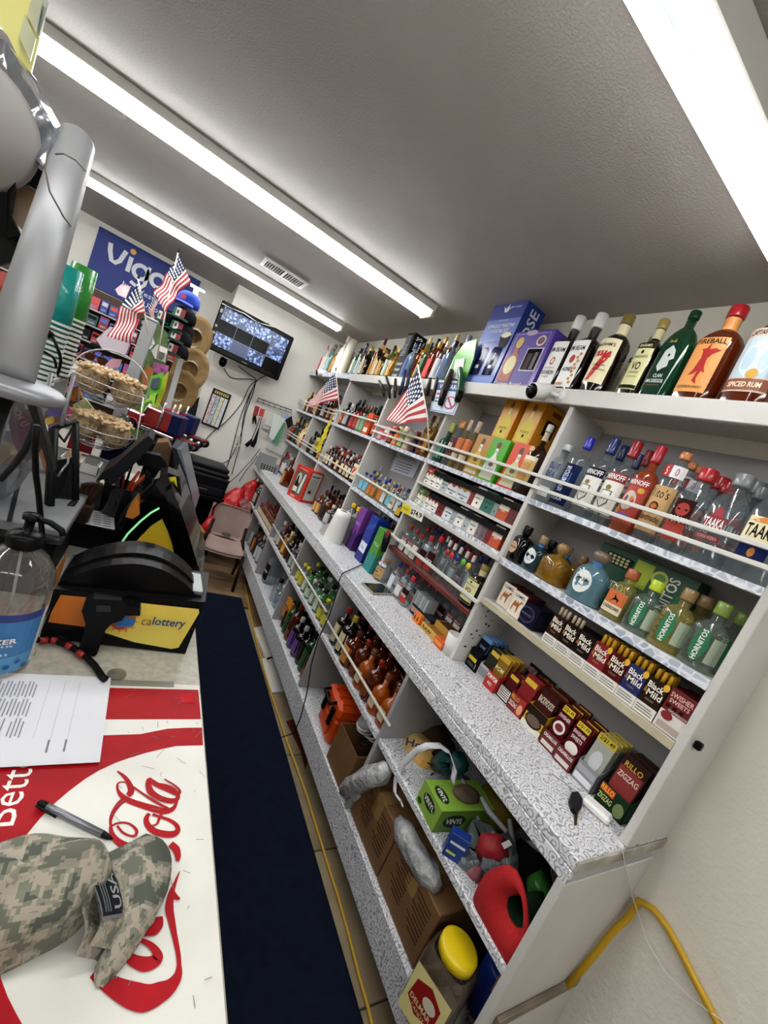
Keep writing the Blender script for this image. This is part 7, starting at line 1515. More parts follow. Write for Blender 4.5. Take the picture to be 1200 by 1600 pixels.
# ---- top left: poster, foil balloon, dark frame
P = [(-.426,1.055,1.919),(-.368,1.127,2.006),(-.352,1.137,1.975),(-.341,1.11,1.845),(-.372,1.087,1.879),(-.418,1.046,1.893)]
t = MB(); ext(t, P, (0, .004, 0), M('#cfcb86', .3)); ps_ = single('picture_poster', t, 'yellow-edged glossy picture poster hanging at the top left', 'poster')
for nm, Q, c in (('picture', [(-.402,1.127,1.946),(-.386,1.123,1.945),(-.38,1.114,1.909),(-.397,1.121,1.923)], '#7a5a3a'), ('picture', [(-.379,1.119,1.944),(-.341,1.096,1.903),(-.338,1.088,1.864),(-.375,1.111,1.905)], '#8f936a'), ('picture', [(-.37,1.124,1.973),(-.352,1.118,1.968),(-.345,1.105,1.913),(-.363,1.113,1.931)], '#7c806a'), ('blue_edge', [(-.364,1.138,1.996),(-.347,1.124,1.975),(-.343,1.112,1.912),(-.347,1.116,1.921)], '#6a9ac4')):
    t = MB(); ext(t, [Vector(p) + Vector((0, -.004, 0)) for p in Q], (0, .002, 0), M(c, .25, var=(14, '#a8a890', .5))); obj(nm, t, ps_)
FO = M('#b5b9bf', .12, .85, bump=(9, .8, .03));
t = MB(); ext(t, [(-.411,1.134,1.877),(-.373,1.087,1.871),(-.35,1.069,1.852),(-.322,1.048,1.821),(-.303,1.033,1.803),(-.276,1.013,1.778),(-.266,1.004,1.755),(-.262,.996,1.724),(-.263,.994,1.705),(-.281,1.007,1.714),(-.298,1.019,1.728),(-.321,1.04,1.772),(-.357,1.07,1.826)], (.02, .05, .0), FO); single('foil_balloon', t, 'crumpled silver foil balloon hanging at the left edge', 'balloon')
t = MB(); c_ = Vector((-.365,1.011,1.715)); t.lathe([(.012, -.012), (.085, -.01), (.092, 0), (.085, .01), (.001, .012)], M('#8f8b88', .6), 32, T=Matrix.Translation(c_) @ Matrix.Rotation(PI / 2 + .2, 4, 'X')); o = single('round_sign', t, 'plain grey round disc at the left edge', 'disc'); t = MB(); t.tube([c_ + Vector((0, 0, .085)), Vector((c_.x, c_.y, H - .001))], .0012, M('#c9c9c9', .5), 5); obj('string', t, o)
bf = root('photo_display', (-.304,1.036,1.662)); tag(bf, 'black hanging frame with small photographs behind the silver pole', 'frame'); g0 = Vector((-.304,1.036,1.662))
for nm, Q, m in (('frame_bar', [(-.321,1.05,1.686),(-.311,1.048,1.716),(-.278,1.051,1.71),(-.272,1.042,1.676),(-.307,1.04,1.677)], '#26282b'), ('frame_bar', [(-.335,1.031,1.66),(-.309,1.018,1.675),(-.295,1.009,1.675),(-.294,1.023,1.616),(-.276,1.032,1.594),(-.296,1.042,1.579),(-.321,1.035,1.586)], '#17181a'), ('photo', [(-.309,1.053,1.678),(-.275,1.044,1.674),(-.278,1.047,1.603),(-.303,1.052,1.614)], '#b5a894'), ('photo', [(-.33,1.091,1.764),(-.316,1.082,1.759),(-.28,1.066,1.721),(-.316,1.076,1.724)], '#a8967c'), ('base_plate', [(-.334,1.079,1.588),(-.285,1.051,1.6),(-.265,1.045,1.565),(-.317,1.069,1.518)], '#0e0e10')):
    t = MB(); ext(t, rel(Q, g0), (0, .012, 0), M(m, .4, var=(10, '#8a6a50', .4)) if nm == 'photo' else M(m, .4)); obj(nm, t, bf)
t = MB(); ext(t, [(-.332,1.151,1.524),(-.312,1.139,1.528),(-.308,1.132,1.504),(-.32,1.137,1.485)], (0, .04, 0), M('#c23a1e', .4)); single('orange_item', t, 'bright orange packet at the left edge by the pole', 'packet')

# ================================================================ far left part of the shop
# blue sign on the far wall
sg = root('wall_sign', (-.4, YV, 2.07)); tag(sg, 'blue wall sign with white lower-case lettering and orange dot', 'sign')
t = MB(); t.bbox(-.47, .40, -.02, -.001, -.24, .265, M('#12307f', .6), .002); obj('sign_board', t, sg)
WT = M('#c9ccd2', .4); t = MB()
fn = lambda u, q, l: (u - .0, -.0215, q)
def stroke(P, w):
    Q = [Vector((p[0], 0, p[1])) for p in P]; vv = []
    for i, q in enumerate(Q):
        d = Q[min(i + 1, len(Q) - 1)] - Q[max(i - 1, 0)]; d.normalize(); nn = Vector((-d.z, 0, d.x)) * w / 2; vv += [(q.x + nn.x, -.0215, q.z + nn.z), (q.x - nn.x, -.0215, q.z - nn.z)]
    t.add(vv, [(2 * i, 2 * i + 1, 2 * i + 3, 2 * i + 2) for i in range(len(Q) - 1)], WT)
def ring(cx, cz, r, w): stroke([(cx + r * math.cos(a * PI / 12), cz + r * math.sin(a * PI / 12)) for a in range(25)], w)
stroke([(-.36, .18), (-.35, .12), (-.32, .045), (-.29, .04), (-.26, .075), (-.235, .18)], .036)
stroke([(-.185, .02), (-.185, .155)], .036)
ring(-.085, .07, .058, .036); stroke([(-.028, .15), (-.028, -.02), (-.05, -.055), (-.1, -.06), (-.14, -.045)], .03)
ring(.065, .07, .058, .036)
t.text('by Western', .0, -.10, .38, .06, WT, lambda u, q: (u, -.0215, q)); t.text('Union', .09, -.18, .16, .05, WT, lambda u, q: (u, -.0215, q))
obj('lettering', t, sg); t = MB(); t.art([('e', -.185, .205, .024, .024, M('#d9a23a', .4))], fn); obj('orange_dot', t, sg)
# outlet box
t = MB(); a = (-1.059,5,2.22); t.bbox(a[0] - .03, a[0] + .03, 5.0, 5.019, a[2] - .04, a[2] + .04, M('#a8a6a2', .5), .003); o = single('outlet_box', t, 'small grey socket box high on the far wall', 'socket')
t = MB(); t.lathe([(.014, 0), (.014, .006), (.001, .006)], M('#141414', .4), 12, T=Matrix.Translation((a[0], 4.999, a[2])) @ Matrix.Rotation(PI / 2, 4, 'X')); obj('plug', t, o)

# product wall: shelves with small packets
pw = root('product_rack', (-.9, YV, 0)); tag(pw, 'dark product rack crammed with small packets under the blue sign', 'rack')
t = MB(); t.box(-1.6, .9, -.02, -.001, .5, 1.82, M('#5a4030', .7)); obj('back_board', t, pw)
for z in (1.64, 1.5, 1.36, 1.2, 1.03, .86):
    t = MB(); t.box(-1.6, .9, -.2, -.021, z - .012, z, M('#a8a6a4', .4)); obj('shelf_board', t, pw)
random.seed(21)
pal = ['#2a4a9a', '#5a2a6a', '#a8262c', '#2a2a30', '#3a3f4a', '#6a3a7a', '#20242a', '#c94a6a', '#3a6aa8', '#b5b5b5', '#2c5a58', '#8a2a3a']
nm_ = dict(zip(pal, ['blue', 'dark purple', 'red', 'black', 'slate grey', 'violet', 'near-black', 'pink', 'light blue', 'silver-grey', 'dark teal', 'wine-red']))
for j, z in enumerate((1.64, 1.5, 1.36, 1.2, 1.03, .86)):
    x = -1.3 + .02 * j
    while x < -.05 + (.0 if j < 3 else .0):
        c = random.choice(pal); w = random.uniform(.05, .085); hh = random.uniform(.08, .12)
        t = carton(w, .05, hh, M(c, .35), [('r', .1, .9, .55, .85, random.choice(['#c9c9cc', '#1a1a1c', '#d0563a', '#4a6ab5', '#8a8a90'])), ('r', .2, .8, .15, .3, '#8a8a8e')])
        o = obj('packet', t, None, (x + w / 2, YV - .18, z + .001)); reg(o, '%s packet' % nm_[c], 'on the far rack, %s shelf' % ['top', 'second', 'third', 'fourth', 'fifth', 'lowest'][j], 'packet', 'packets on the far product rack'); x += w + .012

# silver square post with flags, plastic bags and caps
pst = root('display_post', (-.145, 2.53, 0)); tag(pst, 'square silver-grey display post standing behind the till', 'post')
t = MB(); t.bbox(-.027, .027, -.027, .027, 0, 1.64, M('#a3a4a6', .4, .3), .003); obj('post_tube', t, pst)
t = MB(); t.bbox(-.03, .03, -.03, .03, 1.6405, 1.65, M('#b5b6b8', .4), .002); obj('post_cap', t, pst)

def flag(name, cols, label, depth=.0, stick=None, star=.02):
    """cloth flag: each column gives (top, bottom) points from hoist to fly"""
    n = 24; us = [c[0] for c in cols]; nrm = Vector((.5158, .847, -.1287))
    def at(u, v):
        k = max(i for i in range(len(us) - 1) if us[i] <= u + 1e-9 or i == 0); s = (u - us[k]) / (us[k + 1] - us[k])
        a = Vector(cols[k][1]) * (1 - s) + Vector(cols[k + 1][1]) * s; b_ = Vector(cols[k][2]) * (1 - s) + Vector(cols[k + 1][2]) * s
        p = a * (1 - v) + b_ * v
        return p + nrm * (.008 * math.sin(u * 11 + v * 2) * (.3 + u))
    r = root(name, at(0, 0)); o0 = at(0, 0); tag(r, label, 'flag', 'small cloth flags on sticks')
    cloth = {0: M('#a51d2c', .7), 1: M('#d6cfcc', .7), 2: M('#232a48', .7)}
    t = MB(); N = 20
    for s_ in (0, 1):
        off = nrm * (.0012 * s_)
        for i in range(N):
            for j in range(13):
                u0, u1 = i / N, (i + 1) / N; c = 2 if (u1 <= .41 and j < 7) else j % 2
                q = [at(u0, j / 13), at(u1, j / 13), at(u1, (j + 1) / 13), at(u0, (j + 1) / 13)]
                t.add([p - o0 + off for p in (q if s_ else q[::-1])], [(0, 1, 2, 3)], cloth[c], True)
    obj('cloth', t, r)
    t = MB(); L_ = (Vector(cols[0][1]) - Vector(cols[0][2])).length
    for a in range(6):
        for b_ in range(5):
            if (a + b_) % 1: continue
            u = .035 + .066 * a; v = .05 + .1 * b_ + (.05 if a % 2 else 0)
            if v > .52: continue
            c = at(u, v) - nrm * .0015; e1 = (at(u + .01, v) - at(u, v)).normalized(); e2 = (at(u, v + .01) - at(u, v)).normalized(); R_ = star * L_
            pts = [c - o0]
            for k in range(10):
                an = k * PI / 5; rr = R_ if k % 2 == 0 else R_ * .45; pts.append(c - o0 + e1 * (rr * math.sin(an)) - e2 * (rr * math.cos(an)))
            t.add(pts, [(0, 1 + k, 1 + (k + 1) % 10) for k in range(10)], M('#d9d9dc', .6))
    obj('stars', t, r)['kind'] = 'stuff'
    if stick:
        t = MB(); t.tube([Vector(p) - o0 for p in stick], .0035, M('#cfc8ba', .5), 8); obj('stick', t, r)
        t = MB(); t.lathe([(.0005, 0), (.005, .004), (.006, .01), (.0005, .022)], M('#1f1f22', .4), 8, T=Matrix.Translation(Vector(stick[0]) - o0)); obj('finial', t, r)
    return r
flag('flag', [(0, (-.244,2.553,1.784), (-.178,2.494,1.657)), (.4, (-.281,2.554,1.643), (-.203,2.529,1.638)), (1, (-.288,2.534,1.48), (-.195,2.514,1.495))], 'stars and stripes flag hanging against the silver post', stick=[(-.25,2.558,1.794), (-.138,2.481,1.578)], star=.05)
flag('flag', [(0, (-.132,2.637,2.006), (-.042,2.567,1.903)), (.4, (-.15,2.631,1.898), (-.08,2.626,1.83)), (1, (-.175,2.629,1.784), (-.103,2.597,1.706))], 'stars and stripes flag in front of the blue sign, highest of all', stick=[(-.136,2.64,2.011), (-.111,2.612,1.771), (-.073,2.568,1.479)], star=.045)
flag('flag', [(0, (-.18,2.691,1.783), (-.152,2.668,1.741)), (.4, (-.182,2.679,1.698), (-.153,2.66,1.685)), (1, (-.15,2.65,1.634), (-.117,2.624,1.598))], 'narrow folded stars and stripes flag beside the silver post top', stick=[(-.181,2.705,1.795), (-.117,2.626,1.528)], star=.07)
flag('flag', [(0, (1.14,3.529,1.96), (1.14,3.184,1.741)), (.42, (1.13,3.649,1.822), (1.13,3.558,1.675)), (1, (1.12,3.863,1.643), (1.12,3.737,1.612))], 'stars and stripes flag on a stick at the corner bay', stick=[(1.14,3.538,1.983), (1.14,3.2,1.755), (1.16,3.039,1.606)], star=.035)
flag('flag', [(0, (1.13,2.138,2.023), (1.13,1.814,1.735)), (.42, (1.12,2.157,1.869), (1.12,1.987,1.704)), (1, (1.11,2.229,1.684), (1.11,2.031,1.679))], 'large stars and stripes flag hanging before the third bay', stick=[(1.13,2.161,2.034), (1.13,1.842,1.763), (1.15,1.73,1.599)], star=.03)

# plastic bag and small pink things near the post
t = MB(); ext(t, [(-.383,2.94,1.44),(-.34,2.928,1.536),(-.249,2.874,1.544),(-.229,2.874,1.628),(-.222,2.853,1.52),(-.227,2.844,1.431),(-.274,2.868,1.408),(-.339,2.908,1.406)], (0, .04, 0), G('#d6cdd2', .55, '#ece6ea')); single('plastic_bag', t, 'pale translucent plastic bag hanging behind the flag', 'bag')
t = MB(); ext(t, [(-.375,2.98,1.736),(-.354,2.973,1.776),(-.31,2.947,1.783),(-.315,2.94,1.713),(-.355,2.965,1.715)], (0, .02, 0), M('#c98a96', .5, var=(30, '#e0d6d8', .7))); single('pink_packet', t, 'small pink and white packet hanging below the sign', 'packet')
t = MB(); ext(t, [(-.316,2.999,1.323),(-.293,2.993,1.373),(-.246,2.966,1.389),(-.245,2.959,1.342),(-.286,2.979,1.315)], (0, .03, 0), M('#c99aa8', .6)); single('pink_hat', t, 'small pink cap on the far rack behind the basket', 'cap')
for i, (px, py) in enumerate(((128, 548), (150, 560), (140, 575), (160, 546))):
    g = root('sunglasses', (-.485,3.339,1.331) if i == 0 else ((-.399,3.286,1.323) if i == 1 else ((-.415,3.285,1.252) if i == 2 else (-.389,3.289,1.387)))); tag(g, ['dark blue sunglasses on the rack, leftmost pair', 'brown sunglasses behind the basket handle', 'navy sunglasses lowest of the pairs', 'black sunglasses under the plastic bag'][i], 'sunglasses', 'sunglasses on the rack')
    for s_ in (-1, 1): t = MB(); t.lathe([(.026, -.002), (.028, 0), (.026, .002), (.001, .003)], M(['#1a2440', '#4a2a1a', '#20304a', '#17171a'][i], .1), 16, T=Matrix.Translation((.034 * s_, 0, 0)) @ Matrix.Rotation(PI / 2, 4, 'X')); obj('lens', t, g)
    t = MB(); t.tube([(-.062, .03, .01), (-.06, 0, .012), (0, -.003, .014), (.06, 0, .012), (.062, .03, .01)], .003, M('#141418', .3), 6); obj('frame', t, g)

# ---- two tier wire basket of peanuts
SVW = M('#b0b0b2', .3, .7); NUT = M('#e6d2ae', .7, var=(60, '#b08e66', .5)); GRB = M('#1c6b4a', .5)
def basket(c, rx, label, sc_=1.0, hd=True, post=True):
    r = root('wire_basket', c); tag(r, label, 'basket', 'wire baskets of peanuts')
    for k, (z, q) in enumerate(((0, 1), (-.03, .88), (-.055, .7), (-.075, .45))):
        t = MB(); t.tube([(rx * q * math.cos(a * PI / 14), rx * q * math.sin(a * PI / 14), z) for a in range(28)], .0028 if k == 0 else .0018, SVW, 6, closed=True); obj('wire_ring', t, r)
    for a in range(10):
        an = a * PI / 5; t = MB(); t.tube([(rx * q * math.cos(an), rx * q * math.sin(an), z) for z, q in ((0, 1), (-.03, .88), (-.055, .7), (-.075, .45), (-.08, .05))], .0016, SVW, 5); obj('wire_rib', t, r)
    if hd: t = MB(); t.tube([(rx * math.cos(PI * k / 16), 0, rx * .95 * math.sin(PI * k / 16)) for k in range(17)], .003, SVW, 6); obj('handle', t, r)
    # green mesh bags full of nuts
    for s_ in (-1, 1):
        b = MB(); n = 14; prf = [(.1, -.066), (.36, -.055), (.52, -.03), (.56, .0), (.48, .024), (.28, .034), (.02, .038)]
        b.lathe([(q * rx * .78, z) for q, z in prf], M('#d6bf98', .8, var=(90, '#7a5c3c', .8), bump=(60, 1, .008)), n, T=Matrix.Translation((s_ * rx * .45, 0, 0)) @ Matrix.Scale(1.15, 4, (0, 1, 0)))
        o = obj('mesh_bag', b, r);
        b = MB(); b.tube([(s_ * rx * .45 + rx * .36 * math.cos(a), rx * .4 * math.sin(a), .036 + .004 * math.sin(3 * a)) for a in [k * PI / 8 for k in range(9)]], [.006] * 9, GRB, 6); obj('green_binding', b, r)
    nut = MB(); nut.lathe([(.002, -.014), (.0075, -.009), (.0055, 0), (.0075, .009), (.002, .014)], NUT, 6, T=Matrix.Rotation(PI / 2, 4, 'X')); nme = nut.mesh(); random.seed(int(c[2] * 100))
    t = MB()
    for k in range(150):
        a = random.uniform(0, 2 * PI); q = math.sqrt(random.random()) * rx * .85; z = .03 + .015 * (1 - (q / rx) ** 2) + random.uniform(-.004, .008)
        T_ = Matrix.Translation((q * math.cos(a), q * math.sin(a), z)) @ Matrix.Rotation(random.uniform(0, PI), 4, 'Z') @ Matrix.Rotation(random.uniform(-.5, .5), 4, 'X')
        t.lathe([(.002, -.014), (.0075, -.009), (.0055, 0), (.0075, .009), (.002, .014)], NUT, 6, T=T_ @ Matrix.Rotation(PI / 2, 4, 'X'))
    o = obj('peanuts', t, r); o['kind'] = 'stuff'; return r
basket((-.184,2.114,1.31), .14, 'upper wire basket heaped with bags of peanuts in shells')
basket((-.16,2.003,1.142), .12, 'lower wire basket of peanuts under the first', hd=False)
t = MB(); t.tube([(-.303,2.188,1.322),(-.261,2.115,1.163),(-.229,2.05,1.018)], .003, SVW, 6); t.tube([(-.058,2.037,1.311),(-.032,1.972,1.138),(-.025,1.932,1.064)], .003, SVW, 6); o = single('basket_stand', t, 'thin wire stand holding the two peanut baskets', 'stand'); o['kind'] = 'stuff'
t = MB(); a = Vector((-.102,2.112,1.159)); t.lathe([(.03, -.05), (.034, -.03), (.02, .03), (.016, .05)], G('#8a8c88', .3, '#c9ccc8'), 16, T=Matrix.Translation(a)); single('glass_vase', t, 'grey glass jar neck below the upper basket', 'jar')

# colourful things behind the baskets
def pk(P, c, label, cat='packet', dv=(0, .03, 0), name='packet', var=None): t = MB(); ext(t, P, dv, M(c, .4, var=var)); single(name, t, label, cat)
pk([(-.354,2.41,1.18),(-.324,2.399,1.225),(-.294,2.375,1.184),(-.316,2.383,1.149),(-.344,2.399,1.148)], '#4a1f3a', 'plum coloured fruit gum packet with orange dot', var=(40, '#c9802a', .5))
pk([(-.399,2.362,1.071),(-.384,2.358,1.109),(-.35,2.339,1.119),(-.341,2.328,1.075),(-.382,2.348,1.05)], '#4a3f86', 'purple packet inside the clear case')
pk([(-.34,2.331,1.106),(-.331,2.329,1.129),(-.305,2.313,1.123),(-.301,2.304,1.083),(-.332,2.323,1.08)], '#b5246a', 'bright pink box behind the display frame')
pk([(-.335,2.507,1.116),(-.298,2.492,1.167),(-.247,2.456,1.133),(-.245,2.448,1.089),(-.314,2.487,1.068)], '#5f8a3a', 'green and white snack bag behind the basket', var=(22, '#c9b59a', .6))
pk([(-.282,2.415,1.11),(-.261,2.405,1.133),(-.223,2.38,1.12),(-.223,2.377,1.101),(-.262,2.398,1.082)], '#8a3a34', 'red-brown packet under the green snack bag', var=(30, '#d0a08a', .6))
pk([(-.34,2.035,1.098),(-.323,2.027,1.117),(-.312,2.018,1.098),(-.328,2.025,1.081)], '#c9a92a', 'yellow packet beside the display frame')
pk([(-.326,2.024,1.081),(-.295,2.008,1.102),(-.283,1.997,1.077),(-.308,2.009,1.054)], '#7a5a74', 'pink and purple packet beside the display frame')
pk([(-.523,2.737,1.102),(-.476,2.715,1.145),(-.449,2.68,1.022),(-.467,2.684,.979),(-.5,2.715,1.048)], '#8a8a6a', 'pale green case side behind the support arm', var=(12, '#b5b5a0', .5))
pk([(-.458,2.595,1.198),(-.39,2.556,1.219),(-.381,2.535,1.116),(-.434,2.565,1.1)], '#6b6f70', 'grey glass case with stacked sheets', var=(9, '#9aa0a0', .5))
# large cartons beside the till
t = carton(.085, .07, .1, M('#b01f2a', .35), [('r', .1, .9, .1, .6, '#c0303a')]); o = obj('carton', t, None, (-.215, 2.10, .9985), .1); tag(o, 'bright red box on the counter beside the navy one', 'box')
t = carton(.1, .06, .12, M('#151d40', .35), [T('UE*', .65, .72, .32, .16, '#a8adc0'), ('r', .55, .8, .55, .57, '#6a708a')]); o = obj('carton', t, None, (-.09, 2.10, .9985), .05); tag(o, 'navy blue box with white letters beside the red one', 'box')
tr = root('divider_tray', (-.17, 1.80, .9985)); tag(tr, 'white divided tray of cards in front of the red box', 'tray'); t = MB()
t.box(-.06, .06, 0, .10, 0, .004, '#cfcdc8')
for x in (-.06, 0, .057): t.box(x, x + .003, 0, .1, .004, .035, '#d6d4cf')
for y in (0, .048, .097): t.box(-.06, .06, y, y + .003, .004, .034, '#d6d4cf')
obj('tray_body', t, tr)
for i in range(4):
    t = MB(); t.box(-.02, .02, 0, .003, 0, .05, M(['#b5a084', '#8a8a84', '#c9a888', '#6b6a64'][i], .6)); o = obj('card', t, None, (-.2 + .06 * (i % 2), 1.82 + .05 * (i // 2), 1.004)); tag(o, ['tan', 'grey', 'peach', 'dark grey'][i] + ' card standing in the white divided tray', 'card')

# ---- hanging packets to the right of the post
pk([(-.132,3.151,1.505),(-.111,3.146,1.557),(-.051,3.109,1.557),(-.04,3.09,1.474),(-.099,3.126,1.47)], '#d2cec8', 'white framed photo packet on the hook rack', name='photo_card')
pk([(-.096,3.108,1.522),(-.056,3.084,1.525),(-.057,3.078,1.482),(-.091,3.099,1.482)], '#4a4640', 'dark photograph on the white card', name='photo_print', cat='picture')
pk([(-.19,3.135,1.557),(-.15,3.116,1.594),(-.124,3.095,1.557),(-.138,3.096,1.509),(-.171,3.117,1.517)], '#26345a', 'round blue and white badge beside the post', name='badge', var=(30, '#d0d4dc', .5))
pk([(-.099,3.122,1.445),(-.014,3.072,1.462),(-.006,3.057,1.389),(-.089,3.108,1.391)], '#2a242c', 'black packet with pink flower print', var=(25, '#b56a9a', .5))
pk([(-.134,3.012,1.363),(-.116,3.01,1.421),(-.08,2.985,1.398),(-.072,2.962,1.28),(-.114,2.991,1.3)], '#a3642a', 'orange-brown hanging packet beside the post')
pk([(-.082,2.922,1.366),(-.027,2.896,1.417),(-.013,2.871,1.305),(-.042,2.879,1.239),(-.074,2.9,1.251)], '#5fae2a', 'lime green snack bag with dark round picture', name='snack_bag')
pk([(-.071,2.89,1.357),(-.039,2.875,1.38),(-.03,2.859,1.314),(-.068,2.881,1.303)], '#3a3f5a', 'dark picture panel of the lime green bag', name='round_picture')
pk([(-.071,2.839,1.249),(-.029,2.82,1.293),(-.014,2.796,1.199),(-.04,2.801,1.128),(-.076,2.823,1.13)], '#8fb52a', 'yellow-green snack bag, lower one', name='snack_bag')
pk([(-.025,3.008,1.382),(-.005,3.003,1.434),(.01,2.977,1.316),(.005,2.961,1.19),(-.015,2.971,1.18)], '#a8b52a', 'narrow yellow-green bag edge behind the others', name='snack_bag')
pk([(-.064,2.712,1.224),(-.039,2.701,1.251),(-.011,2.677,1.205),(-.028,2.676,1.13),(-.057,2.699,1.16)], '#4a7a22', 'dark green snack bag above the toy truck', name='snack_bag')
HB = [Vector(p) for p in [(-.156,3.323,1.376),(-.175,3.364,1.568),(-.157,3.371,1.688),(-.084,3.322,1.657),(-.036,3.269,1.502)]]
for p in (HB[-1], HB[0]): HB.append(Vector((p.x, p.y, .001)))
t = MB(); ext(t, HB, (0, .03, 0), M('#4a3f3a', .4, var=(16, '#5f7a4a', .5))); single('hook_display', t, 'dark brown standing board behind the hanging snack packets', 'board')

# ---- cap rack
rk = root('cap_rack', (.068,3.566,1.153)); tag(rk, 'grey upright rack post holding the row of caps', 'rack'); k0 = Vector((.068,3.566,1.153))
t = MB(); ext(t, rel([(.001,3.732,1.976),(.034,3.711,1.972),(.088,3.544,1.088),(.049,3.564,1.069)], k0), (0, .03, 0), M('#b0b1b3', .4)); t.box(-.012, .012, -.01, .02, -k0.z + .001, -.001, M('#b0b1b3', .4)); obj('rack_post', t, rk)
t = MB(); ext(t, rel([(-.06,3.786,2.087),(.047,3.719,2.074),(.049,3.715,2.055),(.008,3.739,2.055),(.012,3.722,1.956),(-.022,3.744,1.965),(-.03,3.763,2.061),(-.057,3.78,2.063)], k0), (0, .03, 0), M('#c9cacc', .4)); obj('top_bracket', t, rk)
t = MB(); ext(t, rel([(.005,3.734,2.008),(.027,3.721,2.009),(.029,3.717,1.989),(.006,3.73,1.989)], k0), (0, .03, 0), M('#c9cacc', .4)); obj('side_tab', t, rk)
def cap(c, col, front, label, rz):
    r = root('baseball_cap', c, rz); tag(r, label, 'cap', 'baseball caps on the rack'); n = 20
    t = MB(); t.lathe([(.078, 0), (.08, .03), (.074, .06), (.055, .085), (.03, .097), (.002, .1)], M(col, .8), n); obj('crown', t, r)
    v = [];
    for q, dz in ((1.0, 0), (1.45, .004), (1.9, -.012)):
        for k in range(9): a = -PI / 2 - .95 + 1.9 * k / 8; s_ = .078 * (1 + (q - 1) * math.cos((k - 4) / 4 * 1.35)); v.append((s_ * math.cos(a), s_ * math.sin(a), .006 + dz))
    v += [(p[0], p[1], p[2] - .003) for p in v]
    f = []
    for j in range(2):
        for k in range(8): f += [(j * 9 + k, j * 9 + k + 1, (j + 1) * 9 + k + 1, (j + 1) * 9 + k), (27 + (j + 1) * 9 + k, 27 + (j + 1) * 9 + k + 1, 27 + j * 9 + k + 1, 27 + j * 9 + k)]
    f += [(18 + k, 18 + k + 1, 45 + k + 1, 45 + k) for k in range(8)]
    t = MB(); t.add(v, f, M(front[0] if front else col, .7), True); obj('visor', t, r)
    if front:
        t = MB(); fnc = lambda u, q, l: (lambda a: ((.0815 + .0006 * l) * math.cos(a), (.0815 + .0006 * l) * math.sin(a), .012 + .055 * q - 0))(-PI / 2 - .6 + 1.2 * u)
        t.art([('r', 0, .34, 0, 1, '#1f6b44'), ('r', .34, .7, 0, 1, '#d2d0cc'), ('r', .7, 1, 0, 1, '#8a1f2a'), ('e', .5, .5, .09, .25, '#4a4a3a')], fnc, 8) if front[1] == 'm' else t.art([('r', .3, .7, .2, .8, front[1])], fnc, 8)
        obj('emblem', t, r)
cap((-.033,3.624,1.905), '#1f4ab5', ('#1f4ab5', '#a83a5a'), 'royal blue baseball cap on the rack', -.5)
cap((-.106,3.729,1.916), '#17171b', ('#17171b', '#8a2a2a'), 'plain black cap left of the blue cap', -.5)
for i, c in enumerate(((-.024,3.541,1.787), (-.013,3.557,1.699), (-.006,3.519,1.634), (.001,3.477,1.541))):
    cap(c, '#18181c', ('#1c3a30', 'm'), 'black cap with green, white and red front, %s from the top' % ['first', 'second', 'third', 'fourth'][i], -.6)
for i, c in enumerate(((-.107,3.641,1.722), (-.101,3.626,1.647))):
    cap(c, '#20242a', ('#1c4a3a', 'm'), 'dark cap with green and white visor on the left side, %s' % ['upper', 'lower'][i], -.9)
# ---- straw hats on the wall
def straw(c, r, col, rz, label, under=False):
    h_ = root('straw_hat', c); tag(h_, label, 'hat', 'straw hats beside the cap rack'); Tm_ = Matrix.Rotation(rz, 4, 'Z') @ Matrix.Rotation(PI / 2 + .1, 4, 'X')
    t = MB(); t.lathe([(r * .45, 0), (r * .8, .004), (r, .02), (r * 1.0, .024), (r * .8, .009), (r * .45, .006)], M(col, .8, bump=(120, .5, .003), var=(10, '#8a7048', .4)), 28, T=Tm_ @ Matrix.Scale(1.25, 4, (0, 1, 0)), caps=False); obj('brim', t, h_)
    t = MB(); t.lathe([(r * .46, .004), (r * .42, -.06), (r * .36, -.09), (r * .15, -.085), (.001, -.08)], M(col, .8, bump=(120, .5, .003), var=(10, '#8a7048', .4)), 24, T=Tm_, caps=False); obj('crown', t, h_)
straw((.086,4.118,1.749), .15, '#6b5a3c', .5, 'dark olive straw hat, topmost, with a band')
straw((.129,3.993,1.488), .15, '#b59a6c', .4, 'light straw hat in the middle of the three')
straw((.101,3.92,1.288), .15, '#a88a58', .35, 'tan straw hat, lowest of the three')
# dark slanting banner against the corner wall
t = MB(); ext(t, [(.14,4.443,.996),(.217,4.419,1.148),(.296,4.393,1.294),(.31,4.366,1.175),(.33,4.317,.931),(.334,4.296,.806),(.187,4.374,.734)], (0, .03, 0), M('#17171b', .5)); single('dark_banner', t, 'black slanting board behind the toy trucks', 'board')
t = MB(); t.tube([(-.029,2.33,1.176),(-.039,2.345,1.236),(-.028,2.343,1.267)], .008, M('#c9cac6', .3), 8); single('white_bracket', t, 'small white curved bracket above the toy truck', 'bracket')

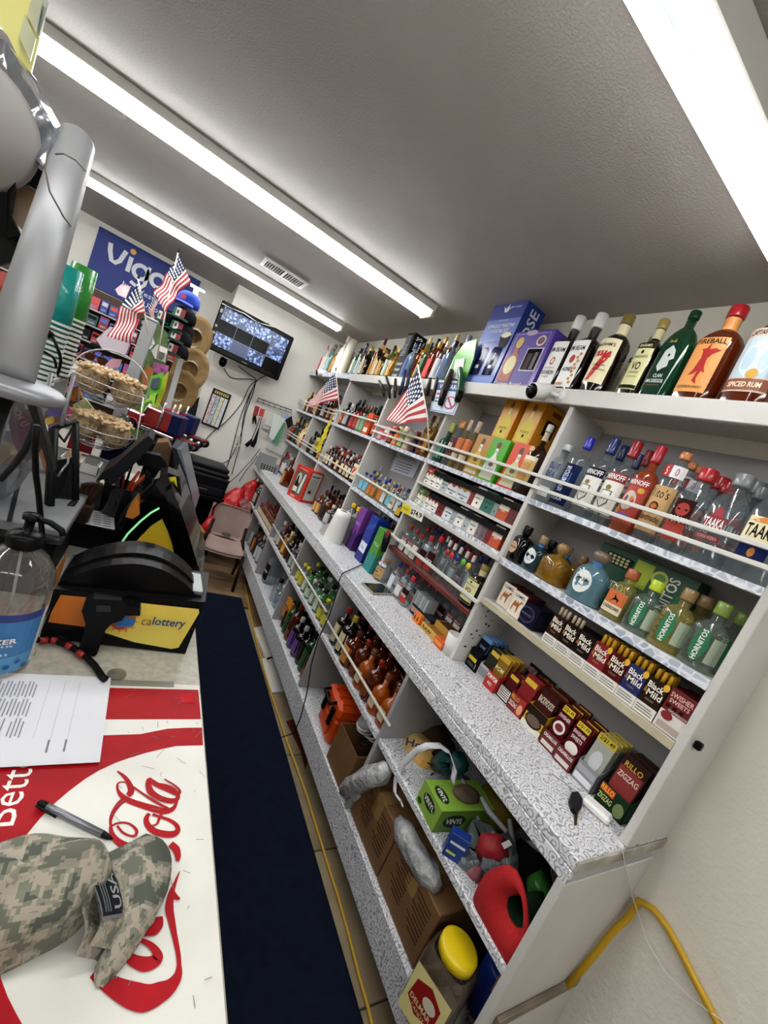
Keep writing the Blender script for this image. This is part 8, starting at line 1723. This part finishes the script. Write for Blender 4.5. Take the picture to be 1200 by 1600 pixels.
# ---- toy trucks
def truck(c, rz, s, label):
    if 'farther' in label: t = MB(); t.bbox(c[0] - .09, c[0] + .05, c[1] - .03, c[1] + .05, .8, c[2] - .001, M('#1a1a1d', .5), .004); single('black_carton', t, 'black box under the farther toy truck', 'box')
    r = root('toy_truck', c, rz); r.scale = (s, s, s); tag(r, label, 'toy', 'red toy trucks'); RDT = M('#9a1220', .25, coat=.6); BLT = M('#1a2450', .3); CH = M('#c0c0c4', .2, .8)
    t = MB(); t.bbox(-.13, .16, -.035, .035, .03, .045, M('#6a1018', .35), .003); obj('chassis', t, r)
    t = MB(); t.bbox(-.155, -.075, -.03, .03, .045, .085, RDT, .008); obj('bonnet', t, r)
    t = MB(); t.bbox(-.075, .0, -.042, .042, .045, .13, RDT, .006); t.prism([(-.082, .09), (-.075, .122), (-.074, .122), (-.074, .09)], -.038, .038, M('#1a1c22', .1)); obj('cab', t, r)
    t = MB(); t.bbox(.002, .085, -.044, .044, .045, .14, BLT, .005); t.bbox(.002, .04, -.0445, -.0435, .05, .135, RDT, .0003); obj('sleeper', t, r)
    for y in (-.05, .05): t = MB(); t.tube([(.0, y, .05), (.0, y, .175)], .005, CH, 8); obj('exhaust_pipe', t, r)
    t = MB(); t.bbox(-.16, -.15, -.028, .028, .04, .082, CH, .002); obj('grille', t, r)
    t = MB(); t.bbox(-.07, .08, -.055, -.045, .025, .04, CH, .003); t.bbox(-.07, .08, .045, .055, .025, .04, CH, .003); obj('side_step', t, r)['kind'] = 'stuff'
    for x in (-.115, .105, .145):
        for y in (-.042, .042):
            w = MB(); Tw = Matrix.Translation((x, y, .022)) @ Matrix.Rotation(PI / 2, 4, 'X'); w.lathe([(.012, -.012), (.022, -.01), (.022, .01), (.012, .012)], M('#151517', .6), 18, T=Tw); w.lathe([(.012, -.0125), (.008, -.008), (.001, -.009)], CH, 12, T=Tw); w.lathe([(.001, .009), (.008, .008), (.012, .0125)], CH, 12, T=Tw); o = obj('wheel', w, r)
    for x in (-.115,):
        t = MB(); t.tube([(x + .03 * math.cos(PI * k / 8), -.042, .022 + .03 * math.sin(PI * k / 8)) for k in range(9)], .006, RDT, 6); t.tube([(x + .03 * math.cos(PI * k / 8), .042, .022 + .03 * math.sin(PI * k / 8)) for k in range(9)], .006, RDT, 6); obj('mudguard', t, r)['kind'] = 'stuff'
truck((.047,2.196,1.142), -.42, 1.0, 'red toy truck with navy sleeper, nearer one, on the monitor')
truck((.116,2.472,1.137), -.42, 1.0, 'red toy truck with navy sleeper, farther one behind')
slab_thing('brown_boxes', [(.029,2,1.087),(.043,2,1.157),(.078,2,1.176),(.101,2,1.15),(.115,2,1.055),(.076,2,1.08),(.052,2,1.077)], (0, .12, 0), M('#86694a', .6, var=(12, '#6b5238', .6)), 'brown wooden box pile under the toy trucks', 'box')
slab_thing('dark_cabinet', [(-.011,2.02,1.138),(.032,2.02,1.143),(.102,2.02,1.146),(.137,2.02,.981),(.085,2.02,.963),(.034,2.02,1.006)], (0, .2, 0), M('#141416', .6), 'dark cabinet under the toy trucks', 'cabinet')

# ================================================================ television wall
tv = root('television', (.53, 4.18, 1.94), -.02); tag(tv, 'wall-mounted television showing a grid of camera pictures', 'television')
t = MB(); t.bbox(-.335, .335, 0, .045, -.215, .215, M('#0d0d0f', .2, coat=.4), .01); obj('casing', t, tv)
t = MB(); t.bbox(-.16, .16, .045, .09, -.14, .14, M('#151517', .5), .01); t.bbox(-.05, .05, .09, .24, -.06, .06, M('#151517', .5), .004); obj('wall_bracket', t, tv)
t = MB(); SC = M('#08090c', .15); fn = lambda u, q, l: (-.305 + .61 * u, -.0006 - .0003 * l, -.17 + .355 * q); t.art([('r', 0, 1, 0, 1, SC)], fn); scr = obj('screen', t, tv)
cmx, nt, bs = node_mat('camera_picture'); L = nt.links.new
tc = nt.nodes.new('ShaderNodeTexCoord'); nz = nt.nodes.new('ShaderNodeTexVoronoi'); nz.inputs['Scale'].default_value = 60; rp = nt.nodes.new('ShaderNodeValToRGB'); er = rp.color_ramp
er.elements[0].color = lin('#0c1424'); er.elements[1].color = lin('#8fa6d6'); q_ = er.elements.new(.5); q_.color = lin('#24365c')
L(tc.outputs['Object'], nz.inputs['Vector']); L(nz.outputs['Color'], rp.inputs['Fac']); L(rp.outputs['Color'], bs.inputs['Emission Color']); L(rp.outputs['Color'], bs.inputs['Base Color']); bs.inputs['Emission Strength'].default_value = .3; bs.inputs['Roughness'].default_value = .2
GRD = M('#8a95ad', .3, emit=.1)
for i in range(4):
    for j in range(3):
        on = (i, j) in ((0, 2), (1, 2), (2, 2), (3, 2), (0, 1), (3, 1), (0, 0), (1, 0), (2, 0), (1, 1), )
        u0, q0_ = .01 + .245 * i, .02 + .32 * j
        t = MB(); m = cmx if ((i, j) in ((0, 2), (1, 2), (2, 2), (3, 2), (3, 1), (0, 0), (2, 0))) else (M('#3a4460', .2, emit=.15) if (i, j) == (1, 0) else SC)
        t.add([(-.305 + .61 * (u0 + a * .24), -.0014, -.17 + .355 * (q0_ + b * .31)) for a, b in ((0, 0), (1, 0), (1, 1), (0, 1))], [(0, 1, 2, 3)], m); obj('camera_picture', t, scr)
t = MB()
for i in (1, 2, 3): t.box(-.305 + .61 * (.0025 + .245 * i), -.3035 + .61 * (.0025 + .245 * i), -.002, -.0012, -.165, .18, GRD)
for j in (1, 2): t.box(-.3, .3, -.002, -.0012, -.17 + .355 * (.012 + .32 * j), -.1685 + .355 * (.012 + .32 * j), GRD)
obj('grid_lines', t, scr)['kind'] = 'stuff'
t = MB(); t.text('PHILIPS', 0, -.193, .05, .009, '#a8a8ac', lambda u, q: (u, -.0006, q)); obj('maker_name', t, tv)
for i, P in enumerate(([(.199,4.15,2.117),(.281,4.15,2.117),(.389,4.15,2.131),(.511,4.15,2.115),(.678,4.15,2.155)], [(.208,4.15,2.122),(.303,4.15,2.118),(.429,4.15,2.117),(.523,4.15,2.115),(.605,4.15,2.153)])):
    t = MB(); t.tube(P, .004, M('#c9c9c6' if i == 0 else '#1a1a1c', .4), 6); single('television_cable', t, '%s cable lying across the television top edge' % ['white', 'black'][i], 'cable')
cr = root('dome_camera', (.372,4.3,1.673)); tag(cr, 'small black dome camera below the television corner', 'camera')
t = MB(); t.lathe([(.03, .04), (.034, .0), (.028, -.03), (.001, -.045)], M('#0c0c0e', .15), 20); obj('dome', t, cr); t = MB(); t.tube([(0, 0, .03), (0, .12, .05)], .008, M('#1a1a1c', .4), 6); obj('arm', t, cr)
for i, P in enumerate(([(.407,4.4,1.633),(.474,4.4,1.582),(.545,4.4,1.59),(.643,4.4,1.635),(.702,4.4,1.65)], [(.517,4.4,1.706),(.626,4.4,1.68),(.713,4.4,1.655),(.706,4.4,1.532),(.698,4.4,1.34),(.706,4.4,1.173),(.744,4.4,.806),(.742,4.4,.699)], [(.715,4.41,1.656),(.731,4.41,1.522),(.733,4.41,1.32),(.763,4.41,1.091),(.749,4.41,.833),(.682,4.41,.745)], [(.726,4.41,1.661),(.68,4.41,1.573),(.661,4.41,1.376),(.586,4.41,1.155),(.507,4.41,1.021),(.442,4.41,.813)], [(.782,4.4,1.735),(.737,4.4,1.68),(.714,4.4,1.616),(.711,4.4,1.447),(.73,4.4,1.251),(.783,4.4,1.031),(.802,4.4,.827),(.816,4.4,.676)])):
    t = MB(); t.tube(smooth(P, [1] * len(P), 4)[0], .004, M('#1c1c1e', .5), 6); single('wall_cable', t, ['short black cable from the dome camera to the bundle', 'black cable falling straight below the television', 'second black cable beside the falling one', 'black cable sweeping left to the printer', 'black cable on the right of the falling bundle'][i], 'cable', 'black cables below the television')
# strip of scratch-card packets
r = root('hanging_card', (.468, 4.40, 1.235)); tag(r, 'hanging card of coloured small packets on the television wall', 'card'); t = MB(); t.bbox(-.085, .085, 0, .012, -.17, .19, M('#1c1c1c', .5), .002); obj('card_board', t, r)
for i, c in enumerate(('#b5646a', '#5f86a8', '#b5ae4a', '#a8b0bc')):
    t = MB(); t.bbox(-.074 + .037 * i, -.041 + .037 * i, -.008, -.0005, -.155, .135, M(c, .25, var=(60, '#d0d0d0', .7), bump=(50, .8, .006)), .002); obj('packet_row', t, r)['label'] = ['red', 'blue', 'yellow', 'silver'][i] + ' row of packets'
t = MB(); t.art([('r', .05, .95, .0, 1, '#2a2824')] + [('r', .1 + .12 * k, .18 + .12 * k, .2, .8, '#b5a05a') for k in range(7)], lambda u, q, l: (-.08 + .16 * u, -.001 - .0004 * l, .14 + .045 * q)); obj('card_header', t, r)
# wire hook rail with hanging things
r = root('hook_rail', (.786,4.38,1.502)); tag(r, 'black wire hook rail on the television wall', 'rail'); a0 = Vector((.786,4.38,1.502)); e_ = Vector((1.141,4.38,1.528)) - a0
t = MB(); t.tube([(0, 0, 0), e_], .004, M('#17171a', .4), 6); t.tube([(0, 0, -.03), e_ + Vector((0, 0, -.03))], .003, M('#17171a', .4), 6); obj('rail_wire', t, r)
for k in range(7):
    p = e_ * (k / 6); t = MB(); t.tube([p, p + Vector((0, 0, -.03)), p + Vector((0, -.06, -.035))], .0025, M('#17171a', .4), 5); obj('hook', t, r)
hang = [([(.78,4.33,1.423),(.824,4.33,1.429),(.831,4.33,1.337),(.787,4.33,1.332)], '#8a2a24', 'red hanging packet on the hook rail, leftmost'), ([(.834,4.33,1.42),(.878,4.33,1.425),(.887,4.33,1.347),(.843,4.33,1.342)], '#b5463a', 'orange-red hanging packet on the hook rail'), ([(.919,4.34,1.429),(.985,4.34,1.436),(1.008,4.34,1.286),(.931,4.34,1.289)], '#c4c4c0', 'clear blister packet on the hook rail'), ([(.921,4.35,1.339),(.986,4.35,1.331),(.99,4.35,1.249),(.921,4.35,1.249)], '#b9b9b4', 'pale packet below the blister pack'),
    ([(.963,4.31,1.423),(1.096,4.31,1.418),(1.059,4.31,1.171),(1.006,4.31,1.185),(.988,4.31,1.303)], '#c9d2cc', 'pale green-white paper hanging on the hook rail'), ([(1.101,4.33,1.382),(1.124,4.33,1.378),(1.121,4.33,1.149),(1.057,4.33,1.152),(1.061,4.33,1.196)], '#5f9a76', 'green paper edge behind the pale sheet'), ([(1.05,4.34,1.464),(1.128,4.34,1.463),(1.14,4.34,1.397),(1.067,4.34,1.402)], '#8f9fb5', 'small blue-white packet at the rail end'), ([(1.103,4.33,1.411),(1.15,4.33,1.473),(1.196,4.33,1.394),(1.161,4.33,1.337)], '#26262a', 'black adapter hanging at the rail end'),
    ([(1.129,4.4,1.169),(1.258,4.4,1.175),(1.222,4.4,1.043),(1.036,4.4,1.06),(1.041,4.4,1.177)], '#d2d1cc', 'white wall paper sheet near the corner')]
for P, c, lb in hang: slab_thing('hanging_packet', P, (0, .01, 0), M(c, .4), lb, 'packet')
for i, P in enumerate(([(.798,4.36,1.353),(.814,4.36,1.292),(.823,4.36,1.248)], [(.811,4.36,1.352),(.833,4.36,1.293),(.854,4.36,1.254)])):
    t = MB(); t.tube(P, [.003, .012, .006], M('#17171a', .4), 6); single('earphones', t, ['left', 'right'][i] + ' black earphone hanging from the red packet', 'earphones')
for i, P in enumerate(([(.865,4.36,1.334),(.87,4.36,1.247),(.868,4.36,1.107),(.868,4.36,1.072),(.837,4.36,1.011)], [(.882,4.36,1.341),(.894,4.36,1.236),(.903,4.36,1.086),(.897,4.36,1.027)], )):
    t = MB(); n = len(P); t.tube(P, [.004] * (n - 2) + [.02, .02], M('#17171a', .4), 8); single('charging_adapter', t, ['left', 'right'][i] + ' black car charger hanging low on the wall', 'charger')
t = MB(); t.tube([(.723,4.38,1.08),(.758,4.38,1.073),(.76,4.38,1.012),(.792,4.38,.996),(.751,4.38,.966)], .007, M('#c4c2bc', .4), 6); single('white_hook', t, 'white hook with a curled cable on the wall', 'hook')
# cables at the corner over the worktop
for i, P in enumerate(([(.803,4.39,.559),(.873,4.39,.698),(.942,4.39,.882),(.984,4.39,1.027)], [(.908,4.39,.638),(.929,4.39,.769),(.971,4.39,.878),(.984,4.39,.955)])):
    t = MB(); t.tube(P, .0035, M('#1c1c1e', .5), 6); single('wall_cable', t, ['long black cable slanting across the wall above the red bag', 'short black cable slanting above the worktop corner'][i], 'cable')
bx = root('paper_basket', (1.06, 4.17, .8778)); tag(bx, 'grey perforated plastic tray with papers on the far worktop corner', 'basket'); t = MB()
PG = M('#8f9092', .5)
t.box(-.1, .1, -.09, .09, 0, .004, PG); t.box(-.1, -.096, -.09, .09, .004, .08, PG); t.box(.096, .1, -.09, .09, .004, .08, PG); t.box(-.096, .096, -.09, -.086, .004, .07, PG); t.box(-.096, .096, .086, .09, .004, .14, PG); obj('tray_body', t, bx)
t = MB()
for k in range(6):
    for j in range(3): t.box(-.08 + .027 * k, -.064 + .027 * k, -.0912, -.0902, .012 + .019 * j, .024 + .019 * j, '#26262a')
obj('perforation', t, bx)['kind'] = 'stuff'
t = MB(); t.slab([p[:2] for p in [(1.119,4.993,.88),(1.454,5.931,.88),(1.369,4.755,.88),(1.084,3.969,.88),(1.014,3.977,.88)]], .8785, .889, M('#c9c9c6', .6)); single('paper_pile', t, 'loose white papers on the far worktop corner', 'paper')

# ---- printer on its black stand
pr2 = root('printer', (.49, 3.97, .51), .12); tag(pr2, 'black office printer on a black stand below the television', 'printer')
PB = M('#1b1c1f', .4)
t = MB(); t.bbox(-.2, .2, -.19, .19, .04, .21, PB, .01); obj('body', t, pr2)
t = MB(); t.bbox(-.2, .2, -.16, .19, .212, .25, PB, .012); t.bbox(-.13, .2, -.1, .19, .25, .29, M('#222327', .4), .012); obj('document_feeder', t, pr2)
t = MB(); t.bbox(-.2, .2, -.2, -.16, .19, .215, M('#2a2b2f', .3), .004); obj('control_panel', t, pr2)
t = MB(); t.bbox(-.17, .17, -.202, -.19, .05, .12, M('#24252a', .4), .003); obj('paper_tray', t, pr2)
t = MB(); t.bbox(-.04, .04, -.204, -.202, .085, .095, M('#6a6b70', .3), .001); obj('maker_plate', t, pr2)
st = root('printer_stand', (.49, 3.97, 0), .12); tag(st, 'black open stand under the printer', 'stand'); BM = M('#101013', .5)
t = MB(); t.bbox(-.24, .24, -.21, .21, .51, .548, BM, .004); obj('top_board', t, st)
for x, y in ((-.22, -.19), (.22, -.19), (-.22, .19), (.22, .19)): t = MB(); t.bbox(x - .02, x + .02, y - .02, y + .02, .0, .509, BM, .003); obj('leg', t, st)
t = MB(); t.bbox(-.198, .198, .17, .2, .05, .50, BM, .003); obj('back_board', t, st)
t = MB(); t.bbox(-.198, .198, -.2, .165, .12, .135, BM, .002); obj('lower_shelf', t, st)
t = carton(.22, .2, .3, M('#8a7440', .7)); o = obj('cardboard_box', t, None, (.52, 3.78 - .28, .001), .2); tag(o, 'olive-brown cardboard box on the floor beside the chair', 'box')
t = carton(.2, .05, .45, M('#8a6a44', .7)); o = obj('cardboard_box', t, None, (.92, 4.34, .001)); tag(o, 'tall brown cardboard against the wall behind the red bag', 'box')
t = carton(.06, .1, .2, M('#8f2420', .5), [('r', .1, .9, .1 + .2 * k, .2 + .2 * k, '#b5504a') for k in range(4)]); o = obj('red_carton', t, None, (.44, 3.02, .001)); tag(o, 'small red striped carton on the floor beside the counter', 'box')

# ---- chair
ch = root('chair', (.76, 3.34, 0), -.12); ch.scale = (.72, .68, .67); tag(ch, 'beige upholstered stacking chair with dark metal legs', 'chair')
UP = M('#a8968c', .8, var=(5, '#9a7f7a', .6), bump=(150, .3, .002)); LG = M('#33261f', .35, .5)
def shell(grid, th, m):
    t = MB(); R_ = len(grid); Cn = len(grid[0]); v = []
    for s_ in (0, 1):
        for r_ in grid:
            for p in r_: v.append((p[0], p[1] + th[0] * s_, p[2] + th[1] * s_))
    f = []; K = R_ * Cn
    for i in range(R_ - 1):
        for j in range(Cn - 1):
            a, b, c, d = i * Cn + j, i * Cn + j + 1, (i + 1) * Cn + j + 1, (i + 1) * Cn + j; f += [(a, b, c, d), (K + d, K + c, K + b, K + a)]
    edge = [(i * Cn) for i in range(R_)] + [((R_ - 1) * Cn + j) for j in range(1, Cn)] + [(i * Cn + Cn - 1) for i in range(R_ - 2, -1, -1)] + [j for j in range(Cn - 2, 0, -1)]
    for a, b in zip(edge, edge[1:] + edge[:1]): f.append((a, K + a, K + b, b))
    t.add(v, f, m, True); return t
seat = []
for i in range(9):
    y = -.21 + .42 * i / 8; w = .215 - .03 * (i / 8) - (.02 if i == 0 else 0)
    seat.append([(w * x / 4, y, .45 - (.022 if i == 0 else .004 if i == 1 else 0) + .012 * (abs(x) / 4) ** 2 + (.01 if i == 8 else 0)) for x in range(-4, 5)])
obj('seat', shell(seat, (0, -.03), UP), ch)
back = []
for i in range(10):
    z = .47 + .40 * i / 9; w = .17 + .05 * math.sin(min(i / 9 * 1.5, 1.5)) - (.05 if i == 9 else .015 if i == 8 else 0)
    back.append([(w * x / 4, .21 + .06 * i / 9 + .025 * (1 - (x / 4) ** 2), z) for x in range(-4, 5)])
obj('backrest', shell(back, (.025, 0), UP), ch)
t = MB(); t.lathe([(.001, 0), (.05, .001), (.052, .004), (.044, .006), (.001, .003)], M('#5f5a50', .4, bump=(50, .8, .01)), 24, T=Matrix.Translation((0, .222, .515)) @ Matrix.Rotation(PI / 2 - .15, 4, 'X') @ Matrix.Scale(.55, 4, (0, 1, 0))); o = obj('back_opening', t, ch); o['label'] = 'dark oval hole where seat meets backrest'
for s_ in (-1, 1):
    t = MB(); t.tube([(s_ * .235, -.25, .0), (s_ * .222, -.15, .43)], .018, LG, 8); obj('leg', t, ch)
    t = MB(); t.tube([(s_ * .235, .26, .0), (s_ * .222, .12, .43), (s_ * .2, .21, .5), (s_ * .19, .24, .66)], .018, LG, 8); obj('leg', t, ch)
t = MB(); t.tube([(-.22, .0, .41), (.22, .0, .41)], .012, LG, 8); obj('seat_bar', t, ch)
# ---- red bags behind the chair
RB = M('#a8141c', .3, bump=(12, 1, .03), var=(6, '#c0202a', .5))
sack('red_bag', [(.859,3.85,.124),(.829,3.85,.281),(.809,3.85,.44),(.811,3.85,.57),(.821,3.85,.676)], [.09, .12, .13, .10, .04], RB, 'large crumpled red plastic bag behind the chair', 'bag', 'on the floor')
sack('red_bag', [(.981,4.15,.305),(.977,4.15,.425),(.974,4.15,.544),(.984,4.15,.659),(1.008,4.15,.738)], [.10, .12, .11, .07, .03], RB, 'tall red bag with a white printed figure, at the wall', 'bag', 'on the floor')
t = MB(); ext(t, [(.832,3.7,.586),(.847,3.7,.641),(.892,3.7,.63),(.94,3.7,.595),(.95,3.7,.534),(.923,3.7,.513),(.868,3.7,.534)], (0, .01, 0), M('#c9bdbd', .5, var=(30, '#a8343a', .4))); single('white_print', t, 'pale crumpled print patch on the red bag', 'patch')
sack('red_bag', [(.677,3.7,.188),(.676,3.7,.288),(.682,3.7,.402)], [.04, .07, .04], RB, 'small red bag left of the chair', 'bag', 'on the floor')

# ================================================================ tidy the shelves
def settle():
    """bottles that would touch are slimmed a little; only the 300 that show largest stay single"""
    B = [(o, d, p) for o, d, p in REG if o.get('category') == 'bottle']
    info = []
    for o, d, p in B:
        xs = [v.co.x for v in o.data.vertices]; zs = [v.co.z for v in o.data.vertices]; ys = [v.co.y for v in o.data.vertices]
        info.append([o, max(xs), max(ys), max(zs), o.location.copy(), 1.0, p, d])
    for i, a in enumerate(info):
        for b in info[i + 1:]:
            if abs(a[4].z - b[4].z) > .02: continue
            dy = abs(a[4].y - b[4].y); dx = abs(a[4].x - b[4].x); sy = a[1] + b[1]; sx = a[2] + b[2]
            if dy < sy and dx < sx:
                k = max(dy / sy, dx / sx) * .985; a[5] = min(a[5], max(k, .72)); b[5] = min(b[5], max(k, .72))
    for a in info: a[0].scale = (a[5], a[5], 1)
    def score(a):
        q = a[4] - Vector((0, 0, 1.5)); s = a[1] * a[3] / q.length_squared
        if any(w in a[6] for w in ('back', 'row', 'behind', 'wall', 'against')): s *= .4
        return -s
    info.sort(key=score); rest = info[298:]
    names = {a[0].name for a in rest}; REG[:] = [r for r in REG if r[0].name not in names]
    v = []; f = []; mi = []; mats = []; sm = []
    for a in rest:
        o = a[0]; R_ = Matrix.Translation(o.location) @ Matrix.Rotation(o.rotation_euler.z, 4, 'Z') @ Matrix.Diagonal((a[5], a[5], 1, 1))
        for ob in [o] + [c for c in KIDS.get(o.name, ())]:
            me = ob.data; k = len(v); mm = []
            for m in me.materials:
                if m not in mats: mats.append(m)
                mm.append(mats.index(m))
            v += [tuple(R_ @ x.co) for x in me.vertices]
            for pl in me.polygons: f.append([k + q for q in pl.vertices]); mi.append(mm[pl.material_index]); sm.append(pl.use_smooth)
            bpy.data.objects.remove(ob)
    me = bpy.data.meshes.new('bottles'); me.from_pydata(v, [], f)
    for m in mats: me.materials.append(m)
    me.polygons.foreach_set('material_index', mi); me.polygons.foreach_set('use_smooth', sm)
    o = bpy.data.objects.new('packed_bottles', me); COL.objects.link(o)
    tag(o, 'small liquor bottles packed in the dark rear rows of the shelves', 'bottles', kind='stuff')
KIDS = {}
for o in bpy.data.objects:
    if o.parent is not None: KIDS.setdefault(o.parent.name, []).append(o)
settle(); write_labels()
